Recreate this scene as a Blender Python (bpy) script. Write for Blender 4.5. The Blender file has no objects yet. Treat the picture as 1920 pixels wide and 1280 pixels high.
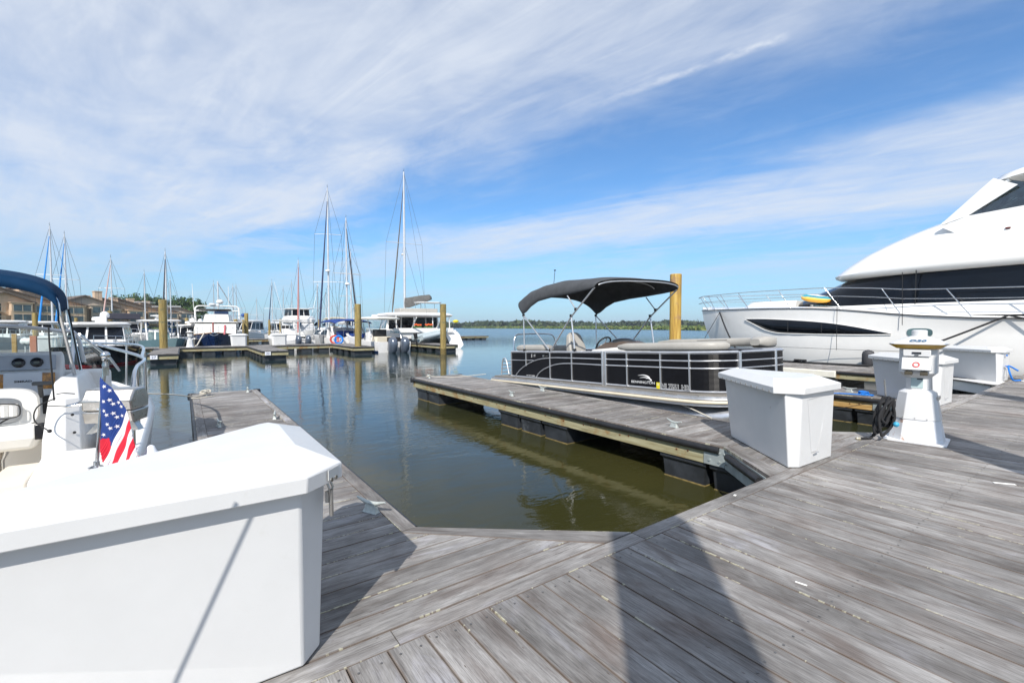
import bpy, bmesh, math, random
from mathutils import Vector, Matrix
random.seed(11)
SC = bpy.context.scene
COL = SC.collection
R = math.radians
# ---------------------------------------------------------------- camera
HEAD = R(35.8); PITCH = math.atan(28/853.0); EYE = Vector((0, 0, 1.5)); FPX = 853.0
cd = bpy.data.cameras.new('camera'); cam = bpy.data.objects.new('camera', cd); COL.objects.link(cam)
cd.sensor_width = 36; cd.lens = 36*FPX/1920; cd.clip_end = 4000; cd.clip_start = 0.05
cam.location = EYE; cam.rotation_euler = (R(90)-PITCH, 0, -HEAD)
SC.camera = cam
# survey helpers: sight line -> real position in the marina
_fw = Vector((math.sin(HEAD)*math.cos(PITCH), math.cos(HEAD)*math.cos(PITCH), -math.sin(PITCH)))
_rt = Vector((math.cos(HEAD), -math.sin(HEAD), 0)); _up = _rt.cross(_fw)
def ray(x, y): return _fw + _rt*((x-960)/FPX) + _up*((640-y)/FPX)
def at(x, y, d): return EYE + ray(x, y)*d
def on_x(x, y, X): r = ray(x, y); return EYE + r*(X/r.x)
def on_y(x, y, Y): r = ray(x, y); return EYE + r*(Y/r.y)
def gnd(x, d, z): p = at(x, 612, d); return Vector((p.x, p.y, z))
WZ = -0.6                                   # water level, dock deck is z = 0
# ---------------------------------------------------------------- render look
SC.view_settings.view_transform = 'Standard'; SC.view_settings.look = 'None'
SC.view_settings.exposure = 0.27; SC.view_settings.gamma = 1
SC.view_settings.use_curve_mapping = False
# ---------------------------------------------------------------- sun
SUN_AZ = (-0.70711, -0.70711); SUN_EL = R(42)
sl = bpy.data.lights.new('sun', 'SUN'); sl.energy = 4.6; sl.angle = R(0.5); sl.color = (1, 0.95, 0.88)
so = bpy.data.objects.new('sun', sl); COL.objects.link(so)
sd = Vector((SUN_AZ[0]*math.cos(SUN_EL), SUN_AZ[1]*math.cos(SUN_EL), math.sin(SUN_EL)))
so.rotation_euler = sd.to_track_quat('Z', 'Y').to_euler(); so.location = (-20, -20, 30)

class NT:
    def __init__(s, tree): s.t = tree; s.n = tree.nodes; s.l = tree.links
    def node(s, typ, **kw):
        n = s.n.new(typ)
        for k, v in kw.items(): setattr(n, k, v)
        return n
    def link(s, a, b): s.l.new(a, b)
    def _in(s, sock, v):
        if v is None: return
        if isinstance(v, bpy.types.NodeSocket): s.l.new(v, sock)
        else: sock.default_value = v
    def math(s, op, a, b=None, c=None, clamp=False):
        n = s.n.new('ShaderNodeMath'); n.operation = op; n.use_clamp = clamp
        s._in(n.inputs[0], a); s._in(n.inputs[1], b)
        if c is not None: s._in(n.inputs[2], c)
        return n.outputs[0]
    def ss(s, v, a, b, lo=0.0, hi=1.0):
        n = s.n.new('ShaderNodeMapRange'); n.interpolation_type = 'SMOOTHSTEP'
        s._in(n.inputs[0], v); n.inputs[1].default_value = a; n.inputs[2].default_value = b
        n.inputs[3].default_value = lo; n.inputs[4].default_value = hi
        return n.outputs[0]
    def noise(s, vec, scale, detail=4, rough=0.55, dist=0.0, dims='3D'):
        n = s.n.new('ShaderNodeTexNoise'); n.noise_dimensions = dims
        if vec is not None: s.l.new(vec, n.inputs['Vector'])
        n.inputs['Scale'].default_value = scale; n.inputs['Detail'].default_value = detail
        n.inputs['Roughness'].default_value = rough; n.inputs['Distortion'].default_value = dist
        return n.outputs[0]
    def comb(s, x, y, z=0.0):
        n = s.n.new('ShaderNodeCombineXYZ'); s._in(n.inputs[0], x); s._in(n.inputs[1], y); s._in(n.inputs[2], z)
        return n.outputs[0]
    def sep(s, v):
        n = s.n.new('ShaderNodeSeparateXYZ'); s.l.new(v, n.inputs[0]); return n.outputs
    def mix(s, f, a, b, mode='MIX'):
        n = s.n.new('ShaderNodeMix'); n.data_type = 'RGBA'; n.blend_type = mode
        s._in(n.inputs[0], f)
        for sock, v in ((n.inputs[6], a), (n.inputs[7], b)):
            if isinstance(v, tuple) and len(v) == 3: v = (*v, 1)
            s._in(sock, v)
        return n.outputs[2]
    def ramp(s, f, stops):
        n = s.n.new('ShaderNodeValToRGB'); e = n.color_ramp.elements
        while len(e) < len(stops): e.new(0.5)
        for el, (p, c) in zip(e, stops):
            el.position = p; el.color = (c, c, c, 1) if not isinstance(c, tuple) else (*c, 1)
        s.l.new(f, n.inputs[0]); return n.outputs[0]
# ---------------------------------------------------------------- sky
W = bpy.data.worlds.new('World'); SC.world = W; W.use_nodes = True
W.node_tree.nodes.clear(); w = NT(W.node_tree)
sky = w.node('ShaderNodeTexSky', sky_type='NISHITA', sun_disc=False, sun_elevation=SUN_EL, sun_rotation=R(225))
sky.air_density = 1.0; sky.dust_density = 0.35; sky.ozone_density = 2.4; sky.altitude = 0
tc = w.node('ShaderNodeTexCoord'); D3 = tc.outputs['Generated']
dx, dy, dz = w.sep(D3)
dzc = w.math('MAXIMUM', dz, 0.02)
px_ = w.math('DIVIDE', dx, w.math('ADD', dzc, 0.03)); py_ = w.math('DIVIDE', dy, w.math('ADD', dzc, 0.03))
# cirrus layer coordinates: c across the streaks, e along them
cc = w.math('ADD', w.math('MULTIPLY', px_, 0.966), w.math('MULTIPLY', py_, 0.26))
ee = w.math('SUBTRACT', w.math('MULTIPLY', px_, 0.26), w.math('MULTIPLY', py_, 0.966))
warp = w.noise(w.comb(px_, py_, 0.3), 0.55, 3, 0.5)
cw = w.math('ADD', cc, w.math('MULTIPLY', w.math('SUBTRACT', warp, 0.5), 1.7))
band = w.ramp(w.math('DIVIDE', w.math('ADD', cw, 1.0), 10.0), [
    (0.0, 0.62), (0.18, 0.86), (0.255, 0.72), (0.30, 0.22), (0.355, 0.10), (0.42, 0.66), (0.50, 0.80), (0.57, 0.38), (0.66, 0.30), (0.76, 0.62), (0.9, 0.4)])
n1 = w.noise(w.comb(w.math('MULTIPLY', cc, 1.15), w.math('MULTIPLY', ee, 0.42), 2.0), 1.0, 10, 0.58, 0.9)
n2 = w.noise(w.comb(w.math('MULTIPLY', cc, 2.2), w.math('MULTIPLY', ee, 1.5), 7.0), 1.5, 10, 0.62, 0.8)
nn = w.math('ADD', w.math('MULTIPLY', n1, 0.66), w.math('MULTIPLY', n2, 0.34))
dens = w.ss(w.math('ADD', nn, w.math('MULTIPLY', band, 0.58)), 0.50, 1.14)
n3 = w.noise(w.comb(w.math('MULTIPLY', cc, 4.2), w.math('ADD', w.math('MULTIPLY', ee, 0.8), w.math('MULTIPLY', cc, 0.9)), 11.0), 1.0, 11, 0.66, 1.1)
wis = w.math('MULTIPLY', w.ss(n3, 0.46, 0.72), w.ss(w.noise(w.comb(px_, py_, 5.0), 0.8, 4, 0.55), 0.36, 0.60, 0.15, 1.0))
dens = w.math('ADD', w.math('MULTIPLY', dens, w.ss(n3, 0.30, 0.62, 0.88, 1.03)), w.math('MULTIPLY', wis, 0.15), clamp=True)
# contrail
cl = w.math('ABSOLUTE', w.math('SUBTRACT', w.math('ADD', cc, w.math('MULTIPLY', w.math('SUBTRACT', w.noise(w.comb(cc, ee, 1.0), 9, 5, 0.6), 0.5), 0.07)), 1.735))
tw = w.ss(ee, -1.35, -0.35, 0.0, 1.0)
tend = w.ss(ee, -0.30, -0.24, 1.0, 0.0)
tr = w.math('MULTIPLY', w.math('MULTIPLY', w.ss(cl, 0.0, 0.040, 1.0, 0.0), tw), tend)
tr = w.math('MULTIPLY', tr, w.ss(w.noise(w.comb(cc, ee, 4.0), 7, 4, 0.6), 0.34, 0.60, 0.14, 0.55))
# a far bank of low cloud near the horizon, right of the pontoon boat
lowm = w.math('MULTIPLY', w.ss(dz, 0.02, 0.10), w.ss(dz, 0.15, 0.25, 1.0, 0.0))
lown = w.noise(w.comb(w.math('MULTIPLY', dx, 5.0), w.math('MULTIPLY', dy, 5.0), w.math('MULTIPLY', dz, 22.0)), 1.0, 8, 0.6, 0.4)
low = w.math('MULTIPLY', w.ss(lown, 0.47, 0.68), lowm)
d = w.math('MAXIMUM', w.math('MAXIMUM', dens, w.math('MULTIPLY', low, 0.62)), 0.0)
d = w.math('ADD', d, tr, clamp=True)
d = w.math('ADD', w.math('MULTIPLY', d, w.ss(dz, 0.03, 0.20, 0.34, 0.84)), 0.06)
skycol = w.mix(1.0, sky.outputs[0], (0.70, 1.20, 1.58), 'MULTIPLY')
final = w.mix(d, skycol, (7.1, 7.7, 8.7))
hz = w.ss(dz, -0.02, 0.24, 0.62, 0.0)
final = w.mix(hz, final, (4.0, 5.7, 7.5))
bg = w.node('ShaderNodeBackground'); w.link(final, bg.inputs[0]); bg.inputs[1].default_value = 0.088
wo = w.node('ShaderNodeOutputWorld'); w.link(bg.outputs[0], wo.inputs[0])
# ---------------------------------------------------------------- materials
MATS = {}
def mat(name, col, rough=0.5, metal=0.0, var=0.06, scale=3.0, bump=0.0, bscale=60.0, coat=0.0, spec=0.5, stain=None, emit=None):
    if name in MATS: return MATS[name]
    m = bpy.data.materials.new(name); m.use_nodes = True; t = NT(m.node_tree)
    b = m.node_tree.nodes['Principled BSDF']
    b.inputs['Roughness'].default_value = rough; b.inputs['Metallic'].default_value = metal
    b.inputs['Coat Weight'].default_value = coat; b.inputs['Specular IOR Level'].default_value = spec
    co = t.node('ShaderNodeTexCoord').outputs['Object']
    lo = tuple(c*(1-var) for c in col); hi = tuple(min(1, c*(1+var)) for c in col)
    base = t.mix(t.ss(t.noise(co, scale, 5, 0.6), 0.3, 0.7), lo, hi)
    if stain:
        f = t.ss(t.noise(co, stain[1], 6, 0.65, 0.5), stain[2], stain[2]+0.15)
        base = t.mix(f, base, stain[0])
    t.link(base, b.inputs['Base Color'])
    rr = t.ss(t.noise(co, scale*3, 4), 0.3, 0.7, max(0.02, rough-0.06), min(1, rough+0.08)); t.link(rr, b.inputs['Roughness'])
    if bump:
        bn = t.node('ShaderNodeBump'); bn.inputs['Strength'].default_value = bump; bn.inputs['Distance'].default_value = 0.01
        t.link(t.noise(co, bscale, 4), bn.inputs['Height']); t.link(bn.outputs[0], b.inputs['Normal'])
    if emit: b.inputs['Emission Color'].default_value = (*emit, 1); b.inputs['Emission Strength'].default_value = 1
    MATS[name] = m; return m
def glass(name, tint, alpha, rough=0.03):
    if name in MATS: return MATS[name]
    m = bpy.data.materials.new(name); m.use_nodes = True; t = NT(m.node_tree); m.node_tree.nodes.clear()
    g = t.node('ShaderNodeBsdfGlossy'); g.inputs['Roughness'].default_value = rough
    tr = t.node('ShaderNodeBsdfTransparent'); tr.inputs[0].default_value = (*tint, 1)
    fr = t.node('ShaderNodeFresnel'); fr.inputs[0].default_value = 1.5
    f = t.math('ADD', fr.outputs[0], alpha, clamp=True)
    mx = t.node('ShaderNodeMixShader'); t.link(f, mx.inputs[0]); t.link(tr.outputs[0], mx.inputs[1]); t.link(g.outputs[0], mx.inputs[2])
    o = t.node('ShaderNodeOutputMaterial'); t.link(mx.outputs[0], o.inputs[0])
    MATS[name] = m; return m
def wood_deck(name='weathered_deck', bright=1.0, cream=True):
    m = bpy.data.materials.new(name); m.use_nodes = True; t = NT(m.node_tree)
    b = m.node_tree.nodes['Principled BSDF']
    ug = t.node('ShaderNodeUVMap', uv_map='g').outputs[0]; ue = t.node('ShaderNodeUVMap', uv_map='e').outputs[0]
    u, v, _ = t.sep(ug); ex, rn, _ = t.sep(ue)
    fine = t.noise(t.comb(t.math('MULTIPLY', u, 7.0), t.math('MULTIPLY', v, 150.0), rn), 1.0, 6, 0.65, 0.5)
    med = t.noise(t.comb(t.math('MULTIPLY', u, 2.2), t.math('MULTIPLY', v, 17.0), t.math('MULTIPLY', rn, 9.0)), 1.0, 9, 0.72, 1.3)
    blot = t.noise(t.comb(t.math('MULTIPLY', u, 0.9), t.math('MULTIPLY', v, 3.5), t.math('MULTIPLY', rn, 5.0)), 1.4, 6, 0.6, 0.8)
    oc = t.node('ShaderNodeTexCoord').outputs['Object']
    big = t.noise(oc, 0.7, 5, 0.6)
    sft = t.noise(t.comb(t.math('MULTIPLY', u, 1.6), t.math('MULTIPLY', v, 5.0), t.math('MULTIPLY', rn, 13.0)), 1.6, 8, 0.66, 0.6)
    med2 = t.math('ADD', t.math('MULTIPLY', med, 0.42), t.math('MULTIPLY', sft, 0.58))
    base = t.ramp(med2, [(0.30, (0.116, 0.105, 0.098)), (0.44, (0.190, 0.179, 0.170)), (0.54, (0.252, 0.242, 0.232)), (0.66, (0.345, 0.334, 0.322))])
    base = t.mix(t.ss(blot, 0.50, 0.72, 0.0, 0.8), base, (0.115, 0.095, 0.085))
    base = t.mix(t.ss(blot, 0.42, 0.26, 0.0, 0.65), base, (0.37, 0.365, 0.39))
    fm = t.ss(fine, 0.28, 0.60, 0.66, 1.12)
    base = t.mix(1.0, base, t.comb(fm, fm, fm), 'MULTIPLY')
    pr = t.math('ADD', t.math('MULTIPLY', rn, 0.50), 0.77)
    pr = t.math('MULTIPLY', pr, t.ss(big, 0.34, 0.66, 0.74, 1.2)); pr = t.math('MULTIPLY', pr, bright)
    base = t.mix(1.0, base, t.comb(pr, pr, pr), 'MULTIPLY')
    warm = t.ss(t.noise(oc, 1.1, 6, 0.6), 0.50, 0.72, 0.0, 0.13)
    base = t.mix(warm, base, (0.26, 0.15, 0.095))
    ck = t.noise(t.comb(t.math('MULTIPLY', u, 1.7), t.math('MULTIPLY', v, 75.0), t.math('MULTIPLY', rn, 3.0)), 1.0, 4, 0.6, 0.8)
    base = t.mix(t.ss(ck, 0.62, 0.68, 0.0, 0.55), base, (0.07, 0.058, 0.052))
    base = t.mix(t.ss(ck, 0.36, 0.30, 0.0, 0.35), base, (0.42, 0.40, 0.385))
    vo = t.node('ShaderNodeTexVoronoi'); t.link(t.comb(t.math('MULTIPLY', u, 1.5), t.math('MULTIPLY', v, 5.0), 0.0), vo.inputs['Vector'])
    base = t.mix(t.ss(vo.outputs['Distance'], 0.10, 0.03, 0.0, 0.8), base, (0.075, 0.05, 0.038))
    # scuffs and droppings
    sc = t.ss(t.noise(t.comb(t.math('MULTIPLY', u, 3.0), t.math('MULTIPLY', v, 9.0), 3.0), 1.8, 7, 0.75, 1.5), 0.69, 0.76, 0.0, 0.6)
    base = t.mix(sc, base, (0.50, 0.49, 0.48))
    if cream:
        base = t.mix(t.ss(ex, 0.0, 0.05, 0.55, 0.0), base, (0.16, 0.115, 0.085)); base = t.mix(t.ss(ex, 0.95, 1.0, 0.0, 0.55), base, (0.16, 0.115, 0.085))
        edn = t.math('ADD', ex, t.math('MULTIPLY', t.noise(t.comb(t.math('MULTIPLY', u, 14.0), rn, 0.0), 1.0, 6, 0.7), -0.14))
        edge = t.math('LESS_THAN', edn, -0.025)
        gate = t.math('GREATER_THAN', t.noise(t.comb(t.math('MULTIPLY', u, 1.1), t.math('MULTIPLY', rn, 31.0), 0.0), 1.0, 6, 0.8), 0.55)
        base = t.mix(t.math('MULTIPLY', t.math('MULTIPLY', edge, gate), t.ss(t.noise(oc, 40, 3), 0.35, 0.6, 0.25, 0.80)), base, (0.52, 0.50, 0.37))
    t.link(base, b.inputs['Base Color']); b.inputs['Roughness'].default_value = 0.8
    b.inputs['Specular IOR Level'].default_value = 0.3
    bn = t.node('ShaderNodeBump'); bn.inputs['Strength'].default_value = 0.55; bn.inputs['Distance'].default_value = 0.004
    hgt = t.math('ADD', t.math('MULTIPLY', fine, 0.7), t.math('MULTIPLY', med, 0.6))
    t.link(hgt, bn.inputs['Height']); t.link(bn.outputs[0], b.inputs['Normal'])
    return m
def streak_wood(name, c1, c2, c3, vert=True, sc=6.0, stainc=None):
    if name in MATS: return MATS[name]
    m = bpy.data.materials.new(name); m.use_nodes = True; t = NT(m.node_tree); b = m.node_tree.nodes['Principled BSDF']
    x, y, z = t.sep(t.node('ShaderNodeTexCoord').outputs['Object'])
    if vert: vec = t.comb(t.math('MULTIPLY', x, sc*3), t.math('MULTIPLY', y, sc*3), t.math('MULTIPLY', z, 0.9))
    else: vec = t.comb(t.math('MULTIPLY', x, 1.2), t.math('MULTIPLY', y, 1.2), t.math('MULTIPLY', z, sc*5))
    n = t.noise(vec, 1.0, 7, 0.62, 0.5)
    base = t.ramp(n, [(0.28, c1), (0.48, c2), (0.70, c3)])
    if stainc: base = t.mix(t.ss(t.noise(t.comb(x, y, z), 2.4, 5, 0.6), 0.52, 0.66), base, stainc)
    ck = t.noise(t.comb(t.math('MULTIPLY', x, sc*7), t.math('MULTIPLY', y, sc*7), t.math('MULTIPLY', z, 1.3)) if vert else t.comb(t.math('MULTIPLY', x, 2.0), t.math('MULTIPLY', y, 2.0), t.math('MULTIPLY', z, sc*18)), 1.0, 4, 0.6, 0.6)
    base = t.mix(t.ss(ck, 0.60, 0.68, 0.0, 0.7), base, tuple(q*0.35 for q in c1))
    t.link(base, b.inputs['Base Color']); b.inputs['Roughness'].default_value = 0.8
    bn = t.node('ShaderNodeBump'); bn.inputs['Strength'].default_value = 0.5; bn.inputs['Distance'].default_value = 0.006
    t.link(n, bn.inputs['Height']); t.link(bn.outputs[0], b.inputs['Normal'])
    MATS[name] = m; return m
DECK = wood_deck(); DECKFAR = wood_deck('weathered_deck_far', 0.95, False)
WHITE = mat('white_fibreglass', (0.76, 0.75, 0.73), 0.34, var=0.02, coat=0.05, stain=((0.70, 0.69, 0.66), 1.3, 0.62))
BOXW = mat('white_box_shell', (0.64, 0.64, 0.635), 0.38, var=0.02, bump=0.03, bscale=120, stain=((0.585, 0.58, 0.555), 3.5, 0.62))
CREAMGEL = mat('cream_gelcoat', (0.78, 0.72, 0.62), 0.35, var=0.03)
YACHTW = mat('yacht_white', (0.87, 0.855, 0.82), 0.12, var=0.015, coat=0.6)
GREYW = mat('light_grey', (0.45, 0.46, 0.47), 0.45)
ALU = mat('aluminium', (0.62, 0.63, 0.65), 0.34, 0.75, var=0.08)
STEEL = mat('stainless_steel', (0.68, 0.68, 0.68), 0.16, 1.0, var=0.04)
STEELB = mat('brushed_steel', (0.50, 0.48, 0.45), 0.32, 0.9, var=0.10, scale=9)
GALV = mat('galvanised_steel', (0.36, 0.40, 0.40), 0.55, 0.35, var=0.18, scale=7, stain=((0.20, 0.30, 0.24), 6, 0.6))
CLEAT = mat('cleat_metal', (0.50, 0.53, 0.50), 0.5, 0.4, var=0.15, scale=20)
RUBBER = mat('black_rubber', (0.018, 0.018, 0.020), 0.45, var=0.2, scale=8)
FLOATB = mat('black_float_plastic', (0.030, 0.034, 0.040), 0.42, var=0.35, scale=4, stain=((0.11, 0.12, 0.13), 5, 0.60))
ALGAE = mat('waterline_algae', (0.13, 0.095, 0.03), 0.85, var=0.3, scale=14, bump=0.6, bscale=40)
TREATED = streak_wood('treated_timber', (0.15, 0.11, 0.05), (0.31, 0.28, 0.16), (0.43, 0.41, 0.27), False, 4, (0.27, 0.17, 0.07))
ORANGEW = streak_wood('orange_timber', (0.22, 0.12, 0.03), (0.45, 0.27, 0.09), (0.52, 0.40, 0.20), False, 4)
PILEW = streak_wood('pile_timber', (0.10, 0.07, 0.025), (0.26, 0.19, 0.06), (0.40, 0.31, 0.12), True, 5, (0.17, 0.15, 0.07))
PILEY = streak_wood('fresh_pile_timber', (0.24, 0.12, 0.03), (0.48, 0.30, 0.06), (0.60, 0.43, 0.13), True, 5, (0.36, 0.22, 0.10))
CANVASB = mat('black_canvas', (0.055, 0.058, 0.063), 0.85, var=0.15, scale=5, bump=0.3, bscale=300)
CANVASN = mat('navy_canvas', (0.004, 0.030, 0.078), 0.85, spec=0.15, var=0.15, scale=4, bump=0.3, bscale=300)
CANVASG = mat('grey_canvas', (0.10, 0.098, 0.094), 0.85, var=0.15)
VINYL = mat('grey_vinyl', (0.37, 0.352, 0.318), 0.5, var=0.05, scale=6, bump=0.15, bscale=90)
VINYLW = mat('white_vinyl', (0.72, 0.71, 0.68), 0.45, var=0.04)
BROWNV = mat('brown_vinyl', (0.10, 0.075, 0.06), 0.45)
BLACKP = mat('black_panel', (0.010, 0.010, 0.013), 0.22, var=0.3, scale=2)
BLACKM = mat('black_matte', (0.012, 0.012, 0.013), 0.6)
DGLASS = mat('dark_glass', (0.004, 0.006, 0.010), 0.05, var=0.3, scale=0.6, spec=0.30)
GGLASS = mat('green_grey_glass', (0.10, 0.17, 0.18), 0.08, var=0.25, scale=1.2, spec=0.8)
CLEARG = glass('clear_glass', (0.80, 0.90, 0.88), 0.10)
NAVYH = mat('navy_hull', (0.008, 0.022, 0.075), 0.10, var=0.2, scale=1, coat=0.6)
BLACKH = mat('black_hull', (0.006, 0.008, 0.014), 0.10, var=0.2, scale=1, coat=0.6)
TEALH = mat('teal_hull', (0.14, 0.24, 0.27), 0.2, coat=0.4)
GREYH = mat('grey_hull', (0.30, 0.30, 0.29), 0.3)
REDP = mat('red_paint', (0.45, 0.02, 0.03), 0.4)
TEAK = mat('teak', (0.36, 0.17, 0.05), 0.5, var=0.2, scale=10)
BURL = mat('burl_wood', (0.42, 0.18, 0.02), 0.3, var=0.5, scale=40, coat=0.4)
ROPEW = mat('white_rope', (0.58, 0.54, 0.46), 0.9, var=0.12, scale=50, bump=0.8, bscale=200)
ROPEK = mat('black_rope', (0.016, 0.016, 0.018), 0.8, bump=0.6, bscale=200)
ROPEB = mat('blue_rope', (0.01, 0.18, 0.62), 0.7, var=0.2, scale=40, bump=0.8, bscale=200)
BLUEC = mat('blue_sail_cover', (0.01, 0.20, 0.55), 0.7)
ENGINE = mat('engine_grey', (0.09, 0.11, 0.145), 0.22, 0.2, var=0.1, coat=0.5)
YELLOW = mat('yellow_plastic', (0.72, 0.60, 0.02), 0.5)
AMBER = mat('amber_lens', (0.50, 0.30, 0.03), 0.35)
RED = mat('red_plastic', (0.60, 0.05, 0.04), 0.5)
INKBLUE = mat('blue_lettering', (0.03, 0.12, 0.24), 0.6)
FLAGR = mat('flag_red', (0.62, 0.012, 0.035), 0.85, bump=0.4, bscale=400)
FLAGW = mat('flag_white', (0.74, 0.71, 0.74), 0.85, bump=0.4, bscale=400)
FLAGB = mat('flag_blue', (0.012, 0.045, 0.22), 0.85, bump=0.4, bscale=400)
MASTM = mat('mast_aluminium', (0.60, 0.61, 0.62), 0.4, 0.3)
RIG = mat('rigging_wire', (0.10, 0.11, 0.12), 0.5, 0.5)
# ---------------------------------------------------------------- mesh builder
class M:
    def __init__(s): s.v = []; s.f = []; s.mi = []; s.uv = {}
    def add(s, vs, fs, m=0):
        b = len(s.v); s.v += [tuple(p) for p in vs]; s.f += [tuple(b+i for i in f) for f in fs]; s.mi += [m]*len(fs); return b
    def box(s, x0, x1, y0, y1, z0, z1, m=0):
        return s.add([(x0,y0,z0),(x1,y0,z0),(x1,y1,z0),(x0,y1,z0),(x0,y0,z1),(x1,y0,z1),(x1,y1,z1),(x0,y1,z1)],
              [(0,3,2,1),(4,5,6,7),(0,1,5,4),(1,2,6,5),(2,3,7,6),(3,0,4,7)], m)
    def cbox(s, c, sx, sy, sz, rz=0, m=0):
        b = s.box(-sx/2, sx/2, -sy/2, sy/2, -sz/2, sz/2, m); s.rot(b, rz, c); return s
    def rot(s, b, rz, c=(0,0,0)):
        ca, sa = math.cos(rz), math.sin(rz)
        for i in range(b, len(s.v)):
            x, y, z = s.v[i]; s.v[i] = (c[0]+x*ca-y*sa, c[1]+x*sa+y*ca, c[2]+z)
    def loft(s, rings, closed=True, cap=True, m=0):
        n = len(rings[0]); b = len(s.v); fs = []
        for r in rings: s.v += [tuple(p) for p in r]
        for i in range(len(rings)-1):
            for j in range(n if closed else n-1):
                k = (j+1) % n
                fs.append((b+i*n+j, b+i*n+k, b+(i+1)*n+k, b+(i+1)*n+j))
        if cap and closed:
            fs.append(tuple(b+j for j in reversed(range(n)))); fs.append(tuple(b+(len(rings)-1)*n+j for j in range(n)))
        s.f += fs; s.mi += [m]*len(fs); return b
    def prism(s, poly, z0, z1, poly2=None, m=0):
        p2 = poly2 or poly
        return s.loft([[(x,y,z0) for x,y in poly], [(x,y,z1) for x,y in p2]], m=m)
    def levels(s, lv, m=0):           # lv = [(z, poly), ...]
        return s.loft([[(x,y,z) for x,y in p] for z, p in lv], m=m)
    def tube(s, pts, r, n=8, m=0, cap=True):
        pts = [Vector(p) for p in pts]; rings = []
        rs = r if isinstance(r, (list, tuple)) else [r]*len(pts)
        up = Vector((0,0,1)); t0 = (pts[1]-pts[0]).normalized()
        a = t0.cross(up)
        if a.length < 1e-3: a = t0.cross(Vector((1,0,0)))
        a.normalize()
        for i, p in enumerate(pts):
            t = (pts[min(i+1, len(pts)-1)]-pts[max(i-1, 0)]).normalized()
            a = (a - t*a.dot(t)); a.normalize(); bb = t.cross(a)
            rings.append([p+(a*math.cos(2*math.pi*k/n)+bb*math.sin(2*math.pi*k/n))*rs[i] for k in range(n)])
        return s.loft(rings, m=m, cap=cap)
    def lathe(s, prof, c=(0,0,0), n=20, m=0, a0=0.0, sx=1, sy=1):
        rings = [[(c[0]+sx*r*math.cos(a0+2*math.pi*k/n), c[1]+sy*r*math.sin(a0+2*math.pi*k/n), c[2]+z) for k in range(n)] for r, z in prof]
        return s.loft(rings, m=m)
    def sphere(s, c, r, n=14, m=0, sz=1.0):
        return s.lathe([(max(1e-3, r*math.sin(math.pi*i/(n//2+1))), -r*sz*math.cos(math.pi*i/(n//2+1))) for i in range(n//2+2)], c, n, m)
    def grid(s, fn, nu, nv, m=0):
        b = len(s.v)
        for i in range(nu+1):
            for j in range(nv+1): s.v.append(tuple(fn(i/nu, j/nv)))
        for i in range(nu):
            for j in range(nv):
                a = b+i*(nv+1)+j; s.f.append((a, a+nv+1, a+nv+2, a+1)); s.mi.append(m(i, j) if callable(m) else m)
        return b
    def quad(s, a, b, c, d, m=0): return s.add([a,b,c,d], [(0,1,2,3)], m)
    def xf(s, mt, b=0):
        for i in range(b, len(s.v)): s.v[i] = tuple(mt @ Vector(s.v[i]))
        return s
    def plank(s, a, b, c, d, z, th=0.035, m=0, along=None):
        """quad a-b-c-d in plan; a->b runs along the grain, a->d across"""
        rn = random.random(); ou = random.uniform(0, 50); ov = random.uniform(0, 50)
        A, B, Cc, Dd = [Vector((*p, 0)) for p in (a, b, c, d)]
        ax = (B-A).normalized(); L = (B-A).length; Wd = max(1e-4, (Dd-A).length)
        zz = z+random.uniform(-0.0015, 0.0015)
        i0 = len(s.f); q = [(*p, zz) for p in (a,b,c,d)]+[(*p, zz-th) for p in (a,b,c,d)]
        s.add(q, [(0,1,2,3),(7,6,5,4),(0,4,5,1),(1,5,6,2),(2,6,7,3),(3,7,4,0)], m)
        loc = [(0, 0), ((B-A).dot(ax), 0), ((Cc-A).dot(ax), 1), ((Dd-A).dot(ax), 1)]
        for k in range(6):
            f = s.f[i0+k]; base = f[0]
            s.uv[i0+k] = [((ou+loc[(vi-(len(s.v)-8)) % 4][0], ov+loc[(vi-(len(s.v)-8)) % 4][1]*Wd), (loc[(vi-(len(s.v)-8)) % 4][1], rn)) for vi in f]
def build(name, m, mats, parent=None, smooth=None, bevel=0.0, seg=2, solid=0.0, label=None, world=False, sharp=24):
    me = bpy.data.meshes.new(name)
    vs = m.v
    if world and parent is not None:
        L = parent.location; vs = [(x-L.x, y-L.y, z-L.z) for x, y, z in vs]
    me.from_pydata(vs, [], m.f)
    for mm in (mats if isinstance(mats, (list, tuple)) else [mats]): me.materials.append(mm)
    me.polygons.foreach_set('material_index', m.mi)
    if m.uv:
        ug = me.uv_layers.new(name='g'); ue = me.uv_layers.new(name='e')
        for pi, p in enumerate(me.polygons):
            if pi in m.uv:
                for k, li in enumerate(p.loop_indices):
                    ug.data[li].uv = m.uv[pi][k][0]; ue.data[li].uv = m.uv[pi][k][1]
    else:
        bm = bmesh.new(); bm.from_mesh(me); bmesh.ops.remove_doubles(bm, verts=bm.verts, dist=1e-5)
        bmesh.ops.recalc_face_normals(bm, faces=bm.faces); bm.to_mesh(me); bm.free()
    if smooth is not None:
        me.polygons.foreach_set('use_smooth', [True]*len(me.polygons)); me.set_sharp_from_angle(angle=R(smooth))
    o = bpy.data.objects.new(name, me); COL.objects.link(o)
    if parent is not None: o.parent = parent
    if bevel:
        b = o.modifiers.new('bevel', 'BEVEL'); b.width = bevel; b.segments = seg; b.limit_method = 'ANGLE'; b.angle_limit = R(35); b.harden_normals = False
        me.polygons.foreach_set('use_smooth', [True]*len(me.polygons)); me.set_sharp_from_angle(angle=R(sharp))
    if solid:
        b = o.modifiers.new('thick', 'SOLIDIFY'); b.thickness = solid; b.offset = 0
    if label: o['label'] = label
    return o
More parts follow.
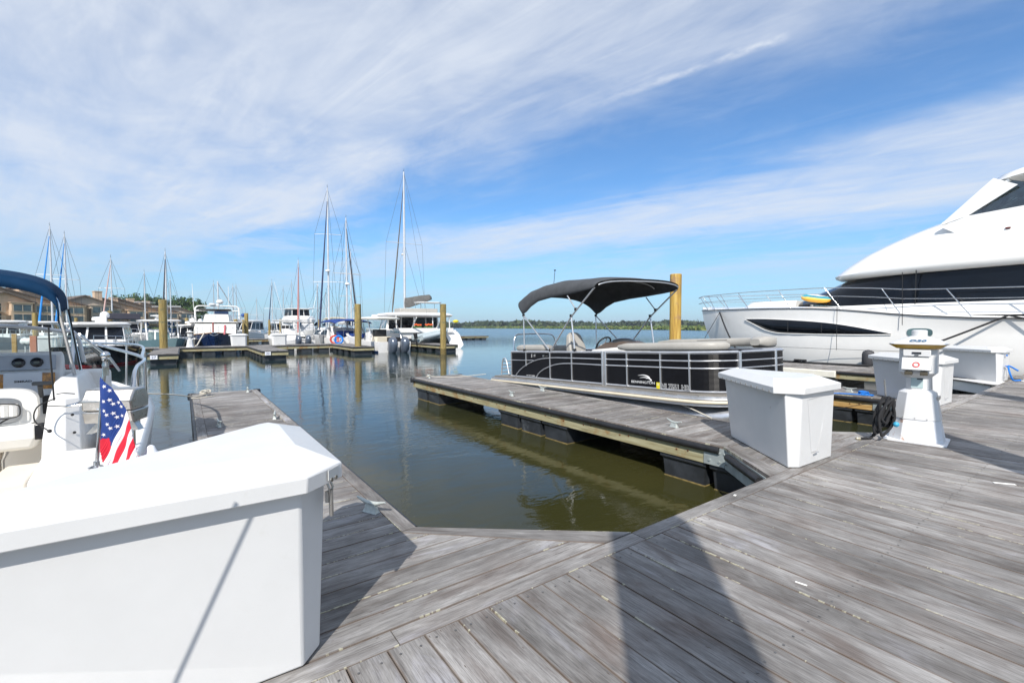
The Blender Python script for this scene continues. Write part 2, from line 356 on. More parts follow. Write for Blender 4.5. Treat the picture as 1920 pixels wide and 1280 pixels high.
def tag(o, label, cat, group=None):
    o['label'] = label; o['category'] = cat
    if group: o['group'] = group
    return o
def thing(name, label, cat, loc=(0,0,0), rz=0.0, group=None):
    o = bpy.data.objects.new(name, None); COL.objects.link(o); o.location = loc; o.rotation_euler = (0,0,rz)
    o.empty_display_size = 0.2
    return tag(o, label, cat, group)
def struct(o, kind='structure'): o['kind'] = kind; return o
def copy_tree(o, parent=None):
    c = o.copy(); COL.objects.link(c); c.parent = parent
    for ch in list(o.children): copy_tree(ch, c)
    return c
def text_mesh(name, txt, size, material, mtx, parent, thick=0.002, font=None, sx=1.0, shear=0.0, bold=0.0):
    cu = bpy.data.curves.new(name, 'FONT'); cu.body = txt; cu.size = size; cu.extrude = thick; cu.align_x = 'CENTER'; cu.align_y = 'CENTER'
    cu.shear = shear; cu.offset = bold; cu.resolution_u = 3
    t = bpy.data.objects.new(name, cu); COL.objects.link(t)
    dg = bpy.context.evaluated_depsgraph_get(); dg.update()
    me = bpy.data.meshes.new_from_object(t.evaluated_get(dg)); bpy.data.objects.remove(t); bpy.data.curves.remove(cu)
    me.transform(mtx @ Matrix.Diagonal((sx, 1, 1, 1))); me.materials.clear(); me.materials.append(material)
    o = bpy.data.objects.new(name, me); COL.objects.link(o); o.parent = parent
    return o
def frame(origin, xd, yd):
    x = Vector(xd).normalized(); y = Vector(yd); y = (y-x*y.dot(x)).normalized(); z = x.cross(y)
    return Matrix(((x.x,y.x,z.x,origin[0]),(x.y,y.y,z.y,origin[1]),(x.z,y.z,z.z,origin[2]),(0,0,0,1)))
def lerp(a, b, t): return a+(b-a)*t
def L3(a, b, t): return tuple(lerp(a[i], b[i], t) for i in range(len(a)))
def interp(x, pts):
    if x <= pts[0][0]: return pts[0][1]
    for (a, va), (b, vb) in zip(pts, pts[1:]):
        if x <= b: return lerp(va, vb, (x-a)/(b-a))
    return pts[-1][1]
def smooth_pts(pts, n=6):
    out = []; P = [Vector(p) for p in pts]; P = [P[0]*2-P[1]]+P+[P[-1]*2-P[-2]]
    for i in range(1, len(P)-2):
        for k in range(n):
            t = k/n; a, b, c, d = P[i-1], P[i], P[i+1], P[i+2]
            out.append(0.5*((2*b)+(c-a)*t+(2*a-5*b+4*c-d)*t*t+(3*b-a-3*c+d)*t**3))
    out.append(P[-2]); return out
def sag(a, b, s, n=10):
    return [Vector(L3(a, b, t/n))-Vector((0,0,s*4*(t/n)*(1-t/n))) for t in range(n+1)]
# ---------------------------------------------------------------- water
def water():
    m = M(); n = 44; ext = 2600.0
    def co(i): t = (i/n)*2-1; return math.copysign(abs(t)**3*ext, t)
    for i in range(n+1):
        for j in range(n+1): m.v.append((co(i)+3, co(j)+6, WZ))
    for i in range(n):
        for j in range(n):
            a = i*(n+1)+j; m.f.append((a, a+n+1, a+n+2, a+1)); m.mi.append(0)
    mt = bpy.data.materials.new('harbour_water'); mt.use_nodes = True; t = NT(mt.node_tree); b = mt.node_tree.nodes['Principled BSDF']
    oc = t.node('ShaderNodeTexCoord').outputs['Object']
    b.inputs['IOR'].default_value = 1.33; b.inputs['Specular IOR Level'].default_value = 0.5
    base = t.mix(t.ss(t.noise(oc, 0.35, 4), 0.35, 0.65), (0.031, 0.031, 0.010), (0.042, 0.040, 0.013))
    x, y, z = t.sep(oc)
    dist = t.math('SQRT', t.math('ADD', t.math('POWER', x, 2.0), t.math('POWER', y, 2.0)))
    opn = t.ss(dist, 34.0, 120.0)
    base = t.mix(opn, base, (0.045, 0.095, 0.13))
    base = t.mix(t.ss(dist, 6.0, 24.0, 0.0, 0.85), base, (0.012, 0.030, 0.036))  # blue at middle distance puts grazing sky reflection into the water colour
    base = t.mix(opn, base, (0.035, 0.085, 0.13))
    t.link(base, b.inputs['Base Color'])
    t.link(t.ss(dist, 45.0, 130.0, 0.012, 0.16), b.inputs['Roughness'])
    v1 = t.comb(t.math('MULTIPLY', x, 0.9), t.math('MULTIPLY', y, 1.6), 0.0)
    h1 = t.noise(v1, 1.1, 3, 0.5, 0.6); h2 = t.noise(v1, 5.5, 4, 0.55, 0.4)
    patch = t.ss(t.noise(oc, 0.28, 3, 0.5), 0.38, 0.66, 0.35, 1.5)
    h = t.math('ADD', t.math('MULTIPLY', h1, 0.010), t.math('MULTIPLY', t.math('MULTIPLY', t.math('MULTIPLY', h2, patch), t.ss(dist, 6.0, 26.0, 1.0, 0.42)), 0.0055))
    h3 = t.noise(oc, 1.6, 5, 0.65)
    h = t.math('ADD', h, t.math('MULTIPLY', t.math('MULTIPLY', h3, opn), 0.26))
    bn = t.node('ShaderNodeBump'); bn.inputs['Strength'].default_value = 1.0; bn.inputs['Distance'].default_value = 1.0
    t.link(h, bn.inputs['Height']); t.link(bn.outputs[0], b.inputs['Normal'])
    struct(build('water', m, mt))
water()
# ---------------------------------------------------------------- main walkway (planks run across it, header board along its edge)
def rim(m, x0, x1, y0, y1, z, along='x', L=3.1, m_=0):
    if along == 'x':
        a = x0
        while a < x1-0.01:
            b = min(x1, a+L); m.plank((a+0.003, y0), (b-0.003, y0), (b-0.003, y1), (a+0.003, y1), z); a = b
    else:
        a = y0
        while a < y1-0.01:
            b = min(y1, a+L); m.plank((x0, a+0.003), (x0, b-0.003), (x1, b-0.003), (x1, a+0.003), z); a = b
def walkway():
    m = M(); x = -6.0
    while x < 34:
        wd = 0.187; g = random.uniform(0.004, 0.010)
        m.plank((x+g, -1.6), (x+g, 2.008), (x+wd, 2.008), (x+wd, -1.6), 0)
        x += wd
    rim(m, 2.62, 34, 2.014, 2.14, 0.002, L=4.7)
    rim(m, -6, 2.62, 2.014, 2.135, 0.0, L=3.4)
    o = build('dock_walkway', m, DECK); struct(o)
    f = M()
    f.box(-6, 34, -1.6, -1.55, -0.30, -0.037); f.box(2.62, 34, 2.085, 2.13, -0.28, -0.037)
    for k in range(12): f.box(-5+k*3.3, -5+k*3.3+2.4, -1.4, 1.95, -0.66, -0.24, 1)
    struct(build('dock_walkway_frame', f, [TREATED, FLOATB], bevel=0.01))
walkway()
def cleat(x, y, rz, label, z=0.0, s=1.0):
    o = thing('dock_cleat', label, 'cleat', (x, y, z), rz, 'galvanised horn cleats on the docks')
    m = M()
    m.loft([[(-.065*s, -.026*s, 0.002), (.065*s, -.026*s, 0.002), (.065*s, .026*s, 0.002), (-.065*s, .026*s, 0.002)],
            [(-.05*s, -.014*s, .03*s), (.05*s, -.014*s, .03*s), (.05*s, .014*s, .03*s), (-.05*s, .014*s, .03*s)],
            [(-.045*s, -.012*s, .062*s), (.045*s, -.012*s, .062*s), (.045*s, .012*s, .062*s), (-.045*s, .012*s, .062*s)]])
    build('base', m, CLEAT, o, bevel=0.004)
    m = M(); P = [(-.13,.0,.092),(-.09,0,.082),(-.05,0,.07),(0,0,.066),(.05,0,.07),(.09,0,.082),(.13,0,.092)]
    m.tube([(a*s,b*s,c*s) for a,b,c in P], [.007*s,.011*s,.015*s,.016*s,.015*s,.011*s,.007*s], 8)
    build('horn', m, CLEAT, o, smooth=50)
    return o
def finger(X0, X1, Y1, label, gus_l=None, gus_r=None, floats=(), bumper=True, beam=TREATED, cream=False, group=None, near=True):
    """floating finger dock: X0..X1 wide, from the walkway (Y=2.14) out to Y1"""
    o = thing('finger_dock', label, 'finger dock', (X0, 2.14, 0), 0, group)
    m = M(); y = 2.14; rw = 0.12
    while y < Y1-0.02:
        wd = 0.168; g = random.uniform(0.003, 0.008); a, b = X0+rw, X1-rw
        y0, y1 = y+g, min(y+wd, Y1)
        def lo(yy): return X0+rw if (gus_l is None or yy > gus_l[1]) else X0-gus_l[0]*(gus_l[1]-yy)/(gus_l[1]-2.14)+rw*1.2
        def hi(yy): return X1-rw if (gus_r is None or yy > gus_r[1]) else X1+gus_r[0]*(gus_r[1]-yy)/(gus_r[1]-2.14)-rw*1.2
        m.plank((lo(y0), y0), (hi(y0), y0), (hi(y1), y1), (lo(y1), y1), 0)
        y += wd
    gy = gus_l[1]+.0 if gus_l else 2.14; rim(m, X0, X0+rw-.004, gy, Y1, 0.004, 'y')
    gy = gus_r[1] if gus_r else 2.14; rim(m, X1-rw+.004, X1, gy, Y1, 0.004, 'y')
    if gus_r:
        m.plank((X1+gus_r[0], 2.145), (X1, gus_r[1]), (X1-rw, gus_r[1]-0.02), (X1+gus_r[0]-rw*2.4, 2.145), 0.003)
    if gus_l:
        m.plank((X0-gus_l[0], 2.145), (X0, gus_l[1]), (X0+rw, gus_l[1]-0.02), (X0-gus_l[0]+rw*2.4, 2.145), 0.003)
    build('deck', m, DECK, o, world=True)
    m = M(); t = 0.045; ys = gus_l[1] if gus_l else 2.14
    m.box(X0+.01, X0+.01+t, ys, Y1, -.27, -.037); ys = gus_r[1] if gus_r else 2.14
    m.box(X1-.01-t, X1-.01, ys, Y1, -.27, -.037); m.box(X0+.058, X1-.058, Y1-t, Y1-.002, -.27, -.037)
    build('side_beam', m, beam, o, world=True, bevel=0.005)
    if near:
        m = M(); rust = M(); k = 0; y = (gus_l[1] if gus_l else 2.14)+.5
        while y < Y1-.2:
            rust.cbox((X0+.007, y, -.155-0.02*math.sin(k*2.1)), .012, .022, .022, 0)
            y += (.17, .5, .33, .17, .62)[k % 5]; k += 1
        build('bolt', rust, mat('rusty_bolt', (0.16, 0.06, 0.02), 0.7, 0.3, var=0.4, scale=30), o, world=True, bevel=.004)['kind'] = 'stuff'
    if bumper:
        m = M(); ys = (gus_l[1]+.05) if gus_l else 2.2
        def D_(x, s_, y): return [(x-s_*0.0, y, -.015), (x-s_*.045, y, -.018), (x-s_*.062, y, -.045), (x-s_*.062, y, -.075), (x-s_*.045, y, -.10), (x-s_*0.0, y, -.105)]
        m.loft([D_(X0+.012, 1, ys), D_(X0+.012, 1, Y1)]); build('bumper', m, RUBBER, o, world=True, smooth=50)
        m = M(); m.loft([D_(X1-.012, -1, 3.2), D_(X1-.012, -1, Y1)]); build('bumper', m, RUBBER, o, world=True, smooth=50)
        for xx in (X0, X1):
            m = M(); m.lathe([(.075, -.13), (.085, -.11), (.085, -.01), (.07, .012), (.03, .016)], (xx, Y1-.02, 0), 14); build('corner_bumper', m, RUBBER, o, world=True, smooth=40)
    for (a, b) in floats:
        m = M(); n = max(1, round((b-a)/.75)); q = (b-a)/n
        for i in range(n):
            y0, y1 = a+i*q+.02, a+(i+1)*q-.02
            m.levels([(-.275, [(X0+.03,y0),(X1-.03,y0),(X1-.03,y1),(X0+.03,y1)]), (-.33, [(X0+.03,y0),(X1-.03,y0),(X1-.03,y1),(X0+.03,y1)]),
                      (-.34, [(X0+.06,y0+.03),(X1-.06,y0+.03),(X1-.06,y1-.03),(X0+.06,y1-.03)]), (-.85, [(X0+.11,y0+.06),(X1-.11,y0+.06),(X1-.11,y1-.06),(X0+.11,y1-.06)])])
            m.box(X0+.072, X1-.072, y0+.04, y1-.04, -.625, -.585, 1)
        build('float', m, [FLOATB, ALGAE], o, world=True, bevel=.015)
    return o
def bracket(o, x0, y0, x1, y1):
    """galvanised angle bracket closing the corner between finger (x1,y1) and walkway (x0,y0)"""
    d = Vector((x1-x0, y1-y0, 0)).normalized(); nrm = Vector((-d.y, d.x, 0))
    m = M(); a = Vector((x0,y0,0)); b = Vector((x1,y1,0))
    for s_, e_, z0, z1, off, mm in ((0, 1, -.27, -.035, 0, 0),):
        pa, pb = a+nrm*off, b+nrm*off
        m.add([(*pa.xy, z0), (*pb.xy, z0), (*pb.xy, z1), (*pa.xy, z1), (*(pa-nrm*.012).xy, z0), (*(pb-nrm*.012).xy, z0), (*(pb-nrm*.012).xy, z1), (*(pa-nrm*.012).xy, z1)],
              [(0,1,2,3),(7,6,5,4),(0,4,5,1),(1,5,6,2),(2,6,7,3),(3,7,4,0)])
    m.tube([b+Vector((0,0,-.09))+nrm*.004, b+Vector((0,0,-.09))+nrm*.02], .013, 8); m.tube([b-d*.05+Vector((0,0,-.2))+nrm*.004, b-d*.05+Vector((0,0,-.2))+nrm*.02], .013, 8)
    m.add([(x1-.006, y1, -.26), (x1-.006, y1+.28, -.26), (x1-.006, y1+.28, -.03), (x1-.006, y1, -.03), (x1+.006, y1, -.26), (x1+.006, y1+.28, -.26), (x1+.006, y1+.28, -.03), (x1+.006, y1, -.03)],
          [(0,1,2,3),(7,6,5,4),(0,4,5,1),(1,5,6,2),(2,6,7,3),(3,7,4,0)])
    for yy in (.07, .2):
        for zz in (-.09, -.2): m.tube([(x1-.02, y1+yy, zz), (x1-.004, y1+yy, zz)], .015, 6)
    build('corner_bracket', m, GALV, o, world=True)
    m = M(); p, q = a+d*.10+nrm*.03, b-d*.16+nrm*.03
    m.tube([p+Vector((0,0,-.085)), q+Vector((0,0,-.085))], .045, 12); build('bracket_bumper', m, RUBBER, o, world=True, smooth=50)
FG = 'finger docks reaching out from the walkway'
fl = finger(.12, 1.38, 12.35, 'short weathered finger dock left of the open slip, behind the nearest white box', gus_r=(1.24, 3.14), floats=((2.4, 4.6), (7, 9), (10.4, 12.3)), group=FG, near=False)
fr = finger(5.43, 6.98, 12.5, 'finger dock with long black bumper and bolted timber beam beside the pontoon boat', gus_l=(.70, 3.02), gus_r=(.95, 3.05), floats=((2.5, 4.0), (5.9, 8.1), (10.9, 12.4)), group=FG)
bracket(fr, 4.72, 2.16, 5.43, 3.0)
f2 = finger(11.72, 13.2, 12.5, 'finger dock with orange-stained beam and a blue rope, behind the second white box', gus_l=(.70, 3.02), gus_r=(.9, 3.0), floats=((2.3, 4.3), (6, 8), (10.5, 12.3)), beam=ORANGEW, group=FG)
bracket(f2, 11.0, 2.16, 11.72, 3.0)
f3 = finger(17.95, 20.75, 14.5, 'wide finger dock with cream bumper pads running alongside the big yacht', gus_l=(1.2, 3.3), floats=((2.3, 4.3), (6, 8), (9.5, 11.3)), group=FG)
for a, b in ((2.75, 4.25), (6.05, 8.6)):
    m = M(); m.box(17.83, 17.95, a, b, -.24, -.004); build('cream_bumper_pad', m, mat('cream_pad', (.72, .69, .60), .55), f3, world=True, bevel=.03, seg=3)
m = M(); m.add([(17.0,2.15,.008),(18.1,2.15,.008),(18.1,3.4,.008),(17.0,2.3,.008),(17.0,2.15,-.3),(18.1,2.15,-.3),(18.1,3.4,-.3),(17.0,2.3,-.3)], [(0,1,2,3),(7,6,5,4),(0,4,5,1),(1,5,6,2),(2,6,7,3),(3,7,4,0)])
build('white_corner_plate', m, WHITE, f3, world=True, bevel=.01)
for (x, y, rz, l) in [(1.2, 3.61, 2.05, 'weathered cleat nearest the camera, just beyond the white box latch'), (1.17, 8.22, 1.4, 'cleat halfway out on the water side of the left finger dock'),
        (.4, 8.05, 1.7, 'cleat seen just over the top of the nearest white box'), (1.16, 11.95, 1.5, 'cleat at the outer right corner of the left finger dock'),
        (.36, 11.9, 1.5, 'cleat with pale rope wound on it at the end of the left finger dock'), (5.9, 4.05, 1.35, 'cleat with shadow on the right finger dock beside the triangular white box'),
        (6.75, 8.15, 1.5, 'cleat on the right finger dock next to the pontoon boat rub rail'), (5.72, 7.95, 1.35, 'cleat near the black bumper halfway along the right finger dock'),
        (5.75, 12.1, 1.5, 'cleat with white line at the far end of the right finger dock'), (12.35, 3.9, 1.35, 'cleat beside the blue rope on the second finger dock')]:
    cleat(x, y, rz, l, s=1.15)
# ---------------------------------------------------------------- triangular dock boxes
BASE = [(-.94, .10), (-.84, .03), (-.09, 0), (0, .10), (0, 1.12), (-.05, 1.20), (-.12, 1.14)]
TOP  = [(-1.0, .12), (-.88, 0), (-.10, -.02), (.03, .10), (.04, 1.22), (-.02, 1.32), (-.12, 1.26)]
LIDA = [(-1.08, .20), (-.92, -.04), (-.08, -.08), (.10, .06), (.12, 1.28), (.02, 1.40), (-.12, 1.36)]
LIDB = [(-.86, .30), (-.76, .11), (-.24, .09), (-.07, .22), (-.05, 1.06), (-.09, 1.16), (-.15, 1.14)]
BOXP = (BASE, TOP, LIDA, LIDB)
BOXL = ([(-1.22, .06), (-1.15, .02), (-.09, 0), (0, .10), (0, .92), (-.05, .98), (-.12, .94)],
        [(-1.24, .06), (-1.16, -.01), (-.10, -.02), (.03, .10), (.03, .98), (-.03, 1.06), (-.12, 1.03)],
        [(-1.28, .03), (-1.18, -.06), (-.08, -.08), (.10, .06), (.10, 1.0), (.0, 1.10), (-.12, 1.08)],
        [(-.98, .12), (-.92, .09), (-.24, .09), (-.07, .22), (-.06, .76), (-.10, .86), (-.15, .84)])
def fit_latch(o):
    # hasp on the right-front corner chamfer
    A, B = Vector((-.02, -.0, 0)), Vector((.02, .06, 0)); c = Vector((-.01, .02, 0))
    n = Vector((.70, -.71, 0)).normalized(); e = Vector((.71, .70, 0)).normalized()
    c0 = Vector((.045, .015, 0))
    m = M()
    for s_ in (-.018, .018):
        m.tube([c0+e*s_+n*.002+Vector((0,0,.812)), c0+e*s_+n*.010+Vector((0,0,.812))], .0095, 10)
    pl = M(); pl.add([c0+e*a+n*.004+Vector((0,0,z_)) for a, z_ in ((-.04,.815),(.04,.815),(.04,.86),(-.04,.86))], [(0,1,2,3)])
    build('latch_plate', pl, mat('worn_patch', (.60,.60,.58), .5), o, solid=.003); build('latch_bolt', m, STEELB, o, smooth=50)
    m = M(); c1 = c0-n*.035+e*.012+Vector((0,0,.035))
    m.tube([c1+Vector((0,0,.775))+e*.012, c1+n*.02+Vector((0,0,.73))+e*.014, c1+n*.012+Vector((0,0,.665)), c1+n*.02-e*.014+Vector((0,0,.73)), c1-e*.012+Vector((0,0,.775))], .0055, 8)
    m.tube([c1+n*.018+Vector((0,0,.72)), c1+n*.02+Vector((0,0,.60))], .010, 8); m.cbox(tuple(c1+n*.008+Vector((0,0,.69))), .035, .016, .05, R(45))
    build('latch', m, STEELB, o, smooth=40)
def dock_box(x, y, label, rz=0.0, hinge=True, latch=False, sc=1.0, z=0.0, simple=False, polys=None):
    o = thing('dock_box', label, 'dock box', (x, y, z), rz, 'white dock boxes')
    P = lambda q: [(a*sc, b*sc) for a, b in q]
    BASE, TOP, LIDA, LIDB = polys or BOXP
    m = M(); m.levels([(.006, P(BASE)), (.45, P([L3(a, b, .55) for a, b in zip(BASE, TOP)])), (.815, P(TOP))])
    build('box_body', m, BOXW, o, bevel=.012, seg=3)
    m = M(); mid = [L3(a, b, .06) for a, b in zip(LIDA, LIDB)]; m2 = [L3(a, b, .74) for a, b in zip(LIDA, LIDB)]
    m.levels([(.795, P(LIDA)), (.865, P(LIDA)), (.940, P(LIDB))])
    build('lid', m, BOXW, o, bevel=.006, seg=2, sharp=7)
    if simple: return o
    if latch: fit_latch(o); return o
    # moulded pull panel on the front face
    m = M(); w0, w1 = -.62, -.34
    pts = [(-.76, .735), (-.26, .735), (-.44, .14), (-.60, .14)]
    fy = lambda z: lerp(.012, -.012, z/.8)-.001
    for (a, b) in zip(pts, pts[1:]+pts[:1]):
        m.tube([(a[0]*sc, fy(a[1]), a[1]), (b[0]*sc, fy(b[1]), b[1])], .0018, 6)
    build('moulded_panel_edge', m, BOXW, o, smooth=60)
    m = M(); m.box(-.57*sc, -.48*sc, -.020, -.008, .128, .135); build('pull_slot', m, mat('slot_shadow_grey', (.35,.36,.38), .6), o)
    if hinge:
        hl = M(); A, B = LIDA[0], LIDA[-1]; d = Vector((B[0]-A[0], B[1]-A[1], 0)).normalized(); nn = Vector((-d.y, d.x, 0))
        for k in range(11):
            p = Vector((A[0], A[1], 0))*sc + d*(.08+k*.14); 
            hl.tube([p+nn*.004+Vector((0,0,.798)), p+nn*.004+Vector((0,0,.822))], .006, 6)
        build('lid_rivet', hl, STEELB, o)['kind'] = 'stuff'
        for k in (.3, 1.05):
            bl = M()
            for zz in (.60, .66):
                p = Vector((lerp(BASE[0][0], TOP[0][0], .8), lerp(BASE[0][1], TOP[0][1], .8), 0))*sc + Vector((.70,.715,0))*k
                q = p+Vector((-.7,.7,0))*.02; bl.tube([(q.x, q.y, zz), (q.x-.008, q.y+.008, zz)], .009, 8)
            build('body_bolt', bl, STEELB, o)
    return o
dock_box(.49, 2.12, 'largest white dock box filling the lower left corner, with a steel latch', latch=True, hinge=False, polys=BOXL)
dock_box(6.1, 2.06, 'white triangular dock box on the right finger dock, in front of the pontoon boat bow')
dock_box(12.35, 2.17, 'white dock box standing behind the shore power pedestal')
b3 = dock_box(18.75, 2.17, 'white dock box with blue tape marks, right of the pedestal', sc=1.05)
m = M(); m.box(-.80, -.66, -.05, -.03, .70, .74); m.box(-.72, -.62, -.05, -.028, .40, .425); m.box(-.83, -.73, -.045, -.028, .425, .445)
build('blue_tape', m, ROPEB, b3)
# ---------------------------------------------------------------- lighthouse style power pedestals
def octo(w, d, c, cx=0, cy=0):
    a, b = w/2, d/2
    return [(cx-a+c,cy-b),(cx+a-c,cy-b),(cx+a,cy-b+c),(cx+a,cy+b-c),(cx+a-c,cy+b),(cx-a+c,cy+b),(cx-a,cy+b-c),(cx-a,cy-b+c)]
RUSTW = mat('peeling_white_paint', (.72, .73, .75), .55, var=.05, stain=((.45, .28, .20), 12, .55))
def pedestal(x, y, rz, label, txt=True, sc=1.0, simple=False):
    o = thing('power_pedestal', label, 'pedestal', (x, y, 0), rz, 'white power pedestals on the docks')
    m = M(); m.levels([(.0, octo(.62,.62,.05)), (.022, octo(.62,.62,.05))]); build('base_flange', m, RUSTW, o, bevel=.006)
    m = M(); m.levels([(.022, octo(.55,.55,.14)), (.30, octo(.455,.455,.115))]); build('lower_skirt', m, RUSTW, o, bevel=.006)
    m = M(); m.levels([(.295, octo(.475,.475,.12)), (.64, octo(.37,.37,.10)), (.675, octo(.25,.25,.07))]); build('upper_skirt', m, BOXW, o, bevel=.006)
    m = M(); m.levels([(.675, octo(.235,.235,.065)), (.85, octo(.235,.235,.065))]); build('neck', m, BOXW, o, bevel=.004)
    m = M(); m.levels([(.83, octo(.25,.25,.07)), (.90, octo(.375,.375,.08)), (1.24, octo(.375,.375,.08))]); build('head', m, BOXW, o, bevel=.007)
    m = M(); m.levels([(1.215, octo(.42,.42,.06)), (1.2675, octo(.56,.56,.06))]); build('light_lens', m, AMBER, o)
    m = M(); m.levels([(1.268, octo(.56,.56,.06)), (1.282, octo(.56,.56,.06)), (1.375, octo(.17,.17,.04))]); build('roof', m, BOXW, o, bevel=.005)
    m = M(); m.lathe([(.08, 1.37), (.08, 1.445), (.06, 1.455), (.01, 1.457)], n=18); build('chimney', m, BOXW, o, smooth=40)
    if simple: return o
    # front is local -x
    m = M(); m.box(-.235, -.199, -.135, .135, 1.115, 1.20); build('upper_hood', m, BOXW, o, bevel=.008)
    m = M(); m.loft([[(-.225,-.145,1.10),(-.199,-.145,1.10),(-.199,-.145,.93),(-.285,-.145,.945)],[(-.225,.145,1.10),(-.199,.145,1.10),(-.199,.145,.93),(-.285,.145,.945)]]); build('socket_hood', m, BOXW, o, bevel=.008)
    for yy in (-.075, .075):
        m = M(); m.box(-.262, -.192, yy-.037, yy+.037, .875, .922); build('socket', m, mat('socket_dark', (.07,.06,.04), .5), o, bevel=.004)
    m = M(); m.box(-.243, -.233, -.045, .045, 1.150, 1.172); m.box(-.243, -.233, -.02, .02, 1.128, 1.138); build('breaker_window', m, BLACKP, o)
    m = M(); nrm = Vector((-.90, 0, .38)).normalized()
    c = Vector((-.2585, 0, 1.01)); A = Vector((0,1,0)); B = nrm.cross(A)
    ring = [[c+nrm*.006+(A*math.cos(t)+B*math.sin(t))*r for t in [2*math.pi*k/24 for k in range(24)]] for r in (.024, .036)]
    m.loft(ring, cap=False); build('warning_ring', m, RED, o, solid=.003)
    m = M(); m.box(-.124, -.116, -.06, .06, .70, .83); build('meter_window', m, mat('meter_glass', (.42,.53,.53), .15), o, bevel=.002)
    m = M(); m.box(-.128, -.122, -.055, .0, .81, .825); build('meter_mark', m, BLACKM, o)
    m = M(); m.box(-.1, .1, -.215, -.195, .56, .60); build('side_latch', m, STEELB, o)
    m = M()
    for zz in (.32,): 
        for yy in (-.12, 0, .12): m.tube([(-.235, yy, zz), (-.245, yy, zz)], .006, 6)
    build('screw', m, STEELB, o)
    if txt:
        n = Vector((-.0935, 0, .2075)).normalized()
        text_mesh('number_lettering', txt, .075, INKBLUE, frame((-.222, 0, 1.317), (0, -1, 0), (.2075, 0, .093)), o, .003, sx=1.25, shear=.25, bold=.001)
    return o
pd = pedestal(7.86, 1.72, 0.12, 'shore power pedestal marked D20 with amber band and coiled black hose', 'D20')
pedestal(18.75, 1.62, 0.10, 'shore power pedestal cut by the right edge of the photo, with a blue hose', None)
def hose_coil():
    o = thing('water_hose', 'black water hose coiled over the left side of the pedestal, brass end on the planks', 'hose', (7.52, 1.95, 0))
    m = M(); c = Vector((7.50, 1.98, 0)); e = Vector((.66, -.75, 0)) # in the picture plane, roughly
    e = Vector((.811, -.585, 0)); pts = []
    for k in range(5):
        a = (.045, .075, .03, .06, .085)[k]; top = .58-.035*(k%3); bot = (.06, .17, .10, .24, .08)[k]
        off = Vector((-.585, -.811, 0))*(.03*k)
        for t in range(16):
            th = 2*math.pi*t/16
            xx = -a*math.sin(th)+(.035*math.sin(k*2.3))+.018*math.sin(3*th+k*1.7); hh = (top+bot)/2+(top-bot)/2*math.cos(th)
            xx += -(1-(hh/.62))*.13
            pts.append(c+off+e*xx+Vector((0,0,hh)))
    pts += [c+e*-.14+Vector((0,0,.05)), c+e*-.22+Vector((0,0,.022)), c+e*-.30+Vector((-.02,.0,.02))]
    m.tube(smooth_pts(pts, 3), .0165, 8); build('hose', m, ROPEK, o, world=True, smooth=70)
    m = M(); p = pts[-1]; m.tube([p, p-e*.035, p-e*.05], [.02, .02, .015], 10); build('brass_end', m, mat('pale_brass', (.55,.5,.38), .35, .7), o, world=True, smooth=40)
    m = M(); m.sphere(c+e*.035+Vector((-.1,-.13,.24)), .035, 10); build('blue_nozzle', m, mat('nozzle_blue', (.05,.35,.55), .4), o, world=True, smooth=50)
    m = M(); m.tube([c+e*.02+Vector((0,0,.58)), c+e*-.0+Vector((0,0,.80))], .009, 8); build('hanger', m, STEELB, o, world=True)
hose_coil()
def rope(name, pts, r, material, label, cat='rope', n=6, sm=5, group=None):
    m = M(); base = Vector(pts[0]); P = smooth_pts(pts, sm) if sm else pts
    m.tube([Vector(p)-base for p in P], r, n); o = build(name, m, material, smooth=80); o.location = base
    return tag(o, label, cat, group)
# ropes lying on the docks
def knot(cx, cy, cz, r0, n, seed, h=.03):
    rd = random.Random(seed); pts = []
    for k in range(n*7):
        t = k/7*2*math.pi; rr = r0*(.5+.5*rd.random())
        pts.append((cx+rr*math.cos(t), cy+rr*math.sin(t)*.8, cz+.01+h*rd.random()))
    return pts
rope('blue_rope', knot(12.05, 3.55, 0, .13, 4, 3, .07)+[(11.9, 3.35, .03), (11.75, 3.9, .02), (11.62, 4.4, -.05), (11.2, 5.6, -.1), (10.6, 6.6, .05)], .014, ROPEB, 'bright blue mooring line heaped on the second finger dock')
rope('blue_rope', knot(12.5, 3.2, 0, .14, 3, 8, .05), .014, ROPEB, 'darker heap of blue line beside the second white box')
rope('pale_rope', knot(.36, 11.9, .03, .12, 4, 5, .08)+[(.15, 11.7, .02), (-.3, 11.3, .16), (-1.2, 10.9, .3), (-2.3, 10.2, .45)], .011, ROPEW, 'pale mooring line from the outer left cleat towards the moored boat')
rope('pale_rope', [(.5, 11.6, .02), (.3, 11.45, .02), (.1, 11.5, .015), (.25, 11.8, .02)], .009, ROPEW, 'loose loop of pale rope on the end of the left finger dock')
rope('pale_rope', knot(5.75, 12.1, .03, .08, 3, 7, .06)+[(6.3, 11.7, .03), (7.2, 11.3, .10)], .009, ROPEW, 'white line from the far right finger dock cleat to the pontoon boat stern')
rope('black_rope', [(11.72, 2.9, -.05), (11.5, 3.3, -.1), (11.3, 3.9, -.3), (11.2, 4.5, -.5)], .006, ROPEK, 'thin dark line hanging off the orange-stained beam')
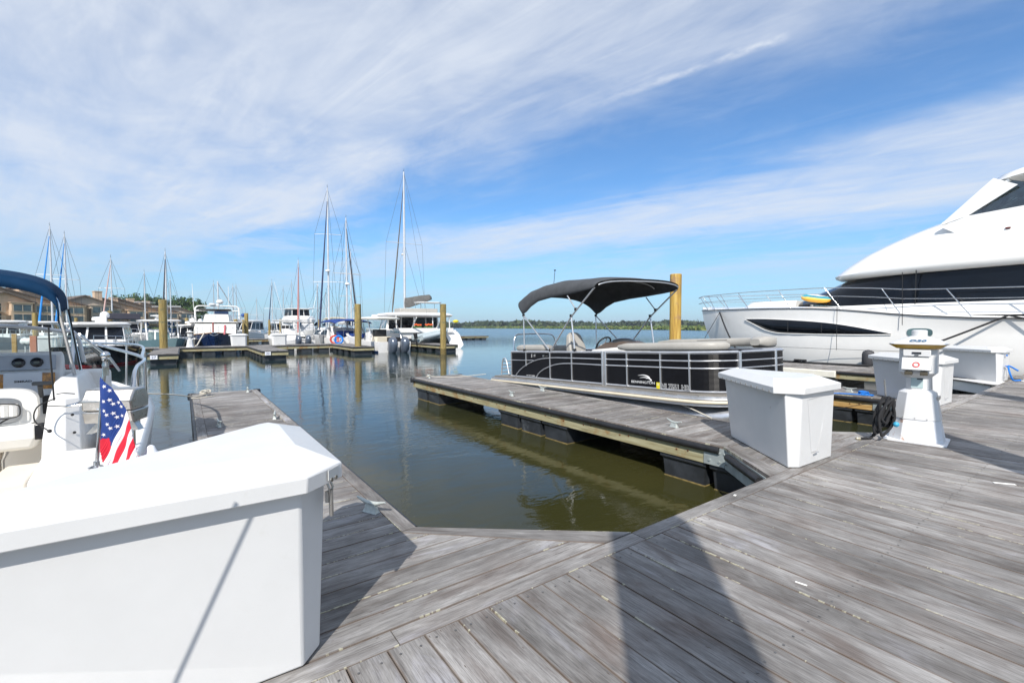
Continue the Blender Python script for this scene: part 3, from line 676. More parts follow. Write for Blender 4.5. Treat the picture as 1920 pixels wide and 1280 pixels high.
# litter on the planks
def chip(x, y, l, w_, rz, label):
    m = M(); m.cbox((0,0,.004), l, w_, .004, 0); o = build('paint_chip', m, mat('chalk_white', (.8,.79,.76), .8), bevel=.001); o.location = (x, y, .0015); o.rotation_euler = (0,0,rz); tag(o, label, 'paint chip')
p = on_y(1882, 907, 0); 
def dpos(x, y): r = ray(x, y); q = EYE+r*(-1.5/r.z); return q.x, q.y
chip(*dpos(1883, 907), .16, .035, -1.0, 'long white paint chip on the planks near the right edge of the photo')
chip(*dpos(1378, 929), .035, .02, .3, 'small white chip on the planks just right of the water edge')
chip(*dpos(1502, 1095), .06, .012, -1.4, 'thin white splinter on the planks in the lower right')
# nail heads in the near planks
def nails():
    m = M(); rd = random.Random(5); x = -6.0
    for k in range(130):
        for yy in (1.95, .95, -.1):
            for q in (.045, .14):
                a = x+q+rd.uniform(-.008, .008); m.lathe([(.006, .0), (.006, .0015), (.001, .002)], (a, yy+rd.uniform(-.012,.012), .001), 8)
        x += .187
    struct(build('walkway_screws', m, mat('dull_screw', (.16,.155,.15), .45, .6)))
nails()
# ---------------------------------------------------------------- piles
def pile(x, y, top, r, label, material=None, bottom=-1.2, sides=18):
    o = thing('dock_pile', label, 'pile', (x, y, WZ), random.uniform(0, 6), 'timber mooring piles')
    m = M(); rd = random.Random(int(x*100+y)); rings = []
    for z in (bottom, .2, .8, 1.6, 2.4, top-.02, top):
        rr = r*(1.0 if z < top-.01 else .9)*(1+rd.uniform(-.02, .02))
        rings.append([(rr*(1+.02*math.sin(5*t))*math.cos(t), rr*(1+.02*math.sin(5*t))*math.sin(t), z-WZ) for t in [2*math.pi*k/sides for k in range(sides)]])
    m.loft(rings); build('pile_shaft', m, material or PILEW, o, smooth=35)
    m = M(); m.lathe([(r*1.03, -.05), (r*1.02, .40), (r*1.0, .46)], (0,0,0), sides); build('wet_band', m, ALGAE, o, smooth=35)
    return o
# unseen piles added behind the camera to throw shade over the walkway
for x in (-.75, 5.19, 11.15):
    pile(x-.24, -1.35-.33, 4.9, .31, {-.75: 'tall unseen pile added behind the camera, shading the planks at the bottom of the photo', 5.19: 'tall unseen pile added so its shadow reaches the power pedestal', 11.15: 'tall unseen pile added at right so its shadow crosses the walkway near the last box'}[x])
# ---------------------------------------------------------------- pontoon boat
def corr_mat():
    m = bpy.data.materials.new('ribbed_black_panel'); m.use_nodes = True; t = NT(m.node_tree); b = m.node_tree.nodes['Principled BSDF']
    b.inputs['Base Color'].default_value = (.011, .011, .014, 1); b.inputs['Roughness'].default_value = .3; b.inputs['Specular IOR Level'].default_value = .13
    x, y, z = t.sep(t.node('ShaderNodeTexCoord').outputs['Object'])
    s = t.math('SINE', t.math('MULTIPLY', z, 330.0)); bn = t.node('ShaderNodeBump'); bn.inputs['Strength'].default_value = .6; bn.inputs['Distance'].default_value = .003
    t.link(s, bn.inputs['Height']); t.link(bn.outputs[0], b.inputs['Normal'])
    n = t.noise(t.comb(x, y, z), 3.0, 5); t.link(t.mix(n, (.004,.004,.005), (.010,.010,.012)), b.inputs['Base Color'])
    return m
RIB = corr_mat()
def pontoon():
    o = thing('pontoon_boat', 'black and silver pontoon boat with a black bimini top moored beside the right finger dock', 'pontoon boat', (7.44, 10.3, .10))
    o.rotation_euler = (0, R(-2.5), math.atan2(-.998, -.0587)); o.scale = (1.06,)*3
    BW = 2.12
    for y in (.30, BW-.30):
        m = M(); P = [(-.75, .30), (-.70, .34), (5.1, .34), (5.6, .27), (5.95, .13), (6.1, .02)]
        rings = []
        for x, r in P:
            zc = -.52 + max(0, (.34-r))*.75*(1 if x > 0 else 0)
            rings.append([(x, y+r*math.cos(t), zc+r*math.sin(t)) for t in [2*math.pi*k/24 for k in range(24)]])
        m.loft(rings); m.box(-.6, 5.3, y-.10, y+.10, -.28, -.16); build('pontoon_tube', m, ALU, o, smooth=40)
    # outline of the deck with rounded bow corners
    near = [(5.2, 0), (5.55, .06), (5.8, .22), (5.97, .5)]; farb = [(6.03, 1.45), (5.98, 1.8), (5.8, 2.03), (5.5, BW)]
    out = [(-.85, -.05), (5.2, -.12), (5.62, -.06), (5.95, .14), (6.15, .5), (6.2, 1.5), (6.1, 1.95), (5.85, 2.17), (5.5, BW+.12), (-.85, BW+.05)]
    m = M(); m.prism(out, -.04, -.005); build('deck', m, mat('deck_carpet', (.20,.185,.165), .9, bump=.5), o)
    sm = [tuple(p.xy) for p in smooth_pts([(x, y, 0) for x, y in out[1:9]], 4)]
    line = [(-.85, -.13)]+[(x, y-.012) for x, y in sm]+[(-.85, BW+.13)]
    m = M(); m.loft([[(x, y, z) for x, y in line] for z in (-.19, -.10)], closed=False, cap=False); m.loft([[(x, y+(.02 if y < 1 else -.02), z) for x, y in line] for z in (-.10, -.03)], closed=False, cap=False)
    build('deck_skirt', m, ALU, o, solid=.012)
    m = M(); m.tube([(x, y-(.02 if y < 1 else -.02), -.125) for x, y in line], .028, 8); build('rub_rail', m, mat('cream_rub_rail', (.62,.55,.42), .55), o, smooth=60)
    m = M(); m.tube([(x, y-(.024 if y < 1 else -.024), -.075) for x, y in line], .012, 8); build('rub_rail_trim', m, ALU, o, smooth=60)
    # fence
    near_s = [tuple(p.xy) for p in smooth_pts([(4.6, 0, 0)]+[(x, y, 0) for x, y in near], 4)]
    far_s = [tuple(p.xy) for p in smooth_pts([(x, y, 0) for x, y in farb]+[(4.6, BW, 0)], 4)]
    runs = [[(0, 0), (3.40, 0)], [(3.50, 0)]+near_s, [(5.99, .55), (6.05, 1.40)], far_s+[(0, BW)], [(0, BW), (0, 1.4)], [(0, .7), (0, 0)]]
    for i, rn in enumerate(runs):
        m = M(); m.loft([[(x, y, z) for x, y in rn] for z in (.03, .64)], closed=False, cap=False)
        build('fence_panel', m, RIB, o, solid=.012)
        m = M()
        for z, r in ((.655, .026), (.02, .02)): m.tube([(x, y-(.006 if y < 1 else -.006), z) for x, y in rn], r, 4)
        mids = (.52, .40) if i != 0 else ()
        for z in mids: m.tube([(x, y-(.014 if y < 1 else -.014), z) for x, y in rn], .013, 6)
        build('fence_rail', m, ALU, o, smooth=30)
    arcs = M(); ya = -.014
    arcs.tube([(0, ya, .44), (.5, ya, .44), (1.0, ya, .45)], .012, 6)
    arcs.tube(smooth_pts([(.18, ya, .03), (.35, ya, .16), (.65, ya, .31), (1.1, ya, .45), (1.65, ya, .515), (2.3, ya, .525), (3.4, ya, .52)], 4), .014, 6)
    arcs.tube(smooth_pts([(1.10, ya, .03), (1.25, ya, .16), (1.5, ya, .27), (1.9, ya, .37), (2.4, ya, .405), (3.4, ya, .40)], 4), .014, 6)
    build('swoosh_trim', arcs, ALU, o, smooth=60)
    for u in (.0, .69, 1.68, 2.46, 4.07, 4.85, 5.42):
        m = M(); lo = .44 if u == .69 else .02; yy = 0 if u < 5.3 else .02; m.box(u-.012, u+.012, yy-.028, yy-.008, .30 if u == .69 else .02, .65); build('fence_post', m, ALU, o)
    for (x, y, a) in ((3.42, 0, 0), (3.50, 0, 0), (5.985, .5, 1.4), (6.05, 1.43, 1.4)):
        m = M(); m.cbox((x, y-.006, .325), .045, .05, .69, a); build('gate_post', m, ALU, o, bevel=.004)
    # upholstery
    def cushion(pts, r, zc, name='cushion', mt_=VINYL, sq=.62):
        m = M(); rings = []; P = smooth_pts(pts, 4)
        for i, p in enumerate(P):
            t = (P[min(i+1, len(P)-1)]-P[max(i-1, 0)]).normalized(); a = Vector((t.y, -t.x, 0)); e = min(1, min(i, len(P)-1-i)/2+.55)
            rings.append([p+Vector((0,0,zc))+a*r*e*math.copysign(abs(math.cos(k))**.6, math.cos(k))+Vector((0,0,r*sq*e*math.copysign(abs(math.sin(k))**.6, math.sin(k)))) for k in [2*math.pi*j/16 for j in range(16)]])
        m.loft(rings); return build(name, m, mt_, o, smooth=50)
    cushion([(.1, .16, 0), (.8, .16, 0), (1.5, .16, 0)], .14, .745)
    cushion([(.3, .3, 0), (.3, 1.2, 0), (.3, 1.9, 0)], .16, .70)
    cushion([(3.75, .14, 0), (4.6, .14, 0), (5.2, .14, 0), (5.6, .25, 0), (5.78, .52, 0)], .12, .755)
    cushion([(3.2, BW-.14, 0), (4.6, BW-.14, 0), (5.2, BW-.14, 0), (5.65, BW-.3, 0), (5.85, 1.45, 0)], .13, .80)
    cushion([(5.84, 1.2, 0), (5.86, 1.7, 0)], .16, .80)
    cushion([(3.9, .42, 0), (5.4, .46, 0)], .3, .36, 'seat_cushion'); cushion([(3.6, BW-.42, 0), (5.3, BW-.46, 0)], .3, .36, 'seat_cushion')
    m = M(); m.box(4.5, 5.1, 1.5, 1.58, .84, .85); build('dark_tray', m, BLACKM, o, bevel=.01)
    def chair(u, y, s=1):
        c = M(); c.levels([(.34, octo(.46,.46,.1,u,y)), (.50, octo(.5,.5,.1,u,y))]); build('helm_seat_base', c, VINYL, o, bevel=.03)
        c = M(); c.loft([[(u-.20-.0, y-.24, .46), (u-.20, y+.24, .46), (u-.05, y+.24, .46), (u-.05, y-.24, .46)],
                         [(u-.27, y-.25, .75), (u-.27, y+.25, .75), (u-.10, y+.25, .75), (u-.10, y-.25, .75)],
                         [(u-.31, y-.19, 1.03), (u-.31, y+.19, 1.03), (u-.19, y+.19, 1.03), (u-.19, y-.19, 1.03)],
                         [(u-.31, y-.11, 1.10), (u-.31, y+.11, 1.10), (u-.24, y+.11, 1.10), (u-.24, y-.11, 1.10)]])
        build('helm_seat_back', c, VINYL, o, bevel=.05, seg=4)
        c = M(); c.cbox((u-.32, y, 1.05), .03, .22, .05); build('seat_trim', c, mat('mid_grey_vinyl', (.16,.16,.155), .5), o, bevel=.01)
    chair(2.05, .62)
    # console with steering wheel
    m = M(); m.loft([[(2.65, .30, .02), (2.65, 1.15, .02), (3.6, 1.15, .02), (3.6, .30, .02)], [(2.70, .32, .70), (2.70, 1.12, .70), (3.7, 1.12, .76), (3.7, .32, .76)]]); build('console', m, VINYLW, o, bevel=.05, seg=3)
    m = M(); m.loft([[(2.75, .36, .70), (2.75, 1.10, .70), (3.75, 1.10, .74), (3.75, .36, .74)], [(2.85, .40, .77), (2.85, 1.05, .77), (3.7, 1.05, .80), (3.7, .40, .80)], [(3.0, .48, .85), (3.0, 1.0, .85), (3.5, 1.0, .87), (3.5, .48, .87)]]); build('console_hood', m, BROWNV, o, bevel=.04, seg=3)
    m = M(); m.sphere((3.28, .74, .84), .28, 18, sz=.36); build('windscreen_dome', m, mat('smoked_plastic', (.03,.035,.04), .15), o, smooth=60)
    m = M(); c = Vector((2.72, .70, .83)); ax = Vector((-.75, 0, .66)).normalized(); a = Vector((0,1,0)); bb = ax.cross(a)
    ring = [c+(a*math.cos(t)+bb*math.sin(t))*.175 for t in [2*math.pi*k/28 for k in range(29)]]
    m.tube(ring, .018, 8); build('steering_wheel', m, BLACKM, o, smooth=60)
    m = M()
    for t in (.5, 2.6, 4.7): m.tube([c-ax*.03, c+(a*math.cos(t)+bb*math.sin(t))*.17], .01, 6)
    m.tube([c-ax*.2, c-ax*.01], .03, 10); build('wheel_spokes', m, ALU, o, smooth=50)
    # bimini
    st = [(.60, 1.60, .06, 2.10), (.78, 1.66, .24, 2.20), (.98, 1.77, .55, 2.28), (1.28, 1.87, 1.1, 2.36), (1.8, 1.91, 1.7, 2.36), (2.35, 1.92, 2.3, 2.33), (2.85, 1.94, 2.85, 2.27), (3.12, 1.96, 3.2, 2.21), (3.22, 1.97, 3.36, 2.17)]
    SH = .36
    def can(s, t):
        q = s*(len(st)-1); i = min(int(q), len(st)-2); f = q-i; a = L3(st[i], st[i+1], f)
        ph = math.pi*t; cx = math.cos(ph); yy = BW/2-(BW/2+.02)*math.copysign(abs(cx)**.72, cx); h = abs(math.sin(ph))**.62
        belly = -.02*math.sin(math.pi*((s*4) % 1))*h
        return (lerp(a[0], a[2], h)+SH*yy/BW, yy, lerp(a[1], a[3], h)+belly)
    m = M(); m.grid(can, 32, 40); build('bimini_canvas', m, CANVASB, o, smooth=60, solid=.006)
    for s in (1.0, .70):
        m = M(); m.tube([Vector(can(s, .12+.76*t/28.))-Vector((0,0,.05)) for t in range(29)], .014, 8)
        build('bimini_hoop', m, ALU, o, smooth=60)
    for y, sh in ((0.0, 0), (BW, SH)):
        def q(u, z): return (u+sh, y, z)
        for pts, rr in (([q(.6,.67), q(.6,1.60)], .016), ([q(1.68,.67), q(.62,1.56)], .016), ([q(1.68,.67), q(2.46,1.43), q(3.22,1.98)], .018), ([q(2.56,.67), q(2.46,1.45)], .018), ([q(2.62,1.58), q(2.35,1.90)], .014)):
            m = M(); m.tube(pts, rr, 8); build('bimini_strut', m, ALU, o, smooth=60)
        m = M()
        for p in (q(.6,.70), q(1.68,.70), q(2.56,.70), q(2.46,1.45), q(2.62,1.58), q(.6,1.58)): m.cbox(p, .05, .045, .06)
        build('strut_bracket', m, BLACKM, o)
    m = M(); m.tube([(.45, 1.1, 2.40), (.52, 1.1, 2.80)], .007, 6); m.lathe([(.02, 0), (.035, .02), (.01, .03)], (.52, 1.1, 2.79), 8); build('antenna', m, BLACKM, o)
    # stern hoop, ladder, outboard
    m = M(); m.tube(smooth_pts([(-.05, .1, .0), (-.08, .12, .70), (-.12, .2, 1.06), (-.12, .45, 1.12), (-.12, 1.25, 1.12), (-.12, 1.5, 1.04), (-.08, 1.6, .66)], 5), .02, 8)
    m.tube([(-.09, .14, .80), (-.02, .14, .60)], .014, 6); build('stern_hoop', m, STEEL, o, smooth=60)
    m = M()
    for y in (.15, .48): m.tube(smooth_pts([(-.80, y, .02), (-.72, y, .40), (-.55, y, .44), (-.40, y, .04)], 4), .02, 8)
    for k in range(4): m.tube([(-.79+.022*k, .15, .08+.1*k), (-.79+.022*k, .48, .08+.1*k)], .016, 6)
    build('boarding_ladder', m, ALU, o, smooth=60)
    m = M(); m.levels([(.02, octo(.42,.30,.08,-1.0,1.05)), (.34, octo(.50,.36,.1,-1.05,1.05)), (.46, octo(.34,.26,.08,-1.05,1.05))]); m.box(-1.08, -.94, .98, 1.12, -.9, .02); build('outboard_motor', m, BLACKM, o, bevel=.04)
    m = M()
    for u in (.35, 1.3, 2.2, 3.1, 4.1, 5.0): m.cbox((u, -.11, -.018), .06, .03, .012)
    build('skirt_bolt', m, ALU, o)['kind'] = 'stuff'
    # lettering on the side
    F = lambda u, z: frame((u, -.020, z), (1, 0, 0), (0, 0, 1))
    fm = mat('silver_lettering', (.72,.72,.72), .4)
    text_mesh('name_lettering', 'BENNINGTON', .062, fm, F(4.45, .115), o, .001, sx=1.35)
    m = M()
    for z0, x0 in ((.235, 4.34), (.195, 4.38)):
        P = smooth_pts([(x0, -.021, z0), (x0+.12, -.021, z0+.012), (x0+.22, -.021, z0-.005), (x0+.27, -.021, z0-.04), (x0+.18, -.021, z0-.05)], 4)
        m.tube(P, [.002+.010*math.sin(math.pi*i/(len(P)-1)) for i in range(len(P))], 6)
    build('wave_emblem', m, fm, o, smooth=60)
    text_mesh('model_lettering', 'S', .11, fm, F(.94, .555), o, .001, shear=.2); text_mesh('model_lettering', '22', .07, fm, F(1.06, .565), o, .001, shear=.2)
    text_mesh('series_lettering', 'SALTWATER SERIES', .034, fm, F(.88, .07), o, .001, sx=1.25)
    text_mesh('registration_number', 'NJ 7551 HR', .115, mat('number_outline', (.62,.62,.62), .5), F(5.14, .075), o, .0008, bold=.0055)
    text_mesh('registration_number', 'NJ 7551 HR', .115, BLACKM, F(5.14, .075), o, .0022)
    m = M(); m.box(4.765, 4.835, -.03, -.018, .025, .135); build('yellow_sticker', m, YELLOW, o)
    text_mesh('sticker_lettering', '22', .045, mat('white_ink', (.8,.8,.8), .5), frame((4.80, -.031, .10), (1,0,0), (0,0,1)), o, .0005)
    m = M(); m.box(1.40, 1.46, -.022, -.01, .54, .58); m.lathe([(.03, -.004), (.03, .004)], (1.56, -.018, .555), 10); build('fuel_fill', m, STEELB, o)
pontoon()
rope('pale_rope', [(6.98+.25, 5.4-.35, .16), (7.0, 4.4, .08), (6.9, 4.05, .02)], .012, ROPEW, 'short white line from the pontoon boat down to the finger dock')
pile(13.62, 9.35, 3.28, .19, 'bright yellow-brown pile standing behind the pontoon boat canopy', PILEY)
# ---------------------------------------------------------------- the big yacht
def yhb(s): return 2.5*(1-(1-min(max(s, 0)/9., 1))**2.3)
def yacht():
    CX, BY = 24.1, 14.8
    o = thing('motor_yacht', 'big white flybridge yacht with dark glass, cut off by the right edge of the photo', 'yacht', (CX, 4.0, WZ))
    def shz(s): return interp(s, [(0, 2.43), (3.4, 2.37), (5, 2.34), (7, 2.26), (8.4, 2.10), (9.6, 1.95), (11.2, 1.82), (13, 1.76), (20, 1.72)])
    S = [0.001, .25, .6, 1.0, 1.5, 2.1, 2.8, 3.6, 4.5, 5.5, 6.5, 7.5, 8.4, 9.2, 10, 11.5, 13, 15, 17, 20]
    LV = [(-1.1, .35, 1.9), (-.62, .80, 1.35), (-.3, .87, 1.10), (.4, .94, .70), (1.2, .975, .32), (1.8, .985, .12), (None, 1.0, 0)]
    def hp(s, side, k):
        z, f, rake = LV[k]; zz = shz(s) if z is None else min(z, shz(s)-.05*(6-k))
        hb = yhb(max(0, s-rake*(1-min(1, s/16))))*f if s > .01 else 0.0
        # topsides run back under the stem
        y = BY-s-(rake*max(0, 1-s/6.0)) 
        hb = yhb(s)*(f if s > 0 else 1) * (0.55+.45*min(1, s/5.0) if k < 3 else 1)
        return (CX+side*max(hb, .01), y, zz)
    for side, nm in ((-1, 'hull'), (1, 'hull')):
        m = M(); m.loft([[hp(s, side, k) for k in range(7)] for s in S], closed=False, cap=False); build(nm, m, YACHTW, o, smooth=60, world=True)
    m = M(); m.loft([[hp(20, s, k) for k in (range(7) if s < 0 else range(6, -1, -1))] for s in (-1, 1)], closed=False, cap=False); build('transom', m, YACHTW, o, world=True)
    # deck (inside the bulwark) and black rub stripe along the sheer
    m = M(); m.loft([[(CX-yhb(s)+.02*0, BY-s, shz(s)), (CX-yhb(s)*.93, BY-s-.05, shz(s)+.05), (CX, BY-s, shz(s)+.16), (CX+yhb(s)*.93, BY-s-.05, shz(s)+.05), (CX+yhb(s), BY-s, shz(s))] for s in S], closed=False, cap=False); build('deck', m, YACHTW, o, smooth=40, world=True)
    m = M(); m.tube([(CX-yhb(s)-.012, BY-s+.01, shz(s)-.015) for s in S], .022, 8); m.tube([(CX+yhb(s)+.012, BY-s+.01, shz(s)-.015) for s in S], .022, 8); build('rub_stripe', m, mat('dark_rub_strip', (.06,.06,.065), .4), o, world=True, smooth=60)
    # raised white coaming that the side glass rises from
    def outline(tip, w, back, n=16, pw=2.3, fl=6.0):
        """front-rounded plan: tip = forward Y, w = half width, fl = length over which it rounds"""
        pts = []
        for i in range(n+1):
            t = i/n; yy = tip-fl*(1-math.cos(t*math.pi/2))**.8 if i else tip
            f = (1-(1-(tip-yy)/fl)**pw)**(1/1.6) if yy < tip else 0
            pts.append((CX-w*f, yy))
        L = pts+[(CX-w, back)]; Rr = [(2*CX-x, y) for x, y in reversed(L)]
        return L+Rr[:-1]
    m = M(); m.levels([(1.9, outline(10.9, 2.12, -5.2, fl=7.5)), (2.28, outline(10.6, 2.05, -5.2, fl=7.5)), (2.36, outline(10.3, 2.0, -5.2, fl=7.3))]); build('coachroof_base', m, YACHTW, o, smooth=40, world=True)
    # main salon glass: raked windshield wrapping round, rising aft
    def tilt(poly, z, k): return [(x, y, z+k(y)) for x, y in poly]
    g0 = outline(10.0, 1.98, -5.2, fl=6.4); g1 = outline(7.75, 1.86, -5.2, fl=4.9)
    lowz = lambda y: interp(y, [(-5, 1.85), (3, 2.02), (5.2, 2.16), (7.5, 2.40), (8.5, 2.48), (10, 2.5)])
    topz = lambda y: interp(y, [(-5, 3.66), (2.2, 3.60), (5, 3.56), (8, 3.50)])
    m = M(); m.loft([[(x, y, lowz(y)) for x, y in g0], [(x, y, topz(y)) for x, y in g1]]); gl = build('salon_glass', m, DGLASS, o, smooth=40, world=True)
    m = M(); m.box(CX-1.96, CX-1.90, 4.99, 5.01, 2.1, 3.6); m.box(CX-2.0, CX-1.93, 1.0, 1.02, 2.0, 3.6); build('glass_seam', m, BLACKM, o, world=True)
    # flybridge moulding
    F = [(3.50, 8.0, 2.02, 5.2), (3.60, 8.22, 2.12, 5.3), (3.70, 8.25, 2.16, 5.3), (3.82, 8.10, 2.14, 5.2), (4.10, 7.75, 2.08, 5.0), (4.50, 7.15, 1.97, 4.8), (4.85, 6.45, 1.86, 4.6), (5.15, 5.7, 1.78, 4.2), (5.36, 5.05, 1.72, 3.6), (5.42, 4.7, 1.6, 3.4)]
    rings = []
    for z, tip, wd, f_ in F:
        rise = lambda y: interp(y, [(-5, .32), (0, .18), (3, .05), (6, 0)])*(1 if z > 3.6 else .4)
        rings.append([(x, y, z+rise(y)) for x, y in outline(tip, wd, -5.0, fl=f_)])
    m = M(); m.loft(rings); build('flybridge_moulding', m, YACHTW, o, smooth=50, world=True)
    # pilothouse on top
    p0 = [(CX-1.66, 3.95), (CX-1.2, 4.2), (CX, 4.4), (CX+1.2, 4.2), (CX+1.66, 3.95), (CX+1.7, -3), (CX-1.7, -3)]
    p1 = [(CX-1.45, 2.95), (CX-1.0, 3.3), (CX, 3.45), (CX+1.0, 3.3), (CX+1.45, 2.95), (CX+1.45, -3), (CX-1.45, -3)]
    m = M(); zb, zt = 5.22, 6.42
    # corner pillars and frames
    A0, A1 = Vector((CX-1.70, 4.45, zb)), Vector((CX-1.45, 2.75, zt))
    m.tube([A0+Vector((.1,-.1,.0)), A1], .07, 6); m.tube([Vector((CX+1.60, 4.35, zb)), Vector((CX+1.45, 2.75, zt))], .07, 6)
    m.tube([Vector((CX-1.63, 2.30, zb-.1)), Vector((CX-1.45, 2.25, zt))], .07, 4); m.tube([Vector((CX-1.63, -.3, zb-.1)), Vector((CX-1.45, -.3, zt))], .07, 4)
    m.tube([Vector((CX-.0, 4.9, zb-.1)), Vector((CX, 3.4, zt))], .08, 4)
    build('pilothouse_frame', m, YACHTW, o, smooth=60, world=True)
    m = M(); m.levels([(zb, p0), (zt, p1)])
    m.f = [f for f in m.f if len(f) == 4]; m.mi = [0]*len(m.f); build('pilothouse_glass', m, glass('pilothouse_glass_mat', (.40,.50,.50), .12), o, world=True)
    for sd in (-1, 1):
        XS = CX+sd*1.67; q = lambda px, py: on_x(px, py, CX-1.74); m = M()
        for poly in ([(1760,423),(1862,333),(1908,345),(1814,404)], [(1762,425),(1814,404),(1985,372),(1985,446),(1812,446)]):
            P_ = [q(*a) for a in poly]; n_ = len(P_)
            m.add([(XS, p.y, p.z) for p in P_]+[(XS-sd*.09, p.y, p.z) for p in P_], [tuple(range(n_)), tuple(range(2*n_-1, n_-1, -1))]+[(k, (k+1) % n_, (k+1) % n_+n_, k+n_) for k in range(n_)])
        build('side_coaming', m, YACHTW, o, world=True)
    m = M(); m.box(CX-.8, CX+.8, 1.0, 2.2, 5.2, 6.0); m.tube([(CX-1.3, 4.2, 5.35), (CX-1.35, 2.4, 6.2)], .03, 6); m.tube([(CX-1.3, 3.6, 5.35), (CX-1.35, 2.3, 5.9)], .02, 6); build('helm_interior', m, GREYW, o, world=True)
    m = M(); m.levels([(6.26, outline(3.2, 1.75, -4, fl=1.8)), (6.50, outline(3.55, 1.95, -4, fl=1.9)), (6.72, outline(3.35, 1.9, -4, fl=1.9)), (6.88, outline(2.7, 1.6, -4, fl=1.7)), (6.94, outline(1.8, 1.2, -4, fl=1.5))]); build('hardtop', m, YACHTW, o, smooth=50, world=True)
    m = M(); m.lathe([(.05, 0), (.05, .05), (.02, .06)], (CX-1.86, 2.70, 4.74), 10); m.cbox((CX-1.9, 2.70, 4.76), .10, .12, .05); build('navigation_light', m, mat('navlight_red', (.14,.03,.02), .3), o, world=True)
    # long hull window: wedge set in the topside
    def hx(y): return CX-yhb(BY-y)
    up = [(11.5,1.87),(10.6,1.86),(9.9,1.83),(9.22,1.79),(8.3,1.72),(7.5,1.63),(6.75,1.50),(6.1,1.36),(5.56,1.24)]
    lo = [(11.5,1.83),(10.9,1.56),(10.4,1.34),(9.83,1.21),(9.2,1.18),(8.75,1.175),(7.5,1.165),(6.5,1.17),(5.56,1.19)]
    def hf(z): return interp(z, [(.4, .94), (1.2, .975), (1.8, .985), (2.4, 1)])
    def hz(y, z): rk = interp(z, [(.4,.70),(1.2,.32),(1.8,.12),(2.4,0)]); s = BY-y; return CX-yhb(s)*hf(z)
    def strip(upp, low, off, mt_, nm, sol=.0, shrink=0):
        m = M(); n = 40; r0 = []; r1 = []
        for i in range(n+1):
            y = lerp(upp[0][0], upp[-1][0], i/n); u_ = interp(-y, [(-a, b) for a, b in upp]); l_ = interp(-y, [(-a, b) for a, b in low])
            r0.append((hz(y, u_)-off, y, u_)); r1.append((hz(y, l_)-off, y, l_))
        m.loft([r0, r1], closed=False, cap=False); return build(nm, m, mt_, o, world=True, smooth=60, solid=sol)
    strip(up, lo, .018, DGLASS, 'hull_window', .012)
    for pts_, r_ in ((up, .014), (lo, .022)):
        m = M(); P = [(hz(y, z)-.016, y, z) for y, z in pts_]; m.tube(smooth_pts(P, 3), r_, 8); build('window_lip', m, YACHTW, o, world=True, smooth=60)
    m = M(); m.box(hz(9.3,1.5)-.034, hz(9.3,1.5)-.02, 9.27, 9.31, 1.29, 1.74); m.box(hz(7.9,1.5)-.034, hz(7.9,1.5)-.02, 7.88, 7.91, 1.27, 1.62); build('window_bar', m, BLACKM, o, world=True)
    m = M(); pts = []
    for k in range(24):
        t = 2*math.pi*k/24; y = 4.74+.36*math.copysign(abs(math.cos(t))**.55, math.cos(t)); z = 1.28+.155*math.copysign(abs(math.sin(t))**.7, math.sin(t)); pts.append((y, z))
    m.loft([[(hz(y, z)-.004, y, z) for y, z in pts], [(hz(y, z)-.020, y, z) for y, z in pts]]); build('porthole', m, GGLASS, o, world=True)
    # bow rail
    top = [(0, 3.12), (.3, 3.2), (3.4, 3.18), (4.7, 3.15), (7.1, 3.11), (8.9, 2.96), (9.7, 2.86), (11, 2.81), (14, 2.72), (18, 2.7)]
    def rl(s, dz, side): return Vector((CX+side*(yhb(max(.02, s))*.975+.02), BY-s+.05*(s < 1)+(.15 if s < .5 else 0), interp(s, top)-dz))
    for side in (-1, 1):
        for dz, nm in ((0, 'top_rail'), (.34, 'mid_rail')):
            m = M(); m.tube([rl(s, dz, side) for s in [0, .15, .4, .8, 1.3, 2, 2.8, 3.6, 4.6, 5.6, 6.6, 7.6, 8.6, 9.6, 10.6, 12, 14, 18]], .018 if dz == 0 else .012, 8); build('bow_rail', m, STEEL, o, world=True, smooth=60)
        for st_, sb in ((.15, .55), (.66, 1.15), (1.6, 2.2), (2.84, 3.45), (5.03, 5.6), (6.97, 7.6), (8.91, 9.5), (10.74, 11.4), (12.6, 13.2)):
            m = M(); b_ = Vector((CX+side*yhb(sb)*.965, BY-sb, shz(sb))); m.tube([rl(st_, 0, side), b_], .018, 8); build('rail_post', m, STEEL, o, world=True, smooth=60)
    # towel-striped pad and tender cover on the foredeck
    m = M(); m.levels([(2.4, outline(12.4, 1.0, 9.5, fl=1.5)), (2.72, outline(12.0, .85, 9.5, fl=1.5))]); build('foredeck_pad', m, VINYLW, o, world=True, smooth=40)
    m = M(); c = Vector((CX-.9, 9.45, 2.86))
    m.lathe([(.001, -.09), (.8, -.05), (1.0, 0), (.8, .05), (.001, .07)], (0,0,0), 26, 0, sx=.42, sy=1.15)
    m.xf(Matrix.Translation(c) @ Matrix.Rotation(R(18), 4, 'X') @ Matrix.Rotation(R(35), 4, 'Y')); 
    return o
yt = yacht()
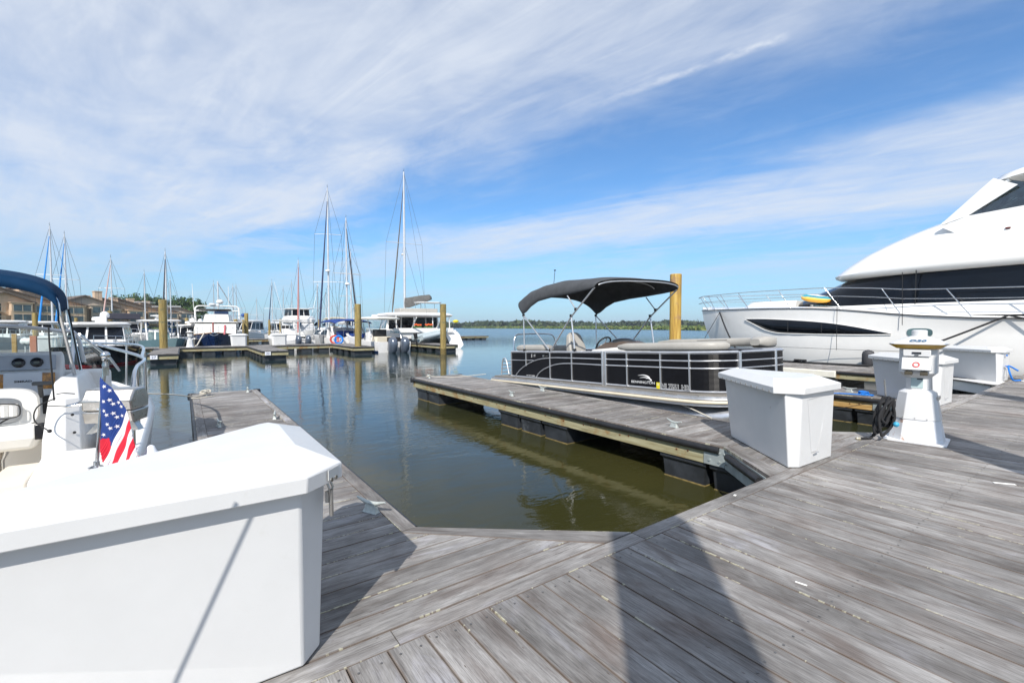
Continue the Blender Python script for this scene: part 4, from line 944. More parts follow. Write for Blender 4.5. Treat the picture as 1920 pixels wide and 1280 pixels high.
def paddleboard():
    o = thing('paddle_board', 'teal, white and orange striped board lying on the yacht foredeck', 'paddle board', (22.85, 8.55, 2.74))
    T = Matrix.Rotation(R(10), 4, 'X') @ Matrix.Rotation(R(-24), 4, 'Y')
    for a, b, mt_, nm in ((-.42, -.14, mat('board_orange', (.75,.38,.04), .4), 'orange_edge'), (-.14, -.04, mat('board_yellow', (.78,.62,.12), .4), 'yellow_stripe'), (-.04, .20, mat('board_teal', (.02,.28,.36), .4), 'teal_stripe'), (.20, .42, WHITE, 'white_edge')):
        m = M(); n = 18; r = [[], [], [], []]
        for i in range(n+1):
            y = -.6+1.2*i/n; w_ = .30*max(0.02, 1-(abs(y)/.6)**2.6)**.55
            xa, xb = max(-w_, min(w_, a)), max(-w_, min(w_, b)); rc = .10*(y/1.5)**2
            for q, (x, z) in enumerate(((xa, .05), (xb, .05), (xb, -.05), (xa, -.05))): r[q].append((x, y, z+rc))
        m.loft([[r[q][i] for q in range(4)] for i in range(n+1)]); m.xf(T); build(nm, m, mt_, o)
paddleboard()
def yline(pts, r, label, mt_=ROPEK): rope('mooring_line', pts, r, mt_, label, 'mooring line')
yline(sag((20.55, 5.9, .05), (21.55, 2.55, 1.86), .05), .035, 'thick black spring line rising from the dock to the yacht side cleat')
yline(sag((21.55, 2.55, 1.86), (20.9, .4, 1.35), .04), .03, 'black line leading from the yacht side cleat off to the right')
yline(sag((23.15, 13.2, 2.25), (20.6, 10.6, .05), .25), .04, 'sagging black bow line with chafe guard at the yacht bow')
yline([(23.15, 13.2, 2.25), (21.2, 13.4, .02)], .015, 'thin tight bow line falling left of the yacht bow')
yline(sag((20.5, 5.9, .05), (20.5, 10.4, .06), .02), .05, 'black line lying along the edge of the wide finger dock')
yline([(21.55, 7.3, 2.9), (21.45, 7.25, .55)], .009, 'thin fender line hanging from the yacht rail to the black fender')
yline([(21.55, 5.25, 3.5), (21.5, 5.2, 1.55)], .012, 'thin vertical line hanging in front of the yacht salon glass')
yline(sag((21.5, 10.8, .62), (21.55, 3.0, .60), .03), .008, 'thin dark line strung low along the yacht hull')
m = M(); m.lathe([(.02, -.02), (.16, 0), (.20, .1), (.20, .45), (.17, .56), (.06, .62), (.02, .63)], (0,0,0), 18); f_ = build('boat_fender', m, mat('dark_fender_cover', (.045,.045,.05), .7), smooth=50); f_.location = (21.32, 6.15, -.02); tag(f_, 'dark fender with a faded badge standing between the yacht and its dock', 'fender')
m = M(); 
for k in range(9): m.cbox((20.5+.1*math.sin(k*2.2), 8.2+.18*math.cos(k*1.7), .08+.03*(k%3)), .2, .1, .05, k)
o_ = build('rope_heap', m, ROPEK, bevel=.02); tag(o_, 'heap of black rope on the wide finger dock beside the yacht', 'rope')
rope('blue_hose', [(18.35, 1.95, .30), (18.25, 2.1, .42), (18.05, 2.1, .40), (17.95, 2.05, .22), (18.05, 2.0, .06), (18.3, 1.9, .05)], .022, ROPEB, 'blue water hose loop hanging beside the pedestal at the right edge', 'hose')
# ---------------------------------------------------------------- walkaround boat moored at the left edge
def left_boat():
    o = thing('walkaround_boat', 'white motor boat with navy bimini and helm seat, cut off by the left edge', 'motor boat', (-1.7, 7.5, WZ))
    cx = -1.72; hb = 1.38; Y0 = 3.95; Y1 = 11.3
    def shb(s): return hb*(1 if s < .5 else (1-((s-.5)/.5)**2.4))+.001
    st = [0, .15, .3, .45, .55, .65, .75, .84, .92, .97, 1.0]
    zs = lambda s: lerp(.20, .62, s**1.5)
    m = M(); rings = []
    for s in st:
        b = shb(s); y = lerp(Y0, Y1, s); r = .9*(1-s*.2)
        rings.append([(cx-b, y, zs(s)), (cx-b*.96, y-.1*s, -.1), (cx-b*.85, y-.4*s, -.65), (cx, y-.7*s, -1.0), (cx+b*.85, y-.4*s, -.65), (cx+b*.96, y-.1*s, -.1), (cx+b, y, zs(s))])
    m.loft(rings, closed=False, cap=False); m.loft([rings[0][:4], list(reversed(rings[0][3:]))], closed=False, cap=False)
    build('hull', m, WHITE, o, world=True, smooth=50)
    # gunwale deck round the cockpit, foredeck and cockpit sole
    m = M(); outer = [(cx-shb(s), lerp(Y0, Y1, s), zs(s)) for s in st]; 
    inn = lambda s: max(.02, shb(s)-.30)
    for sd in (-1, 1):
        m.loft([[(cx+sd*shb(s), lerp(Y0, Y1, s), zs(s)), (cx+sd*(shb(s)-.05), lerp(Y0, Y1, s), zs(s)+.035), (cx+sd*inn(s), lerp(Y0, Y1, s), zs(s)+.03), (cx+sd*inn(s), lerp(Y0, Y1, s), -.22)] for s in st], closed=False, cap=False)
    build('gunwale', m, WHITE, o, world=True, smooth=35, solid=.01)
    m = M(); m.box(cx-1.3, cx+1.3, Y0+.02, 8.4, -.30, -.25); build('cockpit_sole', m, CREAMGEL, o, world=True)
    m = M(); m.loft([[(cx-shb(s)+.12, lerp(Y0, Y1, s), zs(s)+.02), (cx, lerp(Y0, Y1, s), zs(s)+.16), (cx+shb(s)-.12, lerp(Y0, Y1, s), zs(s)+.02)] for s in (.62, .7, .78, .86, .94, .985)], closed=False, cap=False); build('foredeck', m, WHITE, o, world=True, smooth=50)
    # stern deck with the bait hatch
    m = M(); m.box(cx-1.30, cx+1.32, Y0, 4.78, .06, .20); build('stern_deck', m, WHITE, o, world=True, bevel=.04, seg=3)
    m = M(); m.box(cx-1.3, cx+1.1, 4.78, 5.25, -.26, .02); build('stern_bench', m, CREAMGEL, o, world=True, bevel=.03)
    m = M(); m.box(-1.10, -.72, 4.42, 4.74, .205, .23); build('hatch', m, WHITE, o, world=True, bevel=.012)
    for (x, y) in ((-1.02, 4.70), (-.78, 4.70)):
        m = M(); m.cbox((x, y, .238), .05, .03, .012); build('hinge', m, STEEL, o, world=True, bevel=.003)
    m = M(); m.box(-.93, -.90, 4.30, 4.41, .18, .235); build('hatch_latch', m, BLACKM, o, world=True, bevel=.005)
    # starboard quarter block between the stern deck and the helm
    m = M(); m.loft([[(-1.0, 4.95, -.25), (-1.0, 4.95, .32), (-.47, 4.80, .32), (-.47, 4.80, -.1)], [(-1.02, 5.6, -.25), (-1.02, 5.6, .40), (-.47, 5.6, .40), (-.47, 5.6, -.1)]]); build('quarter_coaming', m, WHITE, o, world=True, bevel=.04, seg=3)
    m = M(); m.lathe([(.055, 0), (.055, .008), (.03, .012)], (0,0,0), 18); m.xf(Matrix.Translation((-.66, 4.868, .245)) @ Matrix.Rotation(R(90), 4, 'X') @ Matrix.Diagonal((1.1, .8, 1, 1))); build('drain_fitting', m, STEEL, o, world=True, smooth=40)
    m = M(); m.box(-.685, -.635, 4.85, 4.858, .23, .26); build('fitting_label', m, BLUEC, o, world=True)
    # helm bulkhead: the tall curved moulding
    def ring(z, a, b, c, d, k=.10): return [(a, c, z), (b-k, c, z), (b, c+k, z), (b, d, z), (a, d, z)]
    m = M(); m.loft([ring(-.25, -1.14, -.84, 6.05, 7.6), ring(.40, -1.12, -.86, 6.12, 7.6), ring(.76, -1.11, -.89, 6.35, 7.6), ring(.92, -1.10, -.94, 6.6, 7.6), ring(.96, -1.08, -.97, 6.8, 7.6)])
    build('helm_bulkhead', m, WHITE, o, world=True, bevel=.025, seg=3)
    for p in ((-.92, 6.24, .62), (-.90, 6.18, .45), (-.83, 6.28, .72), (-.83, 6.25, .66)):
        m = M(); m.sphere(p, .014, 8); build('button', m, BLACKM, o, world=True)
    m = M(); m.loft([[(-2.7, 7.6, .5), (-.75, 7.6, .5), (-.75, 7.6, .98), (-2.7, 7.6, .98)], [(-2.5, 9.9, .5), (-1.0, 9.9, .5), (-1.1, 9.9, .72), (-2.4, 9.9, .72)]]); build('cabin_trunk', m, WHITE, o, world=True, bevel=.05, seg=3)
    # dash
    m = M(); m.loft([[(-2.75, 7.30, -.2), (-1.16, 7.30, -.2), (-1.16, 7.30, .70), (-2.75, 7.30, .70)], [(-2.75, 7.55, -.2), (-1.16, 7.55, -.2), (-1.16, 7.55, 1.22), (-2.75, 7.55, 1.22)]]); build('dash', m, WHITE, o, world=True, bevel=.03, seg=3)
    T = frame((-1.66, 7.44, 1.085), (1, 0, 0), (0, .18, 1))
    def pan(nm, x0, x1, z0, z1, t, mt_, bev=.01, seg=3):
        m = M(); m.box(x0, x1, z0, z1, 0, t); m.xf(T); return build(nm, m, mt_, o, world=True, bevel=bev, seg=seg)
    pan('gauge_panel', -.58, .44, -.085, .085, .018, mat('gauge_panel_grey', (.34,.37,.42), .35), .03)
    for x in (-.36, -.14, .16):
        pass
    for x in (.14, .285):
        m = M(); m.lathe([(.054, .018), (.054, .034), (.045, .04)], (x, 0, 0), 24); m.xf(T); g = build('gauge', m, BLACKP, o, world=True, smooth=40)
        m = M(); m.box(x-.024, x+.024, -.014, .010, .041, .043); m.xf(T); build('gauge_face', m, mat('gauge_lcd', (.09,.10,.08), .3), o, world=True)
    T = frame((-1.66, 7.36, .86), (1, 0, 0), (0, .14, 1))
    pan('wood_trim', -.60, .44, -.11, .11, .008, BURL, .004)
    pan('electronics_cover', .03, .335, -.125, .125, .02, mat('cover_grey', (.58,.61,.66), .45), .008)
    text_mesh('cover_lettering', 'SIMRAD', .030, BLACKM, Matrix.Translation((1.7, -7.5, .6)) @ T @ Matrix.Translation((.185, .02, .024)), o, .001, sx=1.35, bold=.0006)
    m = M(); m.box(-1.30, -1.20, 7.18, 7.30, .52, .72); build('shift_box', m, BLACKM, o, world=True, bevel=.01)
    m = M(); m.tube([(-1.30, 7.15, .72), (-1.29, 7.05, .86)], .022, 8); m.cbox((-1.27, 7.03, .88), .15, .05, .04); build('throttle_lever', m, mat('lever_grey', (.10,.10,.10), .4), o, world=True, bevel=.006)
    m = M(); m.box(-1.26, -1.12, 6.6, 6.7, .34, .50); build('battery_switch', m, BLACKP, o, world=True, bevel=.01)
    m = M(); c = Vector((-1.85, 7.15, .82)); ax = Vector((0, -.8, .6)); a = Vector((1,0,0)); bb = ax.cross(a)
    m.tube([c+(a*math.cos(t)+bb*math.sin(t))*.19 for t in [2*math.pi*k/24 for k in range(25)]], .014, 8)
    for t in (.5, 2.6, 4.7): m.tube([c, c+(a*math.cos(t)+bb*math.sin(t))*.19], .01, 6)
    build('steering_wheel', m, STEELB, o, world=True, smooth=50)
    def SB(nm, mm, *a, **k): mm.v = [(x+.02, y+.95, z-.10) for x, y, z in mm.v]; return build(nm, mm, *a, **k)
    # moulded helm seat: shell ring, cushion, seat pan, pedestal
    m = M()
    def rr(w_, h_, z, y, k=.35, n=28, x0=-1.62):
        out = []
        for i in range(n):
            t = 2*math.pi*i/n; out.append((x0+w_*math.copysign(abs(math.cos(t))**k, math.cos(t)), y, z+h_*math.copysign(abs(math.sin(t))**k, math.sin(t))))
        return out
    o1 = rr(.36, .20, .77, 5.82, .5); o2 = rr(.36, .20, .77, 5.72, .5); i1 = rr(.25, .135, .75, 5.72, .5); i2 = rr(.25, .135, .75, 5.82, .5)
    m.loft([o1, o2, i1, i2, o1], cap=False); SB('seat_back_shell', m, VINYLW, o, world=True, smooth=60)
    m = M(); m.loft([[(-1.98, 5.66, .60), (-1.26, 5.66, .60), (-1.24, 5.80, .60), (-2.0, 5.80, .60)], [(-2.0, 5.66, .46), (-1.24, 5.66, .46), (-1.22, 6.25, .46), (-2.02, 6.25, .46)], [(-1.94, 5.72, .33), (-1.30, 5.72, .33), (-1.28, 6.2, .35), (-1.96, 6.2, .35)]]); SB('seat_pan', m, VINYLW, o, world=True, bevel=.05, seg=4)
    m = M()
    for k in range(8):
        x = -1.86+.058*k; m.loft([[(x, 5.70, .69), (x+.055, 5.70, .69), (x+.055, 5.66, .70), (x+.028, 5.645, .70), (x, 5.66, .70)], [(x, 5.70, .82), (x+.055, 5.70, .82), (x+.055, 5.66, .81), (x+.028, 5.645, .81), (x, 5.66, .81)]])
    SB('seat_cushion', m, VINYLW, o, world=True, smooth=30)
    m = M(); m.tube([Vector(p) for p in rr(.245, .075, .755, 5.66, .45)]+[Vector(rr(.245, .075, .755, 5.66, .45)[0])], .006, 6); m.tube([(-1.75, 5.68, .68), (-1.66, 5.70, .60)], .008, 6); m.tube([(-1.46, 5.68, .68), (-1.58, 5.70, .60)], .008, 6); SB('cushion_piping', m, BLACKM, o, world=True, smooth=60)
    m = M(); m.lathe([(.12, -.24), (.12, -.20), (.05, -.18), (.05, .2), (.11, .33)], (-1.62, 6.0, 0), 16); SB('seat_pedestal', m, STEEL, o, world=True, smooth=40)
    m = M(); m.box(-1.5, -1.2, 4.95, 5.7, -.12, .20); SB('cooler_box', m, CREAMGEL, o, world=True, bevel=.03)
    m = M(); m.cbox((-1.56, 5.88, -.02), .05, .04, .05); SB('seat_lock', m, YELLOW, o, world=True, bevel=.005)
    # windshield
    fr = [(-2.9, 7.9, 1.48), (-2.2, 7.72, 1.52), (-1.6, 7.68, 1.50), (-1.25, 7.74, 1.45), (-1.10, 7.85, 1.40), (-1.04, 7.9, 1.05)]
    m = M(); m.tube(smooth_pts(fr, 5), .022, 8); m.tube([(-1.12, 7.85, 1.42), (-1.10, 7.5, 1.00)], .02, 6); m.tube([(-1.08, 7.9, 1.40), (-.86, 8.6, 1.05), (-.80, 9.0, .84)], .018, 6); build('windshield_frame', m, ALU, o, world=True, smooth=60)
    m = M(); m.loft([fr[:5], [(x, y+.12, .98) for x, y, z in fr[:5]]], closed=False, cap=False); m.add([(-1.10, 7.85, 1.40), (-.84, 8.8, .95), (-1.02, 7.9, .92)], [(0,1,2)]); build('windshield_glass', m, CLEARG, o, world=True)
    # bimini: canvas boot over two hoops
    m = M()
    def arch(y, hw, zt, drop, n=26):
        out = []
        for i in range(n+1):
            ph = math.pi*i/n; c = math.cos(ph); out.append(Vector((-2.16-hw*math.copysign(abs(c)**.55, c)*-1*-1, y, zt-drop+drop*abs(math.sin(ph))**.55)))
        return out
    A = arch(6.10, 1.19, 1.99, .36); B = arch(7.35, 1.06, 2.08, .38)
    def can(s, t):
        i = min(int(t*26), 25); f = t*26-i; a = A[i].lerp(A[i+1], f); b = B[i].lerp(B[i+1], f); p = a.lerp(b, s); p.z += .05*math.sin(math.pi*s)*(1-abs(2*t-1)**3); return p
    m = M(); m.grid(can, 8, 60); build('bimini_canvas', m, CANVASN, o, world=True, smooth=60, solid=.012)
    m = M(); m.loft([[p+Vector((0, -.012, 0)) for p in A], [p+Vector((0, -.02, -.10)) for p in A]], closed=False, cap=False); build('canvas_valance', m, CANVASN, o, world=True, smooth=60, solid=.012)
    for pts, rd in (([A[-1]+Vector((-.0,0,.02)), (-1.0, 7.0, .93)], .015), ([B[-1], (-.99, 7.3, .98)], .015), ([B[-1]+Vector((-.06,-.1,-.0)), (-1.03, 7.2, .98)], .015), ([A[0], (-3.1, 7.0, .8)], .017)):
        m = M(); m.tube(pts, rd, 8); build('bimini_pole', m, STEEL, o, world=True, smooth=60)
    for Q in (A, B): m = M(); m.tube([Q[i]-Vector((0,0,.03)) for i in range(27)], .014, 8); build('bimini_hoop', m, STEEL, o, world=True, smooth=60)
    m = M(); m.tube([B[-1]+Vector((.02,-.06,0)), (-.985, 7.22, 1.0)], .009, 6); build('black_strap', m, BLACKM, o, world=True)
    m = M(); m.tube([(-1.04, 6.2, .78), (-1.06, 6.2, 1.35), (-1.065, 6.22, 1.50)], .007, 8); build('antenna', m, BLACKM, o, world=True)
    m = M(); m.tube(smooth_pts([(-1.03, 6.2, .80), (-1.14, 6.12, .74), (-1.15, 6.05, .62), (-1.05, 6.0, .52)], 5), .006, 6); m.tube(smooth_pts([(-1.02, 6.2, .84), (-.96, 6.15, .85), (-.88, 6.12, .84)], 4), .005, 6); m.sphere((-1.04, 5.98, .52), .018, 8); m.tube([(-1.08, 6.14, .74), (-.92, 6.10, .72)], .005, 6); build('antenna_cable', m, BLACKM, o, world=True, smooth=60)
    # bow rail on the starboard side
    def rp(y, dz): s = (y-Y0)/(Y1-Y0); return Vector((cx+shb(s)*.93, y, zs(s)+dz))
    m = M(); m.tube(smooth_pts([(-.95, 8.4, 1.25), rp(7.4, .78), rp(6.6, .76), rp(6.2, .70), rp(6.0, .45), rp(5.95, .04)], 5), .019, 8); m.tube(smooth_pts([rp(11.2, .60), rp(10, .70), rp(8.8, .78), rp(7.4, .78)], 5), .019, 8)
    build('bow_rail', m, STEEL, o, world=True, smooth=60)
    for y in (6.6, 8.2, 9.7):
        m = M(); m.tube([rp(y, .76), rp(y+.05, .02)], .016, 8); build('rail_post', m, STEEL, o, world=True, smooth=60)
    return o
lb = left_boat()
def grill():
    o = thing('boat_grill', 'stainless steel barbecue grill clamped to the rail behind the flag', 'grill', (-.58, 5.4, .58))
    def bx_(nm, a, b, mt_, bev=.02): m = M(); m.loft([[(x, y, z) for x, y, z in a], [(x, y, z) for x, y, z in b]]); return build(nm, m, mt_, o, world=True, bevel=bev, seg=3)
    T = Matrix.Translation((-.50, 5.34, .745)) @ Matrix.Scale(.84, 4) @ Matrix.Rotation(R(-22), 4, 'Z')
    def prof(x): return [(x, -.16, .03), (x, .16, .03), (x, .18, .14), (x, .10, .25), (x, -.10, .25), (x, -.18, .14)]
    m = M(); m.loft([prof(-.22), prof(.22)]); m.xf(T); build('lid', m, STEELB, o, world=True, bevel=.015, seg=3)
    m = M(); m.loft([[(-.22, y, z) for y, z in ((-.17, .025), (.17, .025), (.13, -.10), (-.13, -.10))], [(.22, y, z) for y, z in ((-.17, .025), (.17, .025), (.13, -.10), (-.13, -.10))]]); m.xf(T); build('firebox', m, STEELB, o, world=True, bevel=.012)
    m = M(); m.tube(smooth_pts([(-.22, -.12, .10), (-.36, -.13, .09), (-.37, .0, .09), (-.36, .08, .10), (-.22, .10, .11)], 4), .013, 8); m.xf(T); build('side_handle', m, STEEL, o, world=True, smooth=60)
    m = M(); m.tube([(-.06, -.21, .06), (.16, -.21, .06)], .011, 8); m.tube([(-.06, -.21, .06), (-.06, -.17, .06)], .008, 6); m.tube([(.16, -.21, .06), (.16, -.17, .06)], .008, 6); m.xf(T); build('lid_handle', m, STEEL, o, world=True, smooth=60)
    m = M(); m.loft([[(-.15, -.05, -.10), (-.10, -.05, -.10), (-.20, -.05, -.22), (-.25, -.05, -.22)], [(-.15, .05, -.10), (-.10, .05, -.10), (-.20, .05, -.22), (-.25, .05, -.22)]]); m.box(-.03, .03, -.03, .03, -.34, -.10); m.loft([[(.12, -.05, -.10), (.17, -.05, -.10), (.22, -.05, -.20), (.17, -.05, -.20)], [(.12, .05, -.10), (.17, .05, -.10), (.22, .05, -.20), (.17, .05, -.20)]]); m.xf(T); build('bracket', m, STEELB, o, world=True)
grill()
m = M(); m.lathe([(.01, -.30), (.07, -.27), (.10, -.2), (.105, .12), (.09, .20), (.04, .25), (.025, .29), (.01, .30)], (0,0,0), 20); f_ = build('boat_fender', m, mat('white_fender', (.74,.76,.80), .35), smooth=50); f_.location = (-.24, 4.78, .22); tag(f_, 'white cylindrical fender hanging on the quarter of the left boat beside the flag', 'fender')
# ---------------------------------------------------------------- flag on its staff
def flag():
    D = 3.65; s = thing('flag_staff', 'stainless flag staff with ball top on the stern of the left boat', 'flag staff', tuple(at(181, 876, D)))
    b, t = at(181, 876, D), at(197, 672, D)
    m = M(); m.tube([b, t], .013, 12); build('staff', m, STEEL, s, world=True, smooth=50)
    m = M(); m.sphere(at(197.5, 665.5, D), .031, 18); build('ball_finial', m, STEEL, s, world=True, smooth=60)
    m = M(); p = at(197.5, 678, D); m.lathe([(.018, -.05), (.024, -.03), (.016, 0), (.024, .02), (.012, .03)], p, 12); m.cbox(tuple(at(199, 696, D)), .035, .035, .07); build('clamp', m, STEEL, s, world=True, smooth=40)
    m = M(); m.lathe([(.055, -.005), (.055, .008), (.022, .02), (.02, .05)], b, 20); build('socket', m, STEEL, s, world=True, smooth=40)
    fo = thing('flag', 'stars and stripes flag hanging in folds from the staff on the left boat', 'flag', tuple(at(190, 706, D)))
    rx, up_ = _rt.normalized(), Vector((0,0,1)); org = at(190, 706, D-.03); k = D/FPX; nd = Vector((_fw.x, _fw.y, 0)).normalized()
    def P(px, py, off=0.0):
        # cloth surface: staff-side fold at the left, soft vertical folds across
        r = 5.0*math.sin((px-190)*.085+(py-706)*.018)+2.2*math.sin((px-190)*.21+1.1-(py-706)*.03)
        return org+rx*((px-190)*k)-up_*((py-706)*k)+nd*(-(r*k*.9)+off)
    def HF(h, f):      # h 0..1 down the hoist edge (right outline), f along the fly
        hx, hy = 190+10*min(1, h*6)+62*h, 706+ (118*h if h < 7/13 else 63.5+218*(h-7/13))
        return hx-42*f, hy+95*f
    left = lambda py: 189.0+1.2*math.sin(py*.05)+max(0, (py-840))*.10
    N = 78
    for nm, mt_, rng in (('canton', FLAGB, None), ('red_stripes', FLAGR, 1), ('white_stripes', FLAGW, 0)):
        m = M()
        for i in range(N):
            h0, h1 = i/N, (i+1)/N; k13 = int((i+.5)/N*13); can_ = k13 < 7
            # fly length until the fold
            L = 0; 
            while L < 1.9 and HF(h1, L)[0] > left(HF(h1, L)[1]): L += .02
            nf = 30
            for j in range(nf):
                f0, f1 = L*j/nf, L*(j+1)/nf; q = [HF(h0, f0), HF(h1, f0), HF(h1, f1), HF(h0, f1)]
                cy = (q[0][1]+q[2][1])/2
                if cy > 905: continue
                canton = can_ and (cy < 822 or q[0][0] > 203)
                col = 'canton' if canton else ('red_stripes' if (k13 % 2 == 0) else 'white_stripes')
                if can_ and not canton: col = 'red_stripes'
                if col == nm: m.add([P(*a) for a in q], [(0,1,2,3)])
        if m.v: build(nm, m, mt_, fo, world=True, smooth=70, solid=.0015)
    stars = M(); n = 0
    for h in (.035, .10, .165, .23, .295, .36, .425, .49):
        for f in (.06, .27, .48, .69, .90):
            ff = f+(.105 if int(h*100) % 2 else 0); x, y = HF(h, ff)
            if x < left(y)+4 or y > 824+ (x-190)*-.6 or y < 712: continue
            a0 = math.pi/2+.35; pts = []
            for q in range(10):
                a = a0+q*math.pi/5; r_ = 4.0 if q % 2 == 0 else 1.65
                pts.append(P(x+r_*math.cos(a), y-r_*math.sin(a), -.003))
            c = P(x, y, -.003); b0 = stars.add(pts+[c], [(q, (q+1) % 10, 10) for q in range(10)]); n += 1
    st_ = build('stars', stars, FLAGW, fo, world=True); st_['kind'] = 'stuff'
flag()
# unseen leaning pole added to cast the thin shadow on the near white box
m = M(); m.tube([(-1.16, 1.49, 0), (-.40, 1.49, 1.52)], .0055, 8); o_ = build('shadow_pole', m, ALU, smooth=60); tag(o_, 'added unseen metal pole, leaning to cast a thin shadow on the nearest white box', 'pole')
# ---------------------------------------------------------------- far docks
def bg_dock(x0, x1, y0, y1, label, name='finger_dock', group=None, z=0.0, along='x'):
    o = thing(name, label, 'dock', (x0, y0, z), 0, group)
    m = M()
    if along == 'y':
        y = y0
        while y < y1-.05: m.plank((x0, y+.01), (x1, y+.01), (x1, min(y1, y+.3)), (x0, min(y1, y+.3)), z); y += .3
    else:
        x = x0
        while x < x1-.05: m.plank((x+.01, y0), (x+.01, y1), (min(x1, x+.4), y1), (min(x1, x+.4), y0), z); x += .4
    build('deck', m, DECKFAR, o, world=True)
    m = M(); m.box(x0-.02, x1+.02, y0-.03, y0+.03, z-.30, z-.12); m.box(x0-.03, x0+.03, y0+.04, y1, z-.30, z-.12); m.box(x1-.03, x1+.03, y0+.04, y1, z-.30, z-.12); build('side_beam', m, TREATED, o, world=True)
    m = M(); m.box(x0-.05, x1+.05, y0-.06, y0+.02, z-.115, z-.038); m.box(x0-.06, x0+.02, y0+.03, y1, z-.115, z-.038); m.box(x1-.02, x1+.06, y0+.03, y1, z-.115, z-.038); build('bumper', m, RUBBER, o, world=True)
    if along == 'y':
        y = y0+.15
        while y < y1-.6:
            m = M(); m.box(x0+.08, x1-.08, y, y+.9, -.9, z-.30); build('float', m, FLOATB, o, world=True); y += 1.7
    else:
        x = x0+.2
        while x < x1-.8:
            m = M(); m.box(x, x+.8, y0+.06, y1-.06, -.9, z-.30); build('float', m, FLOATB, o, world=True); x += 1.35
    return o
BGG = 'far docks of the marina'
wk = bg_dock(-14, 12.2, 40.2, 42.4, 'long far walkway running behind the dock fingers across the basin', 'far_walkway', BGG)
bg_dock(-1.60, -.30, 31.4, 40.13, 'far finger dock at left with a tall pile and a number plate on its end', group=BGG, along='y')
bg_dock(3.95, 5.35, 31.8, 40.13, 'far finger dock in the middle, between two white boxes, with a number plate', group=BGG, along='y')
bg_dock(10.2, 11.7, 34.2, 40.13, 'far finger dock with a pile and the boat with blue canvas behind it', group=BGG, along='y')
bg_dock(17.0, 18.6, 33.6, 43.0, 'far finger dock at the right end of the basin in front of the catamaran', group=BGG, along='y')
bg_dock(-14, 40, 62, 64.2, 'distant walkway seen low behind the moored boats', 'far_walkway', BGG)
for (x, y, t) in ((-1.35, 31.35, '27'), (4.2, 31.75, '22')):
    m = M(); m.box(x-.16, x+.16, y-.055, y-.04, -.28, -.06); pl = build('number_plate', m, mat('plate_white', (.75,.76,.8), .5)); tag(pl, 'small number plate on the end of the far %s finger dock' % ('left' if x < 0 else 'middle'), 'sign')
    text_mesh('plate_lettering', t, .2, mat('plate_ink', (.02,.03,.12), .6), frame((x, y-.058, -.17), (1,0,0), (0,0,1)), pl, .002)
for (px, py, z1px, d, w_, lb_) in [
    (306, 658, 562, 31.5, 13, 'tall thick pile on the end of the far left finger dock'),
    (462, 634, 587, 42.5, 7, 'pile rising behind the small white box on the far walkway'),
    (671, 651, 570, 34.3, 12, 'tall pile on the far finger in front of the blue canvas boat'),
    (831, 645, 570, 34.2, 11.5, 'tall pile on the far right finger in front of the catamaran'),
    (350, 640, 602, 48, 5.5, 'short pile between the grey hull and the navy trawler'),
    (207, 640, 583, 44, 7.5, 'pile behind the radar of the black hulled cruiser'),
    (66, 680, 603, 30, 8, 'weathered grey pile seen over the windshield of the left boat'),
    (143, 640, 602, 46, 5, 'short ochre pile beyond the blue bimini pole'),
    (442, 640, 601, 56, 7, 'leaning-looking pile just right of the navy trawler'),
    (456, 640, 607, 60, 3.5, 'thin pile left of the taller pile beside the trawler'),
    (505, 636, 609, 62, 4, 'short pile in front of the mast right of the middle boxes'),
    (526, 640, 612, 55, 4, 'stub pile in front of the white sportfisher'),
    (580, 640, 606, 66, 3.5, 'dark stub pile right of the white sportfisher'),
    (587, 640, 609, 70, 3, 'small pile next to the dark stub pile'),
    (599, 640, 602, 58, 4.5, 'ochre pile left of the two tall sailboat masts')]:
    top = 1.5+(612-z1px)*d/FPX; p = gnd(px, d, 0)
    pile(p.x, p.y, top, w_*d/FPX/2, lb_, PILEW if d < 45 else streak_wood('far_pile_timber', (.17,.12,.04), (.30,.22,.08), (.40,.31,.13)), sides=12)
dock_box(3.95, 40.6, 'small white dock box in front of the navy trawler on the far walkway', sc=1.1, hinge=False)
dock_box(6.75, 40.6, 'white dock box at the head of the middle far finger dock', sc=1.1, hinge=False)
pedestal(.35, 40.5, .2, 'small white power pedestal beside the navy trawler bow on the far walkway', None, simple=True).scale = (.8, .8, .85)
# ---------------------------------------------------------------- boat kit
def hullmesh(L, B, fb, fs, draft=.5, flare=.30, rake=.10, full=2.2, n=12, tf=.9):
    """local +x forward from the stern at 0, z = 0 waterline"""
    S = [i/n for i in range(n+1)]; rings = []
    def hb(s, z01):
        b = B/2*(tf+(1-tf)*min(1, s/.4)) if s < .4 else B/2*(1-((s-.4)/.6)**full)
        return max(.004, b*(1-flare*(1-z01)*(.25+.75*s)))
    def sh(s): return lerp(fs, fb, s**1.8)
    for s in S:
        ring = []
        for side in (-1, 1):
            lv = [(sh(s), 1, 0), (sh(s)*.5, .66, .5), (0.02, .36, 1), (-draft*.4, .12, 1.2)]
            pts = [(s*L-rake*L*r*max(0, s-.5)*2, side*hb(s, q), z) for z, q, r in lv]
            ring += pts if side < 0 else [(s*L-rake*L*1.4*max(0, s-.5)*2, 0, -draft)]+pts[::-1]
        rings.append(ring)
    m = M(); m.loft(rings, closed=False, cap=False); r = rings[0]; m.add(r, [tuple(range(len(r)))])
    return m, hb, sh
def stripe(m, L, hb, sh, z0, z1, n=16, rake=.10):
    for sd in (-1, 1):
        m.loft([[(s*L*1.0-rake*L*(1-z/sh(s))*1.0*max(0, s-.5)*2, sd*(hb(s, .36+.64*z/sh(s))+.015), z) for z in (z0, z1)] for s in [i/n for i in range(n+1)]], closed=False, cap=False)
